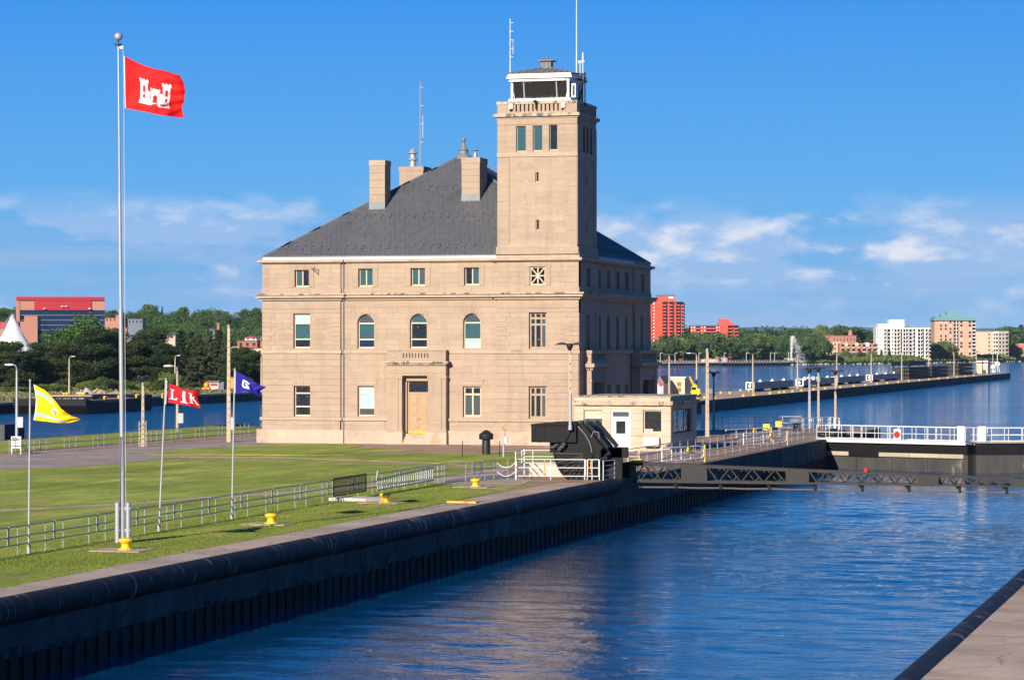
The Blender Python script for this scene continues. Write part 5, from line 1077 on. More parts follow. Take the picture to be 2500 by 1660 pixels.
while k < HW-0.3: s = MB(); L = min(2.0, HW+0.05-k); s.box((k+0.005,-0.06,zz(969)),(k+L-0.005,HD+0.05,zz(966.3)+random.uniform(-.006,.006))); s.build('coping_stone', 'stone_weathered', hs_); k += L
win(hs_, ow1[0], ow1[1], ow1[2], ow1[3], 0.2, hb=(0.33,), mats=('cream','pane_grey'), mat='cream', fw=0.07)
win(hs_, *ow2, 0.2, mats=('pane_dark',), mat='cream', fw=0.09)
win(hs_, *orr, 0.2, vb=(0.36,0.68), mats=('pane_dark','pane_teal','pane_dark'), mat='boom_steel', fw=0.08, xf=HXF)
m = MB(); x0,x1,z0,z1 = odo; m.box((x0,0.10,0.0),(x0+0.13,0.2,z1)); m.box((x1-0.13,0.10,0.0),(x1,0.2,z1)); m.box((x0+.13,0.10,z1-0.14),(x1-.13,0.2,z1)); m.box((x0+.13,0.10,z1-0.62),(x1-.13,0.2,z1-0.50)); m.build('door_frame', 'white_paint', hs_)
m = MB(); m.box((x0+.13,0.16,z1-0.50),(x1-.13,0.18,z1-0.14)); m.build('transom_light', 'pane_grey', hs_)
m = MB(); panel(m, x0+0.13, x1-0.13, 0.02, z1-0.62, [(x0+0.38,x1-0.40,1.28,2.22)], 0.13, 0.03); d_ = m.build('door', 'white_paint', hs_, fix=False); m = MB(); m.box((x0+0.36,0.15,1.26),(x1-0.38,0.16,2.24)); m.build('pane','pane_dark',d_); m = MB(); m.box((x1-0.30,0.04,1.12),(x1-0.16,0.10,1.17)); m.build('handle','galv',d_)
m = MB(); a = hu(1573,1049); m.box((a[0],0.17,a[1]-0.25),(a[0]+0.62,0.19,a[1]+0.06)); sg = m.build('notice', 'fabric_sign', hs_)
for r_, (n, w_) in enumerate(((9, 0.045), (4, 0.06))):
    m = MB()
    for k in range(n): x = a[0]+(0.06 if r_ == 0 else 0.2)+k*0.058; z = a[1]-0.01-r_*0.13; m.box((x,0.163,z-0.07),(x+0.016,0.169,z)); m.box((x,0.164,z-(0.07 if k % 2 else 0.016)),(x+0.04,0.169,z-(0.054 if k % 2 else 0.0)))
    m.build('notice_lettering', 'red_sign', sg)
a = hu(1574,1067); b = hu(1611,1088); m = MB(); m.box((a[0],-0.42,b[1]),(b[0],0.0,a[1])); o = m.build('air_conditioner', 'old_white', hs_); m = MB(); m.box((a[0]+0.1,-0.46,b[1]-0.06),(b[0]-0.1,-0.05,b[1])); m.build('bracket','rusty',o)
m = MB(); a = hu(1459,1004); m.box((a[0],0.12,a[1]-0.16),(a[0]+0.24,0.2,a[1]-0.02)); m.build('wall_light','white_paint',hs_)
m = MB(); a = hu(1494, 1104.5); m.box((a[0]-0.2,-0.7,-0.1),(a[0]+1.9,0.04,0.03)); m.build('doorstep','stone_base',hs_)
# ------------------------------------------------------------------ walkway railings on the lock wall beyond the boom
railing('pipe_railing', 'grey pipe railing on the lock edge behind the boom', [(-37.9,163.5,0),(-37.9,226.5,0)], 2.7, 'rail_grey', low=0.12, mids=(0.6,), h=1.12, posts=())
railing('pipe_railing', 'grey pipe railing on the inner side of the lock walkway', [(-40.5,172,0),(-40.5,222,0)], 2.7, 'rail_grey', low=0.12, mids=(0.6,), h=1.12, posts=())
def white_gate(px, py, lab, w=2.6):
    c = G(px, py); t = thing('walkway_gate', lab, 'gate', c, rz=math.radians(72)); m = MB()
    pts = [(0,0,0.25),(0,0,1.1),(w*0.86,0,1.1),(w*0.97,0,0.98),(w,0,0.8),(w,0,0.45),(w*0.95,0,0.3),(w*0.86,0,0.25),(0,0,0.25)]
    m.tube(pts, 0.045, 6); m.cyl((0,0,0.68),(w,0,0.68),0.035,n=6); m.build('gate_frame','rail_white',t)
    for k in range(1,4): m = MB(); m.cyl((w*k/4.4,0,0.25),(w*k/4.4,0,1.1),0.03,n=6); m.build('bar','rail_white',t)
    m = MB(); m.obox((w*0.62,-0.06,0.92),(0.34,0.12,0.34),ry=0.3); m.build('latch_box','yellow',t)
    m = MB(); m.cyl((w+0.12,0,0),(w+0.12,0,1.15),0.06,n=8); m.build('gate_post','yellow',t,40)
white_gate(1616, 1135, 'white swing gate with yellow latch across the walkway behind the boom', 5.5)
white_gate(1815, 1094, 'white swing gate on the walkway near the lock gate', 7.0)
white_gate(1772, 1083, 'white swing gate bar with yellow box beside the plaza', 7.5)
for px, py, lab in ((1872,1070,'yellow control box on the walkway rail'), (1902,1062,'yellow control box at the end of the lock gate')):
    c = G(px, py); t = thing('control_box', lab, 'box', c); m = MB(); m.box((-0.28,-0.2,0.72),(0.28,0.2,1.22)); m.build('box','yellow',t); m = MB(); m.cyl((0,0,0),(0,0,0.72),0.06,n=8); m.build('post','rail_grey',t)
railing('pipe_railing', 'white panel railing along the water behind the control house', [G(1722,1049), G(1763,1049), G(1843,1048.5), G(1899,1048), G(1956,1047.5)], 3.0, 'rail_white', low=0.15, mids=(0.6,), h=1.2)
railing('pipe_railing', 'white railing round the lamp platform at the lock end', [G(1958,1053), G(2026,1049), G(2050,1052), G(2050,1060)], 1.8, 'rail_white', low=0.15, mids=(0.6,), h=1.2)
railing('pipe_railing', 'grey railing beside the winch on the lock platform', [G(1905,1068), G(2028,1059)], 2.2, 'rail_grey', low=0.15, mids=(0.6,), h=1.15)
c = G(1945,1052); w_ = thing('winch', 'grey hooded winch standing behind the white railing', 'winch', c); m = MB(); m.lathe([(0.75,0.75),(0.8,0.85),(0.7,1.1),(0.35,1.25),(0.05,1.28)],14); m.build('hood','green_metal' if False else 'stop_log',w_,40); m = MB(); m.cyl((0,0,0),(0,0,0.78),0.35,n=12); m.build('pedestal','lamp_black',w_,40)
c = G(1728,1060); m = MB(); m.box((-0.55,-0.15,0.5),(-0.05,0.15,2.6)); tag(m.build('cabinet','white_paint',None,loc=c), 'tall white cabinet fixed beside the lamp post', 'cabinet')
m = MB(); c = G(2035,1066.5); m.sphere((0,0,0.3),0.75,14,8,0.6); m.sphere((-0.9,0.2,0.2),0.55,12,8,0.5); m.sphere((0.7,0,0.35),0.5,12,8,0.6); tag(m.build('canvas_cover','lamp_black',None,50,loc=c), 'heap of black canvas lying beyond the lock gate rail', 'cover')
# ------------------------------------------------------------------ mitre gates
def leaf(A, B, label, extra):
    A = Vector((*A,0)); B = Vector((*B,0)); L = (B-A).length; ang = math.atan2(B.y-A.y, B.x-A.x)
    t = thing('lock_gate', label, 'gate', A, rz=ang)
    m = MB(); m.box((0,-0.75,-0.06),(L,0.75,0.0)); m.build('deck','concrete',t)
    m = MB(); m.box((0,-0.82,-0.24),(L,-0.75,0.02)); m.build('fascia','rail_white',t)
    m = MB(); m.box((0,-0.5,-1.05),(L,0.6,-0.24)); m.build('girder','black_steel',t)
    m = MB(); m.box((0.0,-0.42,-6),(L,0.6,-1.05)); m.build('skin_plate','gate_steel',t)
    x = 0.2
    while x < L-0.6:
        w = min(2.9, L-0.3-x)
        if not (abs(x-3.6) < 1.3 and extra): m = MB(); m.box((x+0.02,-0.62,-1.35),(x+w-0.02,-0.42,-1.02)); m.build('fender_beam','timber',t)
        else: m = MB(); m.box((x+0.02,-0.6,-1.4),(x+w-0.02,-0.42,-1.0)); m.build('fender_beam','black_steel',t)
        x += w
    for k in range(int(L/3.4)+1): m = MB(); m.box((0.3+3.4*k-0.05,-0.5,-4),(0.3+3.4*k+0.05,-0.40,-1.36)); m.build('stiffener','gate_steel',t)
    n = round(L/3.7)
    for side in (-0.72, 0.72):
        for k in range(n): rail_panel(t, Vector((L*k/n,side,0)), Vector((L*(k+1)/n,side,0)), 'rail_white', h=1.15, low=0.08, mids=(0.58,), posts=(0.36,0.7), r=0.024)
    return t, L
g1, L1 = leaf((-37.6,230.8), (-24.45,225.3), 'left leaf of the lock gate with white railed walkway', True)
g2, L2 = leaf((-8.6,230.6), (-24.1,225.3), 'right leaf of the lock gate cut by the picture edge', False)
m = MB(); m.box((L1-0.75,-0.80,0.05),(L1-0.1,-0.75,1.3)); m.build('end_board','old_white',g1)
m = MB(); m.box((L2-0.75,0.75,0.05),(L2-0.1,0.80,1.3)); m.build('end_board','old_white',g2)
m = MB(); m.box((7.6,-0.86,0.05),(8.25,-0.80,0.95)); sb = m.build('signal_board','white_paint',g1); m = MB(); m.cyl((7.92,-0.90,0.5),(7.92,-0.86,0.5),0.30,n=8); m.build('stop_disc','red_sign',sb)
# ------------------------------------------------------------------ lamp posts
def twin_lamp(c, h, hw, label, pole='pole_concrete', r=0.17, ladder=False, box=False, ang=0.0):
    t = thing('lamp_post', label, 'lamp post', c, rz=TH+ang, group='lamp posts around the lock')
    m = MB(); hp = h-0.75; m.v = []; r1 = r*0.62
    for z, rr_ in ((0, r), (hp, r1)): pass
    A = [(-r,-r,0),(r,-r,0),(r,r,0),(-r,r,0)]; B = [(-r1,-r1,hp),(r1,-r1,hp),(r1,r1,hp),(-r1,r1,hp)]
    for k in range(4): m.face([A[k],A[(k+1)%4],B[(k+1)%4],B[k]])
    m.face(B); m.build('pole', pole, t)
    m = MB(); m.cyl((0,0,hp),(0,0,hp+0.28),r1*0.9,n=8); m.cyl((0,0,hp+0.05),(0,0,hp+0.1),r1*1.5,n=8); m.build('spigot','galv',t)
    m = MB(); m.lathe([(0.07,0),(0.14,0.12),(0.22,0.30),(0.22,0.46),(0.1,0.5)], 10, (0,0,hp+0.24)); m.build('bracket','lamp_black',t,40)
    for s in (-1, 1):
        m = MB(); n = 7; rings = []
        for k in range(n+1):
            u_ = k/n; x = s*(0.16+(hw/2-0.16)*u_); wy = 0.24*math.sin(math.pi*(0.15+0.8*u_))**0.6; th_ = 0.11*math.sin(math.pi*(0.12+0.85*u_))**0.6; z = hp+0.66+0.06*math.sin(math.pi*u_)-0.02*u_
            rings.append([m.P((x, wy*math.cos(a_), z+th_*math.sin(a_)*(1.0 if math.sin(a_) > 0 else 0.6))) for a_ in [2*math.pi*j/10 for j in range(10)]])
        for P_, Q_ in zip(rings[:-1], rings[1:]):
            for j in range(10): m.f.append([P_[j],P_[(j+1)%10],Q_[(j+1)%10],Q_[j]]); m.t.append(0)
        m.f.append(rings[0]); m.f.append(rings[-1][::-1]); m.t += [0,0]; m.build('lamp_head','lamp_metal',t,50)
    for k in range(int(hp/0.55)-3):
        z = 1.6+0.55*k; rr_ = r+(r1-r)*z/hp; s = MB(); s.bar((0.02,-rr_-0.07,z),(0.02,-rr_+0.02,z),0.04,0.04); s.bar((0.02,-rr_-0.06,z),(0.02,-rr_-0.06,z+0.10),0.03); s.build('step_iron','rusty',t)
    if box: m = MB(); m.box((r*0.8,-0.12,1.0),(r+0.32,0.2,2.0)); m.build('switch_box','galv',t)
    if ladder:
        for x in (-0.27,0.27): m = MB(); m.bar((x,-r-0.1,0),(x,-r-0.06,2.0),0.045); m.build('ladder_side','house_stone',t)
        for k in range(5): m = MB(); m.bar((-0.27,-r-0.09,0.25+0.38*k),(0.27,-r-0.09,0.25+0.38*k),0.035); m.build('ladder_rung','house_stone',t)
    return t
def LP(px, base, top): c = G(px, base); d = CAMH*FP/(base-HY); return c, (base-top)*d/FP
c, h = LP(558.5, 1078.6, 778); twin_lamp(c, h, 1.95, 'twin-headed concrete lamp post left of the stone building', box=True)
c, h = LP(1391, 1126, 838); twin_lamp(c, h, 1.95, 'twin-headed lamp post rising behind the black machine', r=0.14)
c, h = LP(1726.5, 1067.9, 837); twin_lamp(c, h, 2.0, 'tall twin-headed lamp post right of the control house')
c, h = LP(1742.5, 1050, 908); twin_lamp(c, h, 1.1, 'smaller twin-headed lamp post behind the white panel railing', r=0.12)
c, h = LP(1976, 1046, 899); twin_lamp(c, h, 1.15, 'leftmost of three lamp posts on the lock end platform, with loudspeakers', 'pole_white', r=0.13); L3 = bpy.data.objects[-1] if False else None
sp = thing('loudspeaker_cluster', 'grey loudspeaker horns fixed to the leftmost platform lamp post', 'loudspeaker', c+Vector((0,0,h*0.80)))
for dx, dz in ((-0.35,0.05),(0.35,0.1),(-0.8,-0.05),(0.75,-0.05)): m = MB(); m.lathe([(0.06,0),(0.10,0.15),(0.22,0.32)],10,(0,0,0)); o = m.build('horn','galv',sp,40,loc=(dx,-0.1,dz)); o.rotation_euler=(math.radians(70),0,math.radians(40*dx))
c, h = LP(1998, 1050, 896); twin_lamp(c, h, 1.35, 'middle of three lamp posts on the lock end platform', r=0.12)
c, h = LP(2039.5, 1046, 904); twin_lamp(c, h, 1.55, 'rightmost of three lamp posts on the lock end platform', r=0.13)
c, h = LP(349, 1090, 917.5); twin_lamp(c, h, 0.95, 'short lamp post with a white ladder behind the canal fence', r=0.14, ladder=True)
def cobra(c, h, arm, label, mat='pole_concrete', r=0.15, s=-1, box=True):
    t = thing('street_lamp', label, 'lamp post', c, rz=TH); m = MB(); m.cyl((0,0,0),(0,0,h-0.5),r,r*0.6,10); m.build('pole',mat,t,40)
    m = MB(); m.tube([(0,0,h-0.5),(s*0.04,0,h-0.2),(s*arm*0.25,0,h-0.03),(s*arm*0.6,0,h)],0.05,8); m.build('arm','galv',t,40)
    m = MB(); m.sphere((0,0,0),0.30,12,8,0.35); o = m.build('lamp_head','old_white',t,60,loc=(s*arm*0.85,0,h-0.02)); o.scale=(1.5,0.7,1)
    if box: m = MB(); m.box((r*0.5,-0.15,0.8),(r+0.4,0.15,1.7)); m.build('switch_box','galv',t)
c, h = LP(41, 1066, 890); cobra(c, h, 0.75, 'curved-arm street lamp at the far left beside the canal fence', 'galv', s=-1)
c, h = LP(433, 1054, 893); cobra(c, h, 1.0, 'curved-arm street lamp behind the canal fence near the striped flag', s=-1)
for px, yb, yt, lab in ((169,964,870,'single-arm street lamp on the scrub bank by the gravel heap'), (427.5,951,868,'single-arm street lamp on the bank behind the lettered flag'), (638,960,865,'thin lamp pole on the far bank beside the stone building')):
    c = G(px, yb, BZ); d = (CAMH-BZ)*FP/(yb-HY); cobra(c, (yb-yt)*d/FP, 0.9, lab, 'pole_concrete', r=0.20, s=1, box=False)
pl = MB(); pl.cyl((0,0,0),(0,0,7.4),0.20,0.11,8); plm = pl.mesh('pole','pole_concrete',40)
ph = MB(); ph.obox((0,0,7.45),(2.2,0.3,0.14)); ph.cyl((0,0,7.2),(0,0,7.4),0.16,n=8); phm = ph.mesh('lamp_head','lamp_metal')
_o1 = ('first','second','third','fourth','fifth','sixth','seventh','eighth','ninth','tenth','eleventh','twelfth','thirteenth','fourteenth','fifteenth','sixteenth','seventeenth','eighteenth','nineteenth')
ORD = _o1 + ('twentieth',) + tuple('twenty-'+x for x in _o1[:9]) + ('thirtieth',) + tuple('thirty-'+x for x in _o1[:9]) + ('fortieth',)
PL_ = (1634,1838,1947,2043,2127,2201.5,2267.5,2329,2384,2424)
for px in PL_: 
    X = -97.5 if px > 1700 else -98.0; Y = X/(-ST+_r(px)*CT)*(CT+_r(px)*ST)
    NL_ = ORD[PL_.index(px)]; t = thing('pier_lamp', f'pale concrete lamp pole, {NL_} from the left in the row along the far pier', 'lamp post', (X, Y, PZ), TH, 'lamp poles along the far pier'); ob('pole', plm, t); ob('lamp_head', phm, t)
c = G(1597.5+2, 968, PZ); cobra(Vector((-100.5, 480, PZ)), 7.6, 1.6, 'curved-arm lamp with lifebuoy beside the cream shed on the pier', 'pole_concrete', r=0.2, s=-1, box=False)
# ================================================================== FLAGS
def polyline(pts):
    P = [np.array(p, float) for p in pts]; L = [0.0]
    for a, b in zip(P[:-1], P[1:]): L.append(L[-1]+np.linalg.norm(b-a))
    L = np.array(L)/L[-1]; A = np.array(P)
    return lambda t: np.array([np.interp(t, L, A[:,0]), np.interp(t, L, A[:,1])])
def flag_surface(top, bottom, right, left, d, org, wave):
    T, B, R, Lf = polyline(top), polyline(bottom), polyline(right), polyline(left); c = [np.array(top[0],float), np.array(top[-1],float), np.array(bottom[0],float), np.array(bottom[-1],float)]
    def Sf(s, t, lift=0.0):
        p = (1-t)*T(s)+t*B(s)+(1-s)*Lf(t)+s*R(t)-((1-s)*(1-t)*c[0]+s*(1-t)*c[1]+(1-s)*t*c[2]+s*t*c[3])
        return atD(p[0], p[1], d+wave(s, t)-lift)-org
    return Sf
def cloth(Sf, name, mat, parent, n=34, m=22, s0=0., s1=1., t0=0., t1=1., lift=0.0, back=True):
    V = []; Fq = []
    for j in range(m+1):
        for i in range(n+1): V.append(tuple(Sf(s0+(s1-s0)*i/n, t0+(t1-t0)*j/m, lift)))
    for j in range(m):
        for i in range(n): a = j*(n+1)+i; Fq.append((a, a+n+1, a+n+2, a+1))
    me = bpy.data.meshes.new(name); me.from_pydata(V, [], Fq); me.polygons.foreach_set('use_smooth', [True]*len(Fq)); me.materials.append(MAT[mat]); me.update()
    o = ob(name, me, parent)
    return o
def stquads(Sf, name, mat, parent, quads, lift=0.015, k=5):
    m = MB()
    for q in quads:
        q = [np.array(p, float) for p in q]
        G_ = [[Sf(*(q[0]*(1-a)*(1-b)+q[1]*a*(1-b)+q[2]*a*b+q[3]*(1-a)*b), lift) for a in np.linspace(0,1,k+1)] for b in np.linspace(0,1,k+1)]
        for b in range(k):
            for a in range(k): m.face([G_[b][a], G_[b+1][a], G_[b+1][a+1], G_[b][a+1]])
    return m.build(name, mat, parent, 80, fix=False)
def rq(a, b, c, d): return [(a,c),(b,c),(b,d),(a,d)]
# ---- tall pole
base = G(300, 1325); DP = CAMH*FP/(1325-HY); zt = (1325-110)*DP/FP; lean_ = Vector((CT, ST, 0))*(-11*DP/FP)
fp = thing('flagpole', 'tall white flagpole with a silver ball and three-tube base', 'flagpole', base)
segs = [(0.0,0.098),(0.145,0.098),(0.146,0.088),(0.47,0.085),(0.471,0.066),(0.70,0.062),(0.701,0.05),(1.0,0.04)]; m = MB()
for (a, ra_), (b, rb_) in zip(segs[:-1], segs[1:]): m.cyl(Vector((0,0,a*zt))+lean_*a, Vector((0,0,b*zt))+lean_*b, ra_, rb_, 14)
m.build('mast', 'pole_white', fp, 40)
for s in (-1, 1):
    m = MB(); o_ = Vector((CT,ST,0))*0.21*s; m.cyl(o_+Vector((0,0,0.0)), o_+Vector((0,0,1.58)), 0.10, n=14); m.build('base_tube', 'pole_white', fp, 40)
m = MB(); m.obox((0,0,0.5),(0.46,0.10,0.12),rz=TH); m.obox((0,0,1.35),(0.46,0.10,0.12),rz=TH); m.cyl((-0.30,0,0.5),(0.34,0,0.5),0.03,n=6); m.cyl((-0.30,0,1.35),(0.34,0,1.35),0.03,n=6); m.build('clamp','galv',fp)
top = Vector((0,0,zt))+lean_
m = MB(); m.cyl(top, top+Vector((0,0,0.16)), 0.02, n=6); m.cyl(top-Vector((0,0,0.02)), top+Vector((0,0,0.02)), 0.15, n=14); m.build('truck','lamp_black',fp)
m = MB(); m.sphere(tuple(top+Vector((0,0,0.32))), 0.165, 20, 14); m.build('ball','galv',fp,80)
m = MB(); m.obox(top+Vector((CT*0.12,ST*0.12,-0.10)),(0.14,0.08,0.12),rz=TH); m.build('pulley','old_white',fp)
m = MB(); hx_ = Vector((CT,ST,0))*0.19; m.tube([top+hx_*0.9-Vector((0,0,0.12)), top+hx_*1.05-Vector((0,0,0.5)), Vector((0,0,zt*0.86))+lean_*0.86+hx_*1.0, Vector((0,0,zt*0.5))+lean_*0.5+hx_*0.85, Vector((0,0,1.2))+hx_*0.6], 0.008, 4); m.build('halyard','old_white',fp)
Z = lambda x, y: (250+x*0.1913, 50+y*0.1913)
ft = [Z(*p) for p in ((272,455),(400,520),(520,575),(640,615),(760,640),(860,665),(930,692),(985,705))]
fb = [Z(*p) for p in ((286,1120),(430,1148),(600,1180),(760,1215),(880,1225),(960,1245),(1037,1240))]
fr_ = [Z(*p) for p in ((985,705),(1030,780),(1056,880),(1050,960),(1040,1040),(1010,1140),(1030,1180),(1037,1240))]
fl = [Z(*p) for p in ((272,455),(278,780),(286,1120))]
fo = atD(304, 200, DP)
wv = lambda s, t: 0.22*math.sin(5.2*s+1.6*t+0.4)*s**0.7 + 0.07*math.sin(13*s-4*t)*s + 0.035*math.sin(22*s*t+9*t)*(0.3+s)
sf = flag_surface(ft, fb, fr_, fl, DP, fo, wv)
fg = thing('flag', 'red flag with a white three-towered castle flying on the tall pole', 'flag', fo)
cloth(sf, 'cloth', 'flag_red', fg, 44, 28)
stquads(sf, 'header', 'flag_white', fg, [rq(0,0.016,0,1)], 0.006, 8)
q = []
def tower(a, b, t0, t1, sk):                       # castle tower with battlements, a window slot and a splayed foot
    w = b-a; sh = lambda s, t: (s, t+sk*(s-a))
    R_ = lambda x0, x1, y0, y1: q.append([sh(x0,y0), sh(x1,y0), sh(x1,y1), sh(x0,y1)])
    h = t1-t0
    for k in range(3): R_(a-0.012+k*(w+0.024)/2.6, a-0.012+k*(w+0.024)/2.6+w*0.26, t0-0.028, t0)
    R_(a-0.012, b+0.012, t0, t0+0.045); R_(a, b, t0+0.045, t0+0.11)
    R_(a, a+w*0.36, t0+0.11, t0+0.25); R_(b-w*0.30, b, t0+0.11, t0+0.25); R_(a, b, t0+0.25, t0+0.29); R_(a, a+w*0.36, t0+0.29, t1); R_(b-w*0.30, b, t0+0.29, t1)
tower(0.275, 0.395, 0.335, 0.73, 0.0); tower(0.645, 0.765, 0.335, 0.73, 0.0)
for a, b in ((0.395,0.475),(0.575,0.645)):
    for k in range(3): q.append(rq(a+(b-a)*k/3+0.004, a+(b-a)*k/3+0.02, 0.535, 0.555))
    q.append(rq(a,b,0.555,0.59)); q.append(rq(a,a+0.018,0.59,0.70)); q.append(rq(b-0.018,b,0.59,0.70)); q.append(rq((a+b)/2-0.008,(a+b)/2+0.008,0.59,0.70))
for k in range(4): q.append(rq(0.445+0.045*k, 0.465+0.045*k, 0.455, 0.475))
q += [rq(0.445,0.60,0.475,0.515), [(0.465,0.515),(0.585,0.515),(0.575,0.585),(0.475,0.585)], [(0.462,0.585),(0.525,0.555),(0.525,0.585),(0.488,0.625)], [(0.525,0.555),(0.588,0.585),(0.562,0.625),(0.525,0.585)], rq(0.462,0.488,0.625,0.74), rq(0.562,0.588,0.625,0.74)]
q += [[(0.275,0.70),(0.462,0.70),(0.462,0.76),(0.268,0.76)], [(0.588,0.70),(0.765,0.70),(0.772,0.76),(0.588,0.76)], [(0.262,0.76),(0.778,0.76),(0.79,0.83),(0.25,0.83)]]
em = stquads(sf, 'castle_emblem', 'flag_white', fg, q, 0.02, 3)
ln = []
for t in (0.715,0.745,0.772,0.80): ln.append(rq(0.268,0.462,t,t+0.006)); ln.append(rq(0.588,0.775,t,t+0.006))
for t in (0.775,0.803): ln.append(rq(0.46,0.59,t,t+0.006))
for a in (0.275,0.645):
    for t in (0.385,0.415,0.60): ln.append(rq(a,a+0.12,t,t+0.006))
    for t in (0.44,0.47,0.50,0.53,0.56,0.63,0.66): ln.append(rq(a,a+0.042,t,t+0.005)); ln.append(rq(a+0.086,a+0.12,t,t+0.005))
for k in range(9): ln.append(rq(0.28+0.058*k,0.283+0.058*k,0.775,0.80)); ln.append(rq(0.30+0.058*k,0.303+0.058*k,0.803,0.828))
stquads(sf, 'masonry_lines', 'flag_line', em, ln, 0.03, 2)
# ---- small poles
def small_pole(pb, pt, label):
    b = G(*pb); d = CAMH*FP/(pb[1]-HY); t = atD(pt[0], pt[1], d)-b; f = thing('flagpole', label, 'flagpole', b)
    m = MB(); m.cyl((0,0,0), t, 0.045, 0.032, 10); m.sphere(tuple(t), 0.05, 10, 6); m.build('mast','pole_white',f,40); m = MB(); m.cyl((0,0,0),(0,0,0.28),0.075,n=10); m.build('socket','galv',f,40)
    return d
dy_ = small_pole((70,1351),(73.6,929),'leaning thin flagpole carrying the yellow flag'); dl = small_pole((388,1297),(405,925),'leaning thin flagpole carrying the red lettered flag'); dg = small_pole((566,1267),(573,901),'thin flagpole carrying the dark blue flag')
# yellow flag, half collapsed
Y_ = lambda x, y: (60+x*0.0893, 920+y*0.0893)
sf = flag_surface([Y_(*p) for p in ((245,200),(400,280),(550,360),(650,450),(750,560),(870,700),(1000,870),(1150,980),(1300,1080),(1440,1110),(1540,1150))], [Y_(*p) for p in ((240,1180),(420,1200),(600,1220),(800,1245),(1000,1265),(1200,1255),(1400,1210),(1540,1160))], [Y_(1540,1150),Y_(1545,1155),Y_(1540,1160)], [Y_(*p) for p in ((245,200),(290,430),(310,600),(295,900),(240,1180))], dy_, atD(82,938,dy_),
    lambda s, t: 0.10*math.sin(7*s+1.5*t)*s+0.16*max(0,s-0.45)*math.sin(16*s+9*t)+0.22*math.exp(-((s-0.62)/0.10)**2)*(t-0.5))
fy = thing('flag', 'yellow flag with two pale blue bands, half collapsed in the wind', 'flag', atD(82,938,dy_)); cloth(sf,'cloth','flag_yellow',fy,40,26)
stquads(sf,'band','flag_sky',fy,[[(0.03,0.15),(0.34,0.16),(0.42,0.30),(0.03,0.245)],[(0.02,0.775),(0.45,0.80),(0.45,0.88),(0.02,0.865)],[(0.45,0.80),(0.66,0.80),(0.64,0.90),(0.45,0.88)]],0.012,8)
stquads(sf,'header','flag_white',fy,[rq(0,0.02,0,1)],0.006,8)
rg = []
for k in range(12):
    a0, a1 = 0.6+3.9*k/12, 0.6+3.9*(k+1)/12; P_ = lambda a, r: (0.445+r*0.85*math.cos(a), 0.56-r*1.75*math.sin(a)); rg.append([P_(a0,0.105),P_(a1,0.105),P_(a1,0.07),P_(a0,0.07)])
stquads(sf,'emblem_ring','flag_sky',fy,rg,0.014,2); stquads(sf,'emblem_shadow','flag_line',fy,[[(0.40,0.52),(0.415,0.50),(0.45,0.66),(0.435,0.68)]],0.016,3)
# red lettered flag
R_ = lambda x, y: (390+x*0.0765, 900+y*0.0765)
sf = flag_surface([R_(*p) for p in ((285,440),(480,510),(650,600),(850,655),(1050,695),(1200,680),(1300,720))], [R_(*p) for p in ((240,1090),(420,1115),(600,1140),(1000,1210),(1330,1290))], [R_(*p) for p in ((1300,720),(1255,850),(1235,950),(1250,1040),(1330,1290))], [R_(*p) for p in ((285,440),(262,760),(240,1090))], dl, atD(411,934,dl), lambda s, t: 0.14*math.sin(6*s+2*t)*s+0.05*math.sin(15*s-5*t)*s)
fk = thing('flag', 'bright red flag lettered L I K in white with black edges', 'flag', atD(411,934,dl)); cloth(sf,'cloth','flag_crimson',fk,36,22)
stquads(sf,'border','flag_black',fk,[rq(0,1,0,0.035),rq(0,1,0.965,1.0),rq(0.975,1.0,0.03,0.97),rq(0.0,0.018,0.03,0.97)],0.008,10)
Lq = [rq(0.075,0.205,0.27,0.305),rq(0.105,0.165,0.30,0.74),[(0.06,0.74),(0.165,0.74),(0.165,0.78),(0.055,0.78)],[(0.165,0.735),(0.27,0.745),(0.27,0.80),(0.165,0.78)],[(0.255,0.65),(0.315,0.66),(0.27,0.80),(0.235,0.76)]]
Iq = [rq(0.475,0.56,0.16,0.79),[(0.475,0.74),(0.56,0.75),(0.625,0.86),(0.38,0.84)]]
Kq = [rq(0.715,0.775,0.22,0.76),rq(0.66,0.72,0.18,0.22),[(0.70,0.20),(0.76,0.21),(0.775,0.26),(0.715,0.25)],[(0.66,0.74),(0.80,0.75),(0.80,0.79),(0.65,0.78)],[(0.775,0.42),(0.86,0.36),(0.875,0.41),(0.775,0.52)],[(0.775,0.46),(0.83,0.45),(0.95,0.80),(0.90,0.79)],[(0.87,0.76),(0.965,0.78),(0.97,0.82),(0.87,0.80)]]
for nm, qq_ in (('letter_l',Lq),('letter_i',Iq),('letter_k',Kq)): stquads(sf,nm,'flag_white',fk,qq_,0.016,4)
a, b = atD(*R_(222,370), dl)-atD(411,934,dl), atD(*R_(192,1135), dl)-atD(411,934,dl); m = MB(); m.cyl(a,b,0.022,n=8); m.build('sleeve','flag_white',fk,40)
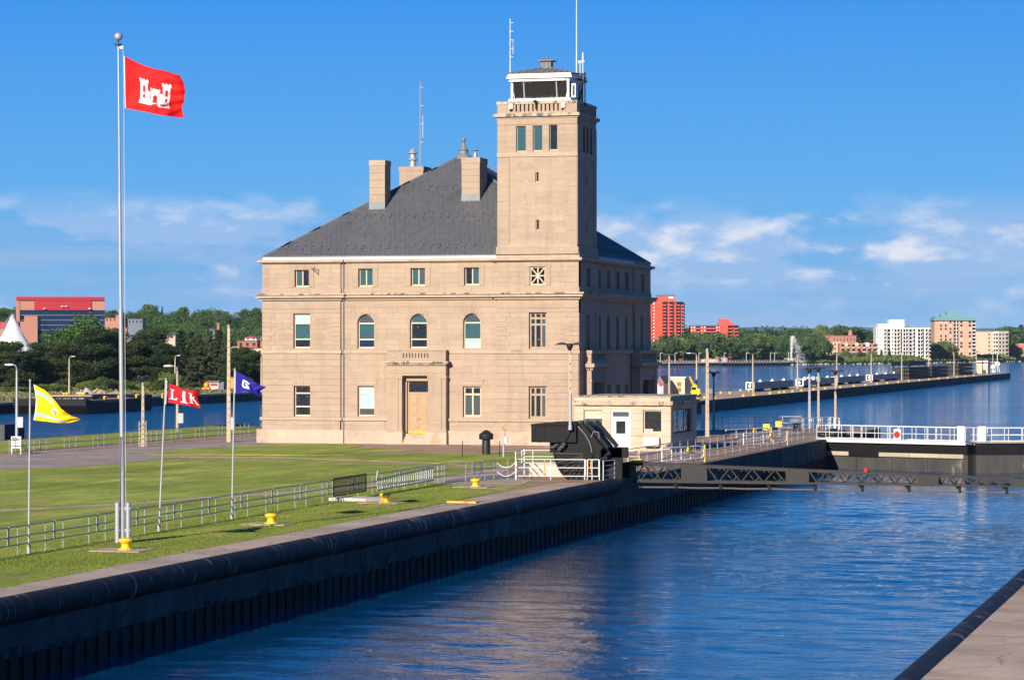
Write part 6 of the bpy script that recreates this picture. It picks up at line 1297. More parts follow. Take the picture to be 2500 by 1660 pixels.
# dark blue flag
B_ = lambda x, y: (560+x*0.0638, 880+y*0.0638)
sf = flag_surface([B_(*p) for p in ((255,410),(500,530),(740,660),(900,790),(1200,945),(1420,1015))], [B_(*p) for p in ((235,1240),(420,1222),(600,1210),(860,1215),(1080,1350),(1290,1365))], [B_(*p) for p in ((1420,1015),(1290,1090),(1180,1160),(1240,1260),(1290,1365))], [B_(*p) for p in ((255,410),(240,820),(235,1240))], dg, atD(576,906,dg), lambda s, t: 0.12*math.sin(6*s+2.2*t)*s+0.14*math.exp(-((s-0.60-0.25*(t-.5))/0.09)**2)*s+0.05*math.sin(17*s+5*t)*s)
fgb = thing('flag', 'dark blue flag with a white slanted G emblem', 'flag', atD(576,906,dg)); cloth(sf,'cloth','flag_blue',fgb,40,26)
stquads(sf,'emblem_g','flag_white',fgb,[[(0.25,0.30),(0.315,0.33),(0.315,0.66),(0.25,0.64)],[(0.29,0.24),(0.52,0.33),(0.52,0.42),(0.29,0.36)],[(0.25,0.30),(0.29,0.24),(0.315,0.36),(0.315,0.40)],[(0.25,0.62),(0.52,0.66),(0.52,0.80),(0.27,0.72)],[(0.37,0.44),(0.40,0.43),(0.52,0.56),(0.52,0.66)],[(0.37,0.44),(0.52,0.66),(0.46,0.66),(0.39,0.52)]],0.014,4)
a, b = atD(*B_(222,390), dg)-atD(576,906,dg), atD(*B_(213,1250), dg)-atD(576,906,dg); m = MB(); m.cyl(a,b,0.026,n=8); m.build('sleeve','flag_white',fgb,40)
# white framed notice stand by the far fence
c = G(39.5,1108); ns = thing('notice_stand', 'white framed notice stand at the left end of the canal fence', 'sign', c, rz=TH)
for x in (-0.32,0.32): m = MB(); m.bar((x,0,0),(x,0,1.25),0.08); m.build('leg','rail_white',ns)
m = MB(); m.box((-0.36,-0.05,0.42),(0.36,0.0,0.52)); m.box((-0.36,-0.05,1.17),(0.36,0.0,1.27)); m.build('frame_bar','rail_white',ns)
m = MB(); m.box((-0.28,-0.02,0.52),(0.28,0.0,1.17)); m.build('board','galv',ns)
m = MB(); m.bar((-0.3,-0.05,1.2),(0.9,0.3,0.05),0.06); m.bar((-0.1,-0.05,1.2),(1.1,0.3,0.05),0.06); m.build('brace','boom_steel',ns)
# ================================================================== FOLIAGE
def leafquads(C, N, sz, rng, flat=0.55):
    n = len(C); nv = N/np.maximum(1e-6, np.linalg.norm(N, axis=1))[:,None]; nv = nv*flat + rng.normal(0, 0.5, (n,3)); nv /= np.linalg.norm(nv, axis=1)[:,None]
    a = np.cross(nv, rng.normal(0,1,(n,3))); a /= np.linalg.norm(a, axis=1)[:,None]; b = np.cross(nv, a); s = sz*rng.uniform(0.6,1.3,n)[:,None]
    V = np.stack([C-a*s-b*s*0.7, C+a*s-b*s*0.7, C+a*s*0.7+b*s, C-a*s*0.7+b*s], 1)
    return V.reshape(-1,3)
def crown_round(rng, h, r, base, n, clumps=26, sz=0.32, top=1.0):
    # clumps of leaves scattered over an irregular envelope
    cs = []; c0 = np.array([0,0,base+(h-base)*0.52])
    for _ in range(clumps):
        v = rng.normal(0,1,3); v /= np.linalg.norm(v); v[2] = v[2]*0.9+0.08; k = rng.uniform(0.45,0.92)
        cs.append((c0+v*np.array([r,r,(h-base)*0.5])*k, rng.uniform(0.26,0.44)*r))
    per = n//clumps; Cs, Ns, Ts = [], [], []
    for c, rad in cs:
        v = rng.normal(0,1,(per,3)); v /= np.linalg.norm(v,axis=1)[:,None]; k = rng.uniform(0.72,1.08,per)[:,None]
        p = c+v*k*rad*np.array([1,1,0.8]); Cs.append(p); Ns.append(v+np.array([0,0,0.25])); Ts.append(np.clip(rng.normal(0.5,0.22,per)+rng.uniform(-0.2,0.2),0,1))
    C = np.concatenate(Cs); return C, np.concatenate(Ns), np.concatenate(Ts), sz
def crown_spruce(rng, h, r, base, n, sz=0.30):
    Cs, Ns, Ts = [], [], []; lv = int((h-base)/0.62); 
    for k in range(lv):
        z = base+(h-base)*k/lv; rr_ = r*(1-(k/lv))**0.85*rng.uniform(0.82,1.1)+0.12; nb = max(5, int(11*(1-k/lv))+4)
        for b in range(nb):
            a = rng.uniform(0,2*math.pi); L = rr_*rng.uniform(0.7,1.12); m = max(5, int(n/lv/nb)); t = rng.uniform(0.15,1.0,m)**0.7
            x = np.cos(a)*t*L; y = np.sin(a)*t*L; zz_ = z-0.34*t*L*rng.uniform(0.7,1.1)+0.22*(t**3)*L
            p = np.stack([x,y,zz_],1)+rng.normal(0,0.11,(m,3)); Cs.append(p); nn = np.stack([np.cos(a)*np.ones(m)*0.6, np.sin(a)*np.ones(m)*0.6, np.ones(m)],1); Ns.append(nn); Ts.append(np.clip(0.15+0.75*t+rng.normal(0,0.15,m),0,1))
    return np.concatenate(Cs), np.concatenate(Ns), np.concatenate(Ts), sz
def crown_pine(rng, h, r, base, n, sz=0.30):
    Cs, Ns, Ts = [], [], []; pads = 75
    for k in range(pads):
        f = rng.uniform(0,1); z = base+(h-base)*f; rad = r*(1.0-0.62*f**1.7)*rng.uniform(0.35,1.0); a = rng.uniform(0,2*math.pi); c = np.array([math.cos(a)*rad, math.sin(a)*rad, z]); pr = r*rng.uniform(0.24,0.40); m = n//pads
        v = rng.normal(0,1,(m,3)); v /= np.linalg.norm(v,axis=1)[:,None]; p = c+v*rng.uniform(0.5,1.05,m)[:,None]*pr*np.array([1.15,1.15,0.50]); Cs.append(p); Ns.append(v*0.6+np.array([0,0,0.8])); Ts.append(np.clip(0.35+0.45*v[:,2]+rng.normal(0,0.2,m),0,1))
    return np.concatenate(Cs), np.concatenate(Ns), np.concatenate(Ts), sz
def foliage_mesh(name, res, mat, rng):
    C, N, T, sz = res; V = leafquads(C, N, sz, rng); return npmesh(name, V, np.arange(len(V)).reshape(-1,4), mat, T)
def trunk_mesh(h, r, limbs, rng, spread):
    m = MB(); m.cyl((0,0,-0.3),(0,0,h*0.55),r,r*0.6,8); m.cyl((0,0,h*0.55),(rng.normal(0,0.2),rng.normal(0,0.2),h*0.9),r*0.6,r*0.2,6)
    for k in range(limbs):
        a = rng.uniform(0,6.28); z = h*rng.uniform(0.3,0.7); L = spread*rng.uniform(0.5,0.9); m.cyl((0,0,z),(math.cos(a)*L,math.sin(a)*L,z+L*0.6),r*0.35,r*0.1,5)
    return m.mesh('trunk','trunk',40)
PROTO = {}
def proto(kind, k):
    if (kind,k) in PROTO: return PROTO[(kind,k)]
    rng = np.random.default_rng(100*k+{'round':1,'spruce':2,'pine':3,'far':4,'bush':5,'cone':6}[kind])
    if kind == 'round': r = foliage_mesh('crown', crown_round(rng,10,4.6,0.8,30000,90,0.115), 'leaf', rng), trunk_mesh(10,0.28,6,rng,3)
    if kind == 'far': r = foliage_mesh('crown', crown_round(rng,10,4.9,0.6,9000,46,0.21), 'leaf_far', rng), trunk_mesh(8,0.28,5,rng,3)
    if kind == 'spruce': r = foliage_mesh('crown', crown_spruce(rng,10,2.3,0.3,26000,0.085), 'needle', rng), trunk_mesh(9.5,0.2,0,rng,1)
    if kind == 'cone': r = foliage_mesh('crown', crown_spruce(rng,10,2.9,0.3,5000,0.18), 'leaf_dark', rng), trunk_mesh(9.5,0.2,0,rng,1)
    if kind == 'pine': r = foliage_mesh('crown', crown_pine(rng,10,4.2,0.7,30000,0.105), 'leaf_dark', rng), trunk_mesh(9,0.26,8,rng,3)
    if kind == 'bush': r = foliage_mesh('crown', crown_round(rng,10,6.5,-2.0,5000,30,0.30), 'bush', rng), trunk_mesh(6,0.3,4,rng,3)
    PROTO[(kind,k)] = r; return r
def tree(name, kind, k, c, h, w, label, cat='tree', group=None, mat=None):
    cr_, tk = proto(kind, k); t = thing(name, label, cat, c, random.uniform(0,6.28), group)
    s = h/10; o = ob('crown', cr_, t); o.scale = (w, w, s); o = ob('trunk', tk, t); o.scale = (min(w,s),min(w,s),s)
    return t
# ================================================================== FAR LEFT BANK
def bank(px, py, z=BZ): return G(px, py, z)
def hpx(py0, py1, base_py, z=BZ): d = (CAMH-z)*FP/(base_py-HY); return (py0-py1)*d/FP
LEFT = [ # name kind k px basey topy width label
 ('pine_tree','pine',0,18,948,838,1.15,'dark pine at the left edge in front of the white tent'),
 ('pine_tree','pine',1,62,946,862,1.0,'low dark pine between the white tent and the street lamp'),
 ('pine_tree','pine',2,102,945,838,1.05,'dark pine below the brick block of the glass building'),
 ('round_tree','round',0,192,934,780,1.35,'round bright green tree in front of the glass building'),
 ('pine_tree','pine',3,150,946,842,1.2,'dark pine left of the round green tree'),
 ('pine_tree','pine',0,232,946,808,1.15,'tall dark pine right of the round green tree'),
 ('pine_tree','pine',2,272,945,806,0.95,'dark pine just left of the tall flagpole'),
 ('pine_tree','pine',1,325,945,838,1.1,'dark pine just right of the tall flagpole'),
 ('pine_tree','pine',3,365,944,806,1.15,'broad dark pine behind the short ladder lamp'),
 ('pine_tree','pine',0,402,946,842,0.9,'dark pine between the broad pine and the spruces'),
 ('spruce_tree','spruce',0,441,944,801,1.15,'dark spruce with a pointed top, first of the spruce group'),
 ('spruce_tree','spruce',1,468,942,804,1.15,'dark spruce in the middle of the spruce group'),
 ('spruce_tree','spruce',2,486,948,812,1.35,'broad dark spruce in front of the spruce group'),
 ('spruce_tree','spruce',1,512,943,802,1.1,'dark spruce fourth from the left in the spruce group'),
 ('spruce_tree','spruce',0,533,944,800,1.15,'dark spruce standing left of the twin lamp head'),
 ('spruce_tree','spruce',2,555,945,808,1.1,'dark spruce directly behind the twin-headed lamp post'),
 ('pine_tree','pine',2,590,947,850,0.95,'olive green pine between the lamp post and the building'),
 ('pine_tree','pine',1,622,947,862,1.0,'dark tree touching the left edge of the stone building'),
 ('pine_tree','pine',3,200,944,850,1.2,'dark pine under the round green tree'),
 ('pine_tree','pine',1,-25,946,842,1.2,'dark pine cut off by the left picture edge'),
 ('pine_tree','pine',3,575,949,868,1.1,'low dark pine right of the twin-headed lamp post'),
]
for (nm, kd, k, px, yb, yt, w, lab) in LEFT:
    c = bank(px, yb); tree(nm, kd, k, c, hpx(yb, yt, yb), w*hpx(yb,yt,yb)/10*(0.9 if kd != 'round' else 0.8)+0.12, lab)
BPX = sorted((405,432,250,285,318,360,120,150,90,30,215,385))
for i, (px, yb, h, w) in enumerate(((405,951,4.0,0.55),(432,953,3.4,0.5),(250,953,2.8,0.6),(285,952,2.4,0.6),(318,954,2.2,0.55),(360,955,2.0,0.5),(120,956,1.8,0.6),(150,957,1.6,0.5),(90,958,1.3,0.7),(30,957,1.2,0.8),(215,953,2.0,0.6),(385,955,2.4,0.4))):
    tree('bush', 'bush', i % 3, bank(px, yb), h, w*0.6, f'wild green bush, {ORD[BPX.index(px)]} from the left on the scrub bank behind the barge', 'bush', 'bushes on the far canal bank')
def scrub():
    rng = np.random.default_rng(5); n = 26000; X = rng.uniform(-300,-196,n); Y = rng.uniform(300,640,n); C = np.stack([X,Y,np.full(n,BZ)+rng.uniform(0.0,0.4,n)*rng.random(n)],1)
    V = leafquads(C, rng.normal(0,1,(n,3))+[0,0,0.4], 0.15, rng); o = ob('scrub', npmesh('scrub', V, np.arange(len(V)).reshape(-1,4), 'dry_scrub', rng.random(n))); stuff(o); tag(o,'dry weeds and grass covering the far canal bank','scrub')
scrub()
# grass bank seen under the trees
mb = MB(); a = [bank(-40,958), bank(660,952), bank(660,925), bank(-40,925)]; mb.slab([(p.x,p.y) for p in a], BZ-0.3, BZ+0.06); struct(mb.build('bank_grass','bank_grass'))
# chain-link fence at the foot of the trees
fc = thing('wire_fence','dark wire fence at the foot of the pines on the far bank','fence',bank(-10,956)); o0 = bank(-10,956)
for k in range(18): m = MB(); c = bank(-10+k*17,956-0.05*k)-o0; m.cyl(c,c+Vector((0,0,1.5)),0.05,n=5); m.build('post','boom_steel',fc)
a, b = bank(-10,956)-o0, bank(-10+17*17,955.1)-o0
for z in (0.1,0.5,0.9,1.45): m = MB(); m.bar(a+Vector((0,0,z)),b+Vector((0,0,z)),0.03); m.build('wire','boom_steel',fc)
# gravel heaps
def heap(name, px0, px1, ytop, yb, mat, label, seed):
    rng = random.Random(seed); c = bank((px0+px1)/2, yb); d = (CAMH-BZ)*FP/(yb-HY); R = (px1-px0)/2*d/FP; h = (yb-ytop)*d/FP; m = MB(); n, k = 24, 7; rows = []
    for j in range(k+1):
        t = j/k; rows.append([m.P(((R*t*math.cos(2*math.pi*i/n))*(1+rng.uniform(-.06,.06)), R*0.8*t*math.sin(2*math.pi*i/n), h*(1-t)**1.05*(1+rng.uniform(-.05,.05)))) for i in range(n)])
    for A_, B_2 in zip(rows[:-1], rows[1:]):
        for i in range(n): m.f.append([A_[i],A_[(i+1)%n],B_2[(i+1)%n],B_2[i]]); m.t.append(0)
    tag(m.build(name, mat, None, 60, loc=c), label, 'heap')
heap('gravel_heap',182,238,945,963,'gravel','pale grey gravel heap on the far canal bank',1); heap('sand_heap',205,275,947.5,962,'sand','brown sand heap behind the gravel heap',2); heap('sand_heap',255,312,954,963,'sand','low brown sand heap at the barge deck end',3)
# barge
bw0, bw1 = G(216,1009,WZ), G(371,999,WZ); ax = (bw1-bw0); Lb = ax.length; ang = math.atan2(ax.y, ax.x); bg_ = thing('barge', 'long black deck barge moored at the far canal bank', 'barge', bw0, rz=ang)
m = MB(); m.prism([(0,-0.3),(Lb-1,-0.3),(Lb,0.4),(Lb,2.5),(Lb-4,2.0),(10,1.5),(2,1.9),(-1.2,2.3),(-1.2,1.2)], 0, 12); m.build('hull','barge_black',bg_)
m = MB(); m.box((0.5,0.4,1.3),(Lb-4,11.6,2.0)); m.build('deck','barge_deck',bg_)
for i, (x, y) in enumerate(((9,0.6),(14,11),(24,11),(25,1),(38,1),(Lb-13,1),(Lb-2.6,1.5),(Lb-7,9))): m = MB(); m.cyl((x-0.3,y,1.7),(x-0.3,y,2.55),0.15,n=8); m.cyl((x+0.3,y,1.7),(x+0.3,y,2.55),0.15,n=8); m.box((x-0.55,y-0.12,2.28),(x+0.55,y+0.12,2.42)); m.build('mooring_bitt','yellow',bg_)
m = MB(); m.box((17,7,2.0),(18.6,8.6,3.0)); m.build('deck_house','house_stone',bg_); m = MB(); m.box((12,3,2.0),(Lb-14,9,2.25)); m.build('cargo','barge_deck',bg_)
sb = thing('barge', 'black barge lettered in white behind the yellow flag', 'barge', G(213,1006,WZ), rz=TH)
m = MB(); m.prism([(-6.2,-0.3),(0,-0.3),(0.8,1.2),(0.8,2.7),(-6.2,2.6)], 0, 9); m.build('hull','barge_black',sb)
m = MB(); m.box((-6.2,-0.06,2.5),(0.75,0.0,2.66)); m.build('rub_rail','concrete',sb); m = MB(); m.box((-6.2,-0.08,1.42),(0.6,0.0,1.5)); m.build('rub_rail','concrete',sb)
m = MB(); m.box((-6.0,0.2,2.55),(0.5,8.8,2.72)); m.build('deck','barge_deck',sb)
for x in (-3.6,-1.0): m = MB(); m.cyl((x-0.22,0.6,2.7),(x-0.22,0.6,3.1),0.12,n=8); m.cyl((x+0.22,0.6,2.7),(x+0.22,0.6,3.1),0.12,n=8); m.box((x-0.45,0.5,2.95),(x+0.45,0.7,3.05)); m.build('mooring_bitt','yellow',sb)
def text(body, size, mat, parent, loc, rot, name='lettering'):
    cu_ = bpy.data.curves.new('lettering','FONT'); cu_.body = body; cu_.size = size; cu_.extrude = 0.01; cu_.offset = 0.018; tmp = bpy.data.objects.new('tmp', cu_); COL.objects.link(tmp); bpy.context.view_layer.update(); dg_ = bpy.context.evaluated_depsgraph_get(); me = bpy.data.meshes.new_from_object(tmp.evaluated_get(dg_)); bpy.data.objects.remove(tmp)
    me.materials.clear(); me.materials.append(MAT[mat]); o = ob(name, me, parent, loc); o.rotation_euler = rot; return o
text('U.S. ARMY  BC-6527', 0.50, 'flag_white', sb, (-4.9, -0.10, 1.85), (math.pi/2,0,0))
# trailers and hut on the bank
def hut(px0, px1, yt, yb, label, name='hut', mat='house_stone', dep=4.0, roof='grey_roof'):
    c = bank(px0, yb); d = (CAMH-BZ)*FP/(yb-HY); w = (px1-px0)*d/FP; h = (yb-yt)*d/FP; t = thing(name, label, 'hut', c, rz=TH); m = MB(); m.box((0,0,0),(w,dep,h)); m.build('wall', mat, t)
    m = MB(); m.prism([(-0.25,h-0.1),(w+0.25,h),(w+0.25,h+0.25),(-0.25,h+0.15)], -0.3, dep+0.3); m.build('roof', roof, t); return t, w, h
t, w, h = hut(508,534,932,952,'cream hut with a maroon shutter right of the lettered flag'); m = MB(); m.box((w*0.25,-0.08,h*0.5),(w*0.85,0.0,h*0.78)); m.build('shutter','red_panel',t); m = MB(); m.box((w*0.28,-0.06,0.1),(w*0.86,0.0,h*0.45)); m.build('door','white_paint',t)
m = MB(); m.box((w,0.2,0),(w+1.0,3.8,h*0.98)); m.build('side_wall','stop_log',t)
t, w, h = hut(439,497,934,939,'long cream stacked beams behind the lettered flag',name='beam_stack',dep=2,roof='house_stone'); t.location.z += 0.9; m = MB(); m.box((w*0.25,0.1,-0.9),(w*0.6,1.8,-0.1)); m.build('support','house_stone',t); m = MB(); m.box((w*0.7,0.1,-0.9),(w*0.95,1.8,-0.1)); m.build('support','house_stone',t)
c = bank(504,952); m = MB(); m.lathe([(0.35,0.5),(0.6,0.8),(0.6,1.2),(0.3,1.6)],12); m.box((-0.8,-0.4,0.15),(0.8,0.4,0.55)); m.cyl((-0.5,-0.5,0.25),(-0.5,0.5,0.25),0.25,n=10); tag(m.build('mixer','orange',None,40,loc=c),'orange machine parked left of the cream hut','machine')
c = bank(567,950); m = MB(); m.box((-0.8,-0.5,0),(0.8,0.5,2.2)); m.sphere((0,0,2.2),0.6,10,6,0.6); tag(m.build('container','orange',None,40,loc=c),'orange container behind the blue flag pole','container')
m = MB(); m.box((-14,0,-4),(0,5,1.7)); c = G(11,1074,WZ); tag(m.build('mooring_crib','wall_concrete',None,loc=c),'dark mooring crib at the left edge of the canal','crib')
# ------------------------------------------------------------------ glass office building, tent
GD = 760.0
def gx(px, py): p = atD(px, py, GD); return p
gb = thing('office_building','red and dark glass office block above the pines','building',atD(39,870,GD),rz=TH+0.15); go = atD(39,870,GD); k_ = GD/FP
bx = lambda px: (px-39)*k_; bz = lambda py: (870-py)*k_
def gbox(nm, mat, x0,x1,y0,y1,v0,v1): m = MB(); m.box((bx(x0),v0,bz(y1)),(bx(x1),v1,bz(y0))); return m.build(nm, mat, gb)
gbox('wall','brick_pale',39,48,725,870,0,26); gbox('wall','brick_pale',48,83,733,757,0.2,24); gbox('wall','brick_pale',221,253,733,757,0.2,24); gbox('parapet','red_panel',39.5,253.3,724.5,733,-0.3,26); gbox('red_panel','red_panel',83,221,733,757,-0.1,24); gbox('wall','brick_pale',59,91,771,870,-0.8,10)
for i in range(9):
    y0 = 757+12.2*i; x0 = 48 if i == 0 else (48 if False else (91 if y0 > 770 else 48))
    n = 14
    gbox('spandrel_and_glint','galv',x0,253,y0+11.9,y0+12.5,0.5,1); gbox('spandrel_and_glint','pane_blue',x0,253,y0+5.2,y0+6.0,0.55,1)  # pale strips imitate cloud reflections in the glass; blue strips are plain spandrels
    for k in range(n): a = x0+(253-x0)*k/n; b = x0+(253-x0)*(k+1)/n; gbox('pane','pane_blue',a+0.12,b-0.12,y0+0.3,y0+5.2,0.6,1.0); gbox('pane','pane_blue',a+0.12,b-0.12,y0+6.4,y0+11.9,0.6,1.0)
gbox('pane','pane_dark',49,58.5,771,785,0.6,1); gbox('wall','brick_pale',39,59,785,870,0.0,5); gbox('wall','boom_steel',48,253.2,757,870,1.1,24)
for px, py in ((108,754),(151,749),(160,749),(217,754)): m = MB(); m.lathe([(0.5,0),(0.4,0.15),(0.1,0.3)],10,(bx(px),-0.4,bz(py))); m.build('dish','old_white',gb)
for px, h in ((180,13),(210,9),(49,2),(246,2)): m = MB(); m.cyl((bx(px),8,bz(725)),(bx(px),8,bz(725-h)),0.12,0.06,5); m.build('antenna','red_sign' if h > 5 else 'lamp_black',gb)
c = atD(-8,870,700); lw = thing('low_building','low red-roofed brick building left of the glass block','building',c,rz=TH); k2 = 700/FP; m = MB(); m.box((-10,0,0),(36*k2,12,(870-800)*k2)); m.build('wall','brick_pale',lw); m = MB(); m.box((-10.3,-0.3,(870-800)*k2),(36*k2,12.3,(870-786)*k2)); m.build('roof','red_panel',lw)
TD_ = 640.0; tb = atD(31,905,TD_); tent = thing('tent','white peaked tent canopy above the pines','tent',tb,rz=TH); k3 = TD_/FP; m = MB(); n = 24; rows = []
prof = [(2.0,770),(4.5,774),(6.5,777),(7.6,781),(9.5,785),(13,793),(19,806),(26.5,820),(36,836),(47,852),(60,868)]
for r, y in prof: rows.append([m.P((r*k3*(1+0.10*math.cos(4*2*math.pi*i/n)*(r/60))*math.cos(2*math.pi*i/n), r*k3*(1+0.10*math.cos(8*math.pi*i/n)*(r/60))*math.sin(2*math.pi*i/n), (905-y)*k3)) for i in range(n)])
for A_, B_2 in zip(rows[:-1], rows[1:]):
    for i in range(n): m.f.append([A_[i],A_[(i+1)%n],B_2[(i+1)%n],B_2[i]]); m.t.append(0)
m.build('canopy','tent',tent,60)
for s in (-1,1):
    m = MB(); m.bar((0,-1,(905-767)*k3),(s*44*k3,-6,(905-838)*k3),0.16); m.bar((0,1,(905-767)*k3),(s*38*k3,-3,(905-838)*k3),0.16); m.build('strut','galv',tent)
# ------------------------------------------------------------------ wooded hillside with houses
def hill_mesh(name, pxs, tops, d0, d1, zbase, mat):
    m = MB(); n = len(pxs); rows = []
    for f in (0.0, 0.35, 0.7, 1.0):
        d = d0+(d1-d0)*f; row = []
        for px, ty in zip(pxs, tops):
            zt_ = CAMH+(HY-ty)/FP*d1; p = atD(px, HY, d); row.append(m.P((p.x, p.y, zbase+(zt_-zbase)*f**1.2)))
        rows.append(row)
    back = []
    for px, ty in zip(pxs, tops): p = atD(px, HY, d1*1.4); back.append(m.P((p.x,p.y,zbase)))
    rows.append(back)
    for A_, B_2 in zip(rows[:-1], rows[1:]):
        for i in range(n-1): m.f.append([A_[i],A_[i+1],B_2[i+1],B_2[i]]); m.t.append(0)
    return struct(m.build(name, mat, None, 60))
HP = [-120,0,60,180,300,420,540,640,760,1000]; HTOP = [772,770,772,776,776,776,776,776,780,815]
hill_mesh('hillside', HP, HTOP, 900, 1500, BZ, 'far_ground')
def wood(name, label, spots, seed, per, sz, mat):
    rng = np.random.default_rng(seed); Vs, Ts = [], []; protos = [crown_round(rng,1.0,0.55,0.05,per,16,sz) for _ in range(6)]
    for (x, y, z, h, w) in spots:
        C, N, T, s = protos[rng.integers(6)]; a = rng.uniform(0,6.28); R = np.array([[math.cos(a),-math.sin(a),0],[math.sin(a),math.cos(a),0],[0,0,1]])
        P = (C@R.T)*np.array([w,w,h])+np.array([x,y,z]); V = leafquads(P, N@R.T, sz*h, rng); Vs.append(V); Ts.append(np.clip(T+rng.uniform(-0.35,0.35),0,1))
    V = np.concatenate(Vs); o = ob(name, npmesh(name, V, np.arange(len(V)).reshape(-1,4), mat, np.concatenate(Ts))); stuff(o); tag(o, label, 'wood'); return o
rng = np.random.default_rng(21); sp = []
for _ in range(620):
    px = rng.uniform(-40,700); f = rng.random()**0.8; d = 900+600*f; ty = np.interp(px, HP, HTOP); zt_ = CAMH+(HY-ty)/FP*1500; z = BZ+(zt_-BZ)*f**1.2; p = atD(px, HY, d); h = rng.uniform(4.5,8.5); sp.append((p.x,p.y,z-1.5,h,h*rng.uniform(0.7,1.1)))
wood('wooded_hill','green wooded hillside behind the canal and glass building',sp,3,420,0.034,'leaf_far')
for i,(px,yt,w,kd,lb) in enumerate(((366,745,1.7,'far','large rounded tree, tallest on the skyline right of the flagpole'),(396,747,0.8,'cone','single pointed fir on the skyline right of the tallest round tree'),(447,751,1.1,'far','thin-crowned tree standing alone on the hill skyline'),(505,758,1.3,'far','dark round tree on the skyline left of the twin lamp'),(540,760,1.2,'far','tree on the skyline directly above the twin lamp head'),(600,756,1.1,'far','tree on the skyline left of the building cornice'),(625,753,1.0,'far','skyline tree touching the building cornice'),(275,758,1.2,'far','skyline tree just right of the red glass building'),(330,765,1.1,'far','low skyline tree right of the tall flagpole'),(10,752,1.6,'far','skyline tree at the left picture edge'),(28,756,1.4,'far','skyline tree touching the red glass building on its left'),(475,757,0.5,'cone','thin bare pointed tree on the hill skyline'))):
    d = 1480; p = atD(px, yt, d); h = (790-yt)*d/FP; tree('ridge_tree', kd, i % 2, Vector((p.x,p.y,p.z-h)), h, w*0.62 if kd == 'far' else w*0.7, lb, 'tree', 'skyline trees on the wooded hill')
def house(px0, px1, yt, yb, d, label, wall='brick_pale', roof='grey_roof', name='house', gable=True, wins=2, rows_=1, dep=9.0):
    c = atD(px0, yb, d); k = d/FP; w = (px1-px0)*k; h = (yb-yt)*k; t = thing(name, label, 'house', c, rz=TH); m = MB(); hw = h*(0.6 if gable else 0.94); m.box((0,0,-4),(w,dep,hw)); m.build('wall', wall, t)
    m = MB()
    if gable: m.prism([(-0.4,hw),(w+0.4,hw),(w/2,h)],-0.4,dep+0.4)
    else: m.box((-0.3,-0.3,hw),(w+0.3,dep+0.3,h))
    m.build('roof', roof, t)
    for r in range(rows_):
        for i in range(wins): x = w*(i+0.5)/wins; z0 = hw*(r+0.3)/rows_; z1 = hw*(r+0.75)/rows_; m = MB(); m.box((x-w*0.10/max(1,wins/2),-0.05,z0),(x+w*0.10/max(1,wins/2),0.02,z1)); m.build('window','pane_far',t)
    return t
house(283,292,768,800,1050,'tall brick stair tower left of the flagpole on the hill',gable=False,wins=0)
house(256,312,776,786,1060,'long low brick building on the hill behind the flagpole',gable=False,wins=6); house(312,348,778,792,1040,'dark flat-roofed building right of the flagpole on the hill',wall='stop_log',gable=False,wins=4)
house(263,288,800,824,860,'steep grey gable left of the flagpole',wall='grey_roof'); house(305,310,800,822,860,'brick chimney stack right of the flagpole',wall='brick_red',gable=False,wins=0,dep=2); house(308,322,818,832,860,'grey roofed house right of the flagpole',wall='grey_roof')
house(392,428,812,828,900,'pale house with hipped roof above the broad pine',wall='house_stone'); house(529.5,535,788,830,900,'round brick chimney behind the twin lamp',wall='brick_pale',gable=False,wins=0,dep=1.5)
house(580,628,831,850,760,'low brick commercial building left of the stone building',gable=False,wins=3,wall='brick_red'); house(598,626,820,832,800,'white and red houses above the brick building',wall='white_paint',roof='red_panel',wins=2); house(606,640,849,868,740,'cream flat building beside the stone building',wall='cream',gable=False,wins=3); house(630,650,822,836,820,'red roofed house beside the stone building',wall='brick_red',roof='grey_roof',wins=1); house(562,584,845,858,750,'cream shop left of the brick building',wall='cream',gable=False,wins=2); house(512,524,803,812,900,'white framed structure behind the spruces',wall='stop_log',gable=False,wins=2,dep=3)
# ================================================================== FAR RIGHT SHORE
def shore_d(px): return (CAMH-WZ)*FP/(np.interp(px, [s[0] for s in SH], [s[1] for s in SH])-HY)
# promenade wall and grassy bank
pw = thing('promenade_wall','timber-faced promenade wall along the far shore','wall',G(1600,894.6,WZ)); po = G(1600,894.6,WZ)
xs = np.linspace(1604,1924,46)
for i,(a,b) in enumerate(zip(xs[:-1],xs[1:])):
    p, q2 = atD(a,HY,shore_d(a)-1.5)-po, atD(b,HY,shore_d(b)-1.5)-po; p.z = q2.z = 0
    m = MB(); m.bar(p+Vector((0,0,0.8)), p.lerp(q2,0.62)+Vector((0,0,0.8)), 0.8, 1.7); m.build('timber_face','brick_red',pw)
    m = MB(); m.bar(p.lerp(q2,0.62)+Vector((0,0,0.8)), q2+Vector((0,0,0.8)), 0.5, 1.7); m.build('pile_gap','boom_steel',pw)
    m = MB(); m.bar(p+Vector((0,0,1.95)), q2+Vector((0,0,1.95)), 3.0, 0.6); m.build('walkway','gravel',pw)
rl = thing('promenade_railing','pale railing on top of the promenade wall','railing',po)
for i,(a,b) in enumerate(zip(xs[:-1],xs[1:])):
    p, q2 = atD(a,HY,shore_d(a)-1)-po, atD(b,HY,shore_d(b)-1)-po; p.z = q2.z = 2.2
    m = MB(); m.bar(p+Vector((0,0,0.9)), q2+Vector((0,0,0.9)), 0.12); m.bar(p+Vector((0,0,0.45)), q2+Vector((0,0,0.45)), 0.10); m.bar(p, p+Vector((0,0,0.95)), 0.14); m.build('rail_bay','old_white',rl)
m = MB(); pts = []
bx_ = [1925,1980,2050,2120,2200,2280,2350,2420,2500,2700]; rows = []
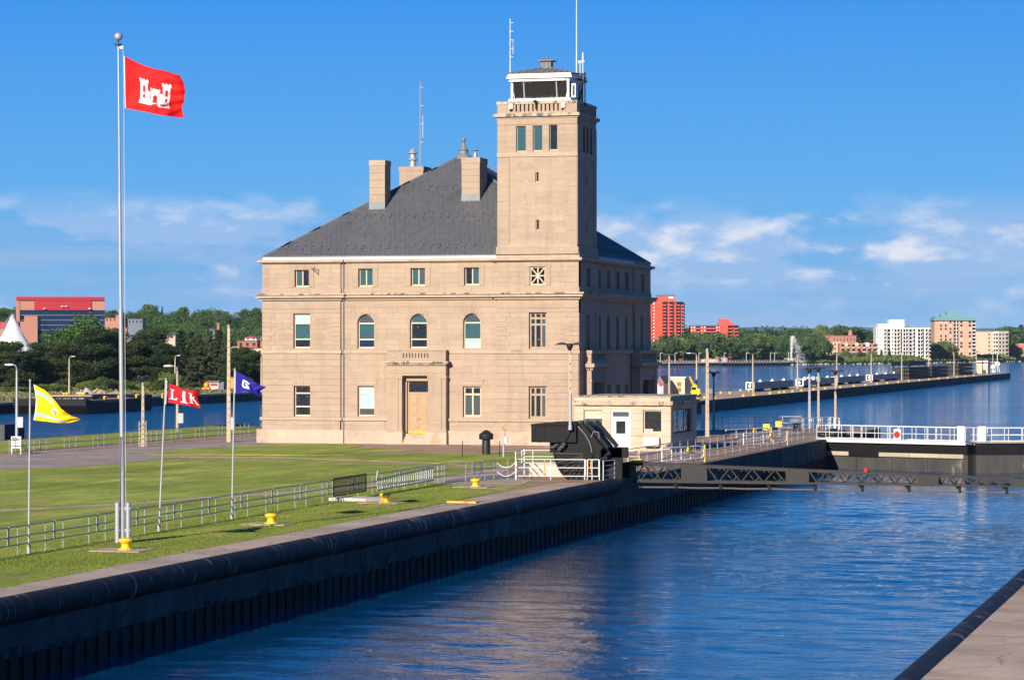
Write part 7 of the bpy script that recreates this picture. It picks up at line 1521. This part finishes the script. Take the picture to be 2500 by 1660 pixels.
for dd, z in ((-1,-2.6),(6,-1.6),(20,0.4),(60,1.6),(120,2.0)): rows.append([m.P((lambda p: (p.x,p.y,z+ (random.uniform(-.3,.3) if z > -2 else 0)))(atD(px,HY,shore_d(px)+dd))) for px in bx_])
for A_, B_2 in zip(rows[:-1], rows[1:]):
    for i in range(len(bx_)-1): m.f.append([A_[i],A_[i+1],B_2[i+1],B_2[i]]); m.t.append(0)
struct(m.build('bank_grass','bank_grass',None,60))
m = MB(); rows = []
for dd, z in ((2,-0.3),(90,0.6)): rows.append([m.P((lambda p: (p.x,p.y,z))(atD(px,HY,shore_d(px)+dd))) for px in (1560,1700,1800,1925)])
for i in range(3): m.f.append([rows[0][i],rows[0][i+1],rows[1][i+1],rows[1][i]]); m.t.append(0)
struct(m.build('bank_grass','bank_grass',None))
def bankscrub():
    rng = np.random.default_rng(8); n = 7000; px = rng.uniform(1925,2480,n); dd = rng.uniform(3,70,n); C = np.array([tuple(atD(a,HY,shore_d(a)+b)) for a,b in zip(px,dd)]); C[:,2] = -1.6+3.2*np.clip(dd/40,0,1)+rng.uniform(0,1.3,n)
    V = leafquads(C, rng.normal(0,1,(n,3))+[0,0,0.5], 0.75, rng); o = ob('scrub', npmesh('scrub', V, np.arange(len(V)).reshape(-1,4), 'bush', rng.random(n))); stuff(o); tag(o,'bushy green scrub on the far right shore bank','scrub')
bankscrub()
m = MB(); rng_ = random.Random(4)
for k in range(260):
    px = rng_.uniform(1930,2490) if k > 60 else rng_.uniform(1598,1640); p = atD(px,HY,shore_d(px)-0.5+rng_.uniform(-1,3)); s = rng_.uniform(0.4,1.1); m.obox((p.x,p.y,WZ+rng_.uniform(0,0.6 if k > 60 else 1.8)),(s*1.6,s*1.3,s),rng_.uniform(0,3),rng_.uniform(-.4,.4))
o = m.build('shore_rocks','gravel'); stuff(o); tag(o,'loose pale rocks along the far waterline','rocks')
# trees of the shore park, nearest row one by one
rng = random.Random(31); park = []
px = 1592; NT_ = 0
lab_pool = 'leafy green tree in the shore park across the river'
while px < 2006:
    dd = rng.uniform(14,60); d = shore_d(px)+dd; base_z = -0.2; p = atD(px,HY,d); p.z = base_z; h = rng.uniform(10.5,16.5); w = h/10*rng.uniform(0.95,1.25)
    tree('park_tree','far',rng.randrange(4),p,h,w,f'leafy green tree, {ORD[NT_]} from the left in the front row of the far shore park','tree','trees of the far shore park'); px += rng.uniform(9,17); NT_ += 1
for i,(px,yt,yb,w,kd,lab) in enumerate(((1995,846,885,1.15,'round','light green rounded tree left of the brick condominium'),(2036,862,884,1.0,'far','dark tree in front of the brick condominium'),(2065,857,884,1.2,'far','round tree before the right wing of the condominium'),(2100,858,884,1.2,'far','round tree left of the white apartment block'),(2130,858,884,1.2,'far','dark tree touching the white apartment block'),(2152,852,885,1.2,'cone','small conifer at the foot of the white apartment block'),(2172,850,885,1.0,'cone','conifer before the white apartment block windows'),(2294,834,882,2.0,'far','broad dark tree between the white block and the tan tower'),(2285,842,884,1.6,'far','dark tree left of the tan tower foot'),(2334,850,883,1.0,'cone','dark conifer before the tan tower'),(2476,845,880,1.6,'far','shrubby tree right of the beige block'),(2492,790,870,1.6,'cone','tall dark conifer at the right picture edge'),(2008,796,850,1.0,'far','feathery tall tree on the skyline left of the condominium'),(2062,796,850,1.9,'far','tall tree on the skyline above the condominium'),(2100,805,850,2.1,'far','broad tree on the skyline above the condominium roof'),(2470,800,862,2.4,'far','broad tree behind the beige block'))):
    d = shore_d(px)+(40 if yb > 870 else 260); p = atD(px,yb,d); h = (yb-yt)*d/FP; tree('shore_tree',kd,i % 2,p,h,w*h/12,lab)
sp = []; rg2 = np.random.default_rng(77)
for _ in range(420):
    px = rg2.uniform(1585,2520); dd = rg2.uniform(70,520) if px < 2000 else rg2.uniform(300,620); d = shore_d(px)+dd; p = atD(px,HY,d); h = rg2.uniform(13,19) if px < 2020 else rg2.uniform(13,19); sp.append((p.x,p.y,-0.5+dd*0.012,h,h*rg2.uniform(0.9,1.3)))
wood('far_wood','dense green wood behind the apartment blocks on the far shore',sp,9,380,0.036,'leaf_far')
hp = [1250,1500,1700,1800,1850,1900,1960,2020,2100,2300,2380,2440,2500,2700]; ht = [812,808,806,800,797.5,798.5,802,800,799,803,802,801,799,798]
hill_mesh('distant_hills', hp, ht, 15000, 18000, -2, 'blue_hill')
# ------------------------------------------------------------------ apartment blocks
def block(px0, px1, yt, yb, d, dep, name, label, wall):
    c = atD(px0, yb, d); k = d/FP; w = (px1-px0)*k; h = (yb-yt)*k; t = thing(name, label, 'building', c, rz=TH); m = MB(); m.box((0,0,-3),(w,dep,h)); m.build('wall', wall, t); t['k'] = k; del t['k']; return t, w, h, k
def bwin(t, x0, x1, z0, z1, mat='pane_far', name='window', y=-0.12, dpt=0.1):
    m = MB(); m.box((x0,y,z0),(x1,y+dpt,z1)); return m.build(name, mat, t)
# red tower
d = shore_d(1630)+150; rt = thing('apartment_tower','tall red brick apartment tower beside the stone building','building',atD(1591,885,d),rz=TH); k = d/FP; X = lambda p: (p-1591)*k; Zz = lambda y: (885-y)*k
def rbox(nm, mat, x0,x1,y0,y1,v0,v1,par=None): m = MB(); m.box((X(x0),v0,Zz(y1)),(X(x1),v1,Zz(y0))); return m.build(nm, mat, par or rt)
rbox('wall','tower_red',1599,1618,738,890,0,20); rbox('wall','tower_red',1585,1599,741,890,3.2,18); rbox('wall','tower_red',1618,1650,737.5,890,2.2,19); rbox('wall','tower_red',1650,1669,738.5,890,4.2,19); rbox('pier','balcony_red',1632,1634.5,737.5,890,0.6,2.2); rbox('pier','tower_red',1648,1651.5,738,890,0.8,2.6)
rbox('roof_slab','boom_steel',1618,1670,736.6,738.2,1.0,19); rbox('penthouse','balcony_red',1605.5,1648.5,721,738,4,15); rbox('roof_slab','boom_steel',1605,1649,720.3,721.3,3.6,15.4); rbox('window','white_paint',1633,1645,724,728.5,3.85,4.0)
for i in range(13):
    y = 739.5+8.05*i
    for x0, x1, v in ((1619,1626.5,0.3),(1634.5,1642,0.3),(1653,1660,2.2),(1665,1670,2.6)):
        rbox('balcony','balcony_red',x0,x1,y+3.6,y+7.0,v,v+0.25); rbox('balcony_door','pane_dark',x0+0.2,x1+3.0,y+0.2,y+6.6,(2.1 if x0 < 1650 else 4.1),(2.25 if x0 < 1650 else 4.25)); rbox('balcony_floor','balcony_red',x0,x1,y+6.6,y+7.2,v+0.25,(2.2 if x0 < 1650 else 4.2))
    rbox('window','pane_grey',1628.5,1631,y+0.6,y+5,2.0,2.15); rbox('window','pane_grey',1644.5,1647,y+0.6,y+5,2.0,2.15)
    rbox('window','white_paint',1595.5,1598.2,y+0.4,y+4.4,3.05,3.2); rbox('balcony','balcony_red',1590,1595,y+3.6,y+7.2,2.0,2.3)
# low red block
d = shore_d(1740)+130; lr = thing('apartment_block','low red brick apartment block with a sloped penthouse','building',atD(1686,890,d),rz=TH); k = d/FP; X = lambda p: (p-1686)*k; Zz = lambda y: (890-y)*k; rt = lr
rbox('wall','tower_red',1686,1761,795.5,890,0,14); rbox('wall','tower_red',1757,1777,795,890,-1.5,14); rbox('wall','tower_red',1777,1803,795.5,890,1.2,14); rbox('roof_slab','boom_steel',1685.5,1757,794.6,795.6,-0.3,14); rbox('roof_slab','boom_steel',1777,1804,794.4,795.8,-0.5,14)
m = MB(); m.prism([(X(1754),Zz(795)),(X(1794),Zz(795)),(X(1794),Zz(789.5)),(X(1788),Zz(789)),(X(1779),Zz(778.5)),(X(1759),Zz(778.5)),(X(1759),Zz(787)),(X(1754),Zz(787))],2,11); m.build('penthouse','balcony_red',lr); rbox('door','tower_red',1768,1772,787,795,1.8,2.0)
for i in range(4):
    y = 796.5+8.0*i
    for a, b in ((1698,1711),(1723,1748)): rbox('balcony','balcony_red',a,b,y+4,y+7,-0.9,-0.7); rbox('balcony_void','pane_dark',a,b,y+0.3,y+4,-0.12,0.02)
    for a in (1687.3,1694.5,1710.5,1719.5,1748.5,1755.5): rbox('window','white_paint',a,a+2.6,y+0.6,y+4,-0.1,0.03)
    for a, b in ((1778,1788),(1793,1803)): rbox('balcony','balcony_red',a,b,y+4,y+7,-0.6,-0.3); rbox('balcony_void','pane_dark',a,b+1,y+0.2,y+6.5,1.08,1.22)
# brick condominium with gables
d = shore_d(2075)+85; t, w, h, k = block(2009,2052,834,878,d,14,'condominium','banded brick condominium with gabled front left of the white block','block_beige'); X = lambda p: (p-2009)*k; Zz = lambda y: (878-y)*k; rt = t
rbox('roof','brick_pale',2008.5,2052.5,832.5,834,-0.3,14); rbox('gable','brick_pale',2020,2034,826,834,-0.6,10)
for i in range(3):
    y = 838+11*i; rbox('band','block_beige',2009,2052,y+8.4,y+10,-0.2,0)
    for a in (2011,2021,2028,2037,2046): rbox('window','pane_far',a,a+3.4,y,y+6,-0.12,0.0); rbox('brick_panel','brick_red',a-1,a+4.4,y-1,y,-0.08,0)
t, w, h, k = block(2050,2142,838,878,d-12,14,'condominium','brown brick wing with arched white roofs left of the white block','brick_pale'); X = lambda p: (p-2050)*k; rt = t
for a in (2066,2092,2118): m = MB(); m.cyl((X(a),-0.35,Zz(841)),(X(a),13,Zz(841)),5.0*k,n=20); m.build('arched_roof','block_beige' if a != 2118 else 'old_white',t,40)
for i in range(3):
    y = 841+11*i
    for a in range(2054,2140,13): rbox('balcony','block_beige',a,a+8,y+5.5,y+8.5,-1.2,-1.0); rbox('window','pane_dark',a,a+8,y,y+6,-0.12,0.0)
t, w, h, k = block(2016,2090,820,860,d+130,12,'brick_hall','long orange brick hall with a truncated tower behind the condominium','brick_pale'); X = lambda p: (p-2016)*k; Zz = lambda y: (860-y)*k; rt = t; rbox('roof','brick_red',2015,2092,818.8,820.5,-0.6,12.5)
m = MB(); m.cyl((X(2079),6,Zz(820)),(X(2079),6,Zz(806)),6*k,4*k,10); m.build('tower','brick_pale',t)
for a in range(2020,2088,8): rbox('window','pane_far',a,a+2,825,833,-0.1,0)
# white apartment block
d = shore_d(2205)+60; t, w, h, k = block(2139.5,2272,800,876,d,16,'apartment_block','white ten-bay apartment block with green roof gables','tower_white'); X = lambda p: (p-2139.5)*k; Zz = lambda y: (876-y)*k; rt = t
rbox('penthouse','tower_white',2144,2175,790.5,800.5,2,13); rbox('penthouse','white_paint',2172,2208.5,780,801,1.5,13.5)
for a, b, yt_ in ((2211,2228,793),(2188,2200,798),(2240,2252,797.5)): m = MB(); m.prism([(X(a),Zz(800.2)),(X(b),Zz(800.2)),(X((a+b)/2),Zz(yt_))],0.5,5); m.build('roof_gable','green_metal',t)
rows_ = [803.5+9.05*i for i in range(8)]
for i, y in enumerate(rows_):
    for a, b in ((2159,2164.5),(2166.5,2173),(2184,2188.5),(2191,2197.5),(2205.5,2210),(2212,2218),(2220,2226),(2228,2232),(2241,2246.5),(2248.5,2254),(2260,2266),(2268,2272)):
        if i == 7 and a < 2200: continue
        bwin(t, X(a), X(b), Zz(y+7), Zz(y), 'pane_dark'); 
        if int(a) % 3: bwin(t, X(b-2.6), X(b), Zz(y+7.2), Zz(y+3.4), 'tower_white', 'balcony_panel', -0.9, 0.3)
    for a in (2142,2147.5): bwin(t, X(a), X(a+1.6), Zz(y+4.2), Zz(y+0.2), 'pane_far')
    bwin(t, X(2178), X(2181), Zz(y+4), Zz(y), 'pane_dark')
for a in (2199.5, 2231.5, 2252.5): m = MB(); m.box((X(a),-1.2,Zz(873)),(X(a+1.1),0.0,Zz(803))); m.build('fin','boom_steel',t)
# tan tower
d = shore_d(2332)+60; t, w, h, k = block(2281.5,2382,781,873,d,18,'apartment_tower','tan brick apartment tower with a blue-green roof','tower_tan'); X = lambda p: (p-2281.5)*k; Zz = lambda y: (873-y)*k; rt = t
m = MB(); m.prism([(X(2278),Zz(782.5)),(X(2385),Zz(782.5)),(X(2380),Zz(773.5)),(X(2284),Zz(773.5))],-1.5,19); m.build('roof','teal_roof',t); rbox('penthouse','teal_roof',2299,2346,767.5,774,4,13); rbox('penthouse','teal_roof',2315,2341,760,768,5,12); rbox('antenna','galv',2318,2319,756.5,760,6,6.4)
for i in range(11):
    y = 783.5+8.6*i
    for a in (2295.5,2307,2318.5,2344.5,2365): bwin(t, X(a), X(a+(4 if a < 2340 else 5.2)), Zz(y+5.2), Zz(y), 'pane_dark' if (i*7+int(a)) % 3 else 'pane_blind')
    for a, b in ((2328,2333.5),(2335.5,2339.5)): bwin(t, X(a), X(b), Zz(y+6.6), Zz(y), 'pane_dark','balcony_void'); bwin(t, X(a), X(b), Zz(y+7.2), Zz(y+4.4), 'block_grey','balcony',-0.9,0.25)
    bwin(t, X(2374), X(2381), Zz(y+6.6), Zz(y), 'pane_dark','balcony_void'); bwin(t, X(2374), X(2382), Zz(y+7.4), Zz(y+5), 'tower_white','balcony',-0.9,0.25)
rbox('drain','tower_white',2333.8,2335.3,783,873,-1.0,-0.05)
# beige block
d = shore_d(2430)+70; t, w, h, k = block(2383,2462,809.5,871,d,16,'apartment_block','beige six-storey block right of the tan tower','block_beige'); X = lambda p: (p-2383)*k; Zz = lambda y: (871-y)*k; rt = t
rbox('cornice','block_grey',2382.5,2462.5,808.6,810,-0.4,16); rbox('bay','block_grey',2437,2462,809.5,875,-1.2,0); rbox('bay','tower_white',2424.5,2437,810,873,-0.3,0)
for i in range(6):
    y = 814+9.6*i; rbox('line','block_grey',2384,2424,y+7.6,y+8.0,-0.1,0); bwin(t,X(2413),X(2417),Zz(y+4),Zz(y),'pane_far')
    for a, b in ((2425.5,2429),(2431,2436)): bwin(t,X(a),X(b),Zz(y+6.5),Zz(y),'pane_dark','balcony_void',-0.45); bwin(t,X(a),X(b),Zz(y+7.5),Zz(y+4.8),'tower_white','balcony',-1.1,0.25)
    for a in (2439,2447): bwin(t,X(a),X(a+4),Zz(y+5.5),Zz(y),'pane_far','window',-1.35)
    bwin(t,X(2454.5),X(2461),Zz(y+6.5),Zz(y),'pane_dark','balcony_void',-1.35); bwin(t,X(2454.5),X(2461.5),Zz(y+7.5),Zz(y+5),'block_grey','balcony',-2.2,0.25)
t, w, h, k = block(2486,2530,838,868,shore_d(2490)+90,12,'brick_hall','orange brick house at the right picture edge','brick_pale')
c = atD(2440,878,shore_d(2440)+18); m = MB(); m.obox((0,0,1.6),(4.6,1.4,1.4),TH,0,0.75); m.obox((1.9,0.3,0.2),(1.4,1.4,1.0),TH); tag(m.build('slide','red_sign',None,loc=c),'bright red slide on the far shore beach','slide')
c = atD(2478,856,shore_d(2478)+30); m = MB(); m.bar((-6,0,-1.5),(-1,0,0),0.9); m.bar((-1,0,0),(4,0,3.4),1.0); m.bar((4,0,3.4),(7,0,1.0),0.8); m.box((-7,-1,-3),(-4,1,-1)); tag(m.build('excavator_arm','red_sign',None,loc=c),'red crane arm beyond the beige block','crane')
# fountain
fo_ = G(1932,891.5,WZ); ft_ = thing('fountain','tall white fountain jet in the river near the far shore','fountain',fo_,rz=TH); k = shore_d(1932)/FP
def spray(name, pts, n, sp0, sp1, seed, sz):
    rng = np.random.default_rng(seed); t = rng.random(n); P = np.array(pts, float); L = np.linspace(0,1,len(P)); C = np.stack([np.interp(t,L,P[:,i]) for i in range(3)],1); s = sp0+(sp1-sp0)*t; C += rng.normal(0,1,(n,3))*s[:,None]*np.array([1,1,0.6]); C[:,2] = np.abs(C[:,2])
    V = leafquads(C, rng.normal(0,1,(n,3)), sz, rng); o = ob(name, npmesh(name, V, np.arange(len(V)).reshape(-1,4), 'spray', rng.random(n)), ft_); stuff(o)
spray('jet',[(0,0,0),(0,0,30*k),(0.3,0,55*k),(0.8,0,70*k)],2600,0.14,0.5,1,0.13)
spray('falling_water',[(0.8,0,70*k),(6*k,0,60*k),(14*k,0,42*k),(20*k,0,22*k),(25*k,0,0)],2600,0.5,2.0,2,0.09)
for i,s in enumerate((-1,-0.55,-0.2,0.2,0.55)): spray('side_jet',[(0,0,0),(s*8*k,0,14*k),(s*15*k,0,17*k),(s*19*k,0,10*k),(s*21*k,0,2*k)],260,0.08,0.3,10+i,0.10)
# park lamps and small things on the promenade
lm = MB(); lm.cyl((0,0,0),(0,0,5.0),0.14,n=6); lm.tube([(0,0,5),(0.3,0,5.7),(0.9,0,5.8),(1.2,0,5.3)],0.12,6); lme = lm.mesh('lamp','old_white')
for px in (1612,1648,1706,1768,1822,1881,1891,1925): c = atD(px,HY,shore_d(px)+1); c.z = -0.5; o = ob('promenade_lamp', lme, None, c, TH); tag(o, f'white hook-topped lamp, {ORD[(1612,1648,1706,1768,1822,1881,1891,1925).index(px)]} from the left on the far promenade','lamp post','lamps along the far promenade')
for px, h, w_, mat, lab in ((1758,3.0,4.5,'block_grey','grey roofed pavilion on the far promenade'),(1712,2.2,9.0,'block_beige','long beige kiosk on the far promenade'),(1745,3.2,2.6,'brick_red','small brick hut on the far promenade')):
    c = atD(px,HY,shore_d(px)+9); c.z = -0.3; t = thing('park_hut',lab,'hut',c,rz=TH); m = MB(); m.box((0,0,0),(w_,3,h*0.8)); m.build('wall',mat,t); m = MB(); m.prism([(-0.4,h*0.8),(w_+0.4,h*0.8),(w_/2,h*1.15)],-0.3,3.3); m.build('roof','grey_roof',t)
c = atD(1783,HY,shore_d(1783)+4); c.z=-0.3; t = thing('market_umbrella','red parasol on the far promenade','umbrella',c); m = MB(); m.lathe([(1.5,2.4),(0.8,3.1),(0.05,3.6)],8); m.build('canopy','red_sign',t); m = MB(); m.cyl((0,0,0),(0,0,2.6),0.08,n=6); m.build('pole','old_white',t)
# ================================================================== THINGS ON THE PIER
def onpier(px, X=-98.0): Y = X/(-ST+_r(px)*CT)*(CT+_r(px)*ST); return Vector((X, Y, PZ))
def pier_log(px0, px1, X, label, end=True):
    a, b = onpier(px0,X), onpier(px1,X); L = b.y-a.y; t = thing('stop_log',label,'beam',a,group='steel stop logs stored on the pier'); m = MB(); m.box((-1.6,0,0.5),(0,L,1.85)); m.build('box_girder','stop_log',t)
    for f in (0.22,0.62,0.86): m = MB(); m.box((-1.5,L*f-1.4,0),(-0.1,L*f+1.4,0.5)); m.build('bogie','lamp_black',t)
    m = MB(); m.box((-1.65,-0.5,0.42),(0.05,0.25,1.92)); m.cyl((-0.8,-0.9,1.15),(-0.8,-0.5,1.15),0.3,n=10); m.build('end_plate','old_white',t); m = MB(); m.box((-1.4,-0.53,0.6),(-0.95,-0.5,1.7)); m.box((-0.6,-0.53,0.6),(-0.2,-0.5,1.7)); m.build('end_recess','pane_dark',t)
    for f in (0.2,0.5,0.8): m = MB(); m.prism([(-0.9,1.85),(-0.1,1.85),(-0.4,2.4)], L*f-0.4, L*f+0.4); m.build('lifting_lug','old_white',t)
    return t
pier_log(1842,1937,-98.5,'blue-grey stop log girder nearest on the pier with white end'); pier_log(1962,2040,-98.5,'second blue-grey stop log girder on the pier'); pier_log(2046,2111,-98.5,'third blue-grey stop log girder on the pier'); pier_log(2131,2200,-98.5,'fourth blue-grey stop log girder beside the black stacks')
def stack(px0, px1, X, hgt, label, extra=False):
    a, b = onpier(px0,X), onpier(px1,X); L = b.y-a.y; t = thing('gate_stack',label,'stack',a,group='black steel gate sections stacked on the pier'); n = 3; h = hgt/n
    for k in range(n):
        m = MB(); m.box((-5,0,h*k+0.1),(0,L,h*(k+1)-0.12)); m.box((-0.3,0.2,h*k+0.3),(0.25,L-0.2,h*k+0.6)); m.build('gate_section','black_steel',t)
        for j in range(8): m = MB(); m.box((-4.8+0.62*j,-0.35,h*k+0.15),(-4.5+0.62*j,0.0,h*(k+1)-0.15)); m.build('rib','lamp_black',t)
    if extra:
        for k in range(3): m = MB(); m.box((-4.8,0.4+L*k/3,hgt+0.5),(-0.2,L*(k+1)/3-0.3,hgt+1.7)); m.build('roller_frame','black_steel',t)
        for k in range(9): m = MB(); m.cyl((-4.9+0.5*k,-0.2,hgt+0.6),(-4.9+0.5*k,-0.2,hgt+1.65),0.18,n=6); m.build('roller','lamp_black',t)
        for x in (-4.6,-0.4):
            for f in (0.05,0.95): m = MB(); m.box((x-0.15,L*f-0.3,hgt-0.1),(x+0.15,L*f+0.3,hgt+0.55)); m.build('leg','lamp_black',t)
stack(2220,2264,-98.0,3.2,'nearest black stack of gate sections with roller frames on top',True); stack(2276,2314,-98.0,3.2,'middle black stack of gate sections on the pier'); stack(2341,2374,-98.0,3.7,'farthest black stack of gate sections beside the white hut')
for k, (px, X) in enumerate([(x, -91.2) for x in (1705,1745,1815,1840,1880,1903,1915,1935,1957,1987,2015,2052,2085,2113,2141,2166,2193,2219,2245,2268,2292,2314,2336,2357,2378)]+[(1720,-94),(1760,-101),(1782,-99),(1808,-103),(1830,-100)]):
    c = onpier(px, X); o = ob('bollard', bpy.data.meshes['bollard'], None, c, 0, (1.15,1.15,0.9)); tag(o, f'small yellow bollard, {ORD[k]} from the left along the near pier edge' if k < 25 else f'small yellow bollard, {ORD[k-25]} of five scattered on the pier behind the edge row','bollard','yellow bollards along the far pier')
# sheds, crane, white hut
def shed(px0, px1, X, wid, hgt, rh, label, wall, wins):
    a = onpier(px0, X); d = a.x*-ST+a.y*CT; w = (px1-px0)*d/FP/CT*1.0; t = thing('shed',label,'shed',a); m = MB(); m.box((0,0,0),(w,wid,hgt)); m.build('wall',wall,t); m = MB()
    if rh: m.prism([(-0.2,hgt),(w+0.2,hgt),(w+0.2,hgt+0.12),(w/2,hgt+rh),(-0.2,hgt+0.12)],-0.2,wid+0.2)
    else: m.box((-0.2,-0.2,hgt),(w+0.2,wid+0.2,hgt+0.25))
    m.build('roof','grey_roof' if wall != 'cream' else 'old_white',t)
    for f in wins:
        for z in (0.25,0.56): m = MB(); m.box((w*f-0.35,-0.06,hgt*z),(w*f+0.35,0.02,hgt*(z+0.24))); m.build('window','rusty',t)
    return t
shed(1621,1671,-104.5,7,3.2,0,'cream site cabin with two windows on the pier','cream',(0.23,0.73)); shed(1603,1619,-104.0,6,2.4,1.3,'small grey gabled shed beside the stone building','galv',())
c = onpier(1697,-98.5); cr9 = thing('crane_truck','yellow mobile crane with raised jib on the pier','crane',c,rz=0.3); m = MB(); m.box((-1.6,-2,0.7),(1.6,2.4,1.9)); m.box((-1.3,-1.2,1.9),(0.6,1.2,3.6)); m.build('body','yellow',cr9)
for x in (-1.5,1.5):
    for y in (-1.4,1.6): m = MB(); m.cyl((x-0.25,y,0.7),(x+0.25,y,0.7),0.75,n=14); m.build('wheel','lamp_black',cr9,40)
cr9.scale = (0.5,0.5,0.5); m = MB(); m.bar((0.0,0,3.0),(-1.7,0,6.4),0.75); m.bar((-1.7,0,6.4),(-1.9,0,7.0),0.5); m.build('jib','orange',cr9); m = MB(); m.lathe([(0.8,0),(0.9,0.4),(0.5,1.0)],12,(0,0,3.4)); m.build('turret','yellow',cr9); m = MB(); m.box((0.6,-1.5,1.9),(1.5,1.5,2.9)); m.build('engine_hood','yellow',cr9); m = MB(); m.box((-1.25,-1.24,2.4),(0.2,-1.2,3.4)); m.build('cab_window','pane_dark',cr9)
c = onpier(1733,-101); m = MB(); m.box((-0.6,-0.5,0.2),(0.6,0.5,1.0)); m.box((-0.65,-0.55,1.0),(0.65,0.55,1.1)); m.cyl((-0.4,-0.5,0.15),(-0.4,0.5,0.15),0.15,n=10); tag(m.build('trailer','stop_log',None,loc=c),'small green-grey trailer between the crane and the lamp post','trailer')
c = onpier(1614,-102.5); m = MB(); m.cyl((0,-0.15,2.3),(0,-0.25,2.3),0.42,n=16); m.cyl((0,0,0),(0,0,2.3),0.06,n=6); tag(m.build('round_sign','red_sign',None,loc=c),'round red sign in front of the cream cabin','sign')
a = onpier(2386,-98.0); t = thing('pier_hut','white hut with four top vents near the pier end','hut',a); m = MB(); m.box((-0.2,0,0),(3.5,6,4.1)); m.build('wall','house_stone',t); m = MB(); m.box((-0.4,-0.2,4.1),(3.7,6.2,4.35)); m.build('roof','old_white',t)
for k in range(4): m = MB(); m.box((0.1+0.85*k,-0.08,3.3),(0.65+0.85*k,0.02,3.75)); m.build('vent','pane_dark',t)
m = MB(); m.box((-0.2,-0.06,2.95),(3.5,0,3.25)); m.build('white_band','white_paint',t); m = MB(); m.box((1.8,-0.9,0),(2.7,-0.1,1.3)); m.build('cabinet','lamp_black',t)
c = onpier(2425,-97); m = MB(); m.sphere((0,0,1.9),0.95,14,8); m.cyl((0,0,0),(0,0,1.2),0.3,n=8); m.cyl((-0.6,0,0),(-0.1,0,1.3),0.1,n=6); m.cyl((0.6,0,0),(0.1,0,1.3),0.1,n=6); tag(m.build('float_buoy','old_white',None,50,loc=c),'white round float on a stand near the pier end','buoy')
c = onpier(2435,-97); t = thing('navigation_light','white tripod navigation light at the pier end','beacon',c)
for x, y in ((-0.9,0),(0.9,0),(0,0.9)): m = MB(); m.cyl((x,y,0),(x*0.3,y*0.3,2.6),0.12,n=6); m.build('leg','old_white',t)
m = MB(); m.box((-0.8,-0.5,2.5),(0.9,0.5,3.7)); m.build('lamp_box','old_white',t); m = MB(); m.cyl((0,0,3.7),(0,0,6.6),0.14,n=6); m.build('mast','old_white',t)

# ================================================================== HAZE
hz = MB(); hz.box((-12000,-320,-10),(12000,27000,190)); hzo = hz.build('haze', 'white_paint'); stuff(hzo); tag(hzo, 'thin blue summer haze over the river', 'haze')
hm = bpy.data.materials.new('haze'); hm.use_nodes = True; t_ = hm.node_tree; t_.nodes.clear(); vo = t_.nodes.new('ShaderNodeVolumePrincipled'); ou = t_.nodes.new('ShaderNodeOutputMaterial')
vo.inputs['Color'].default_value = (0.55, 0.78, 1.0, 1); vo.inputs['Density'].default_value = 2.4e-5; vo.inputs['Anisotropy'].default_value = 0.0; t_.links.new(vo.outputs[0], ou.inputs['Volume']); hzo.data.materials.clear(); hzo.data.materials.append(hm)
S.cycles.volume_bounces = 0
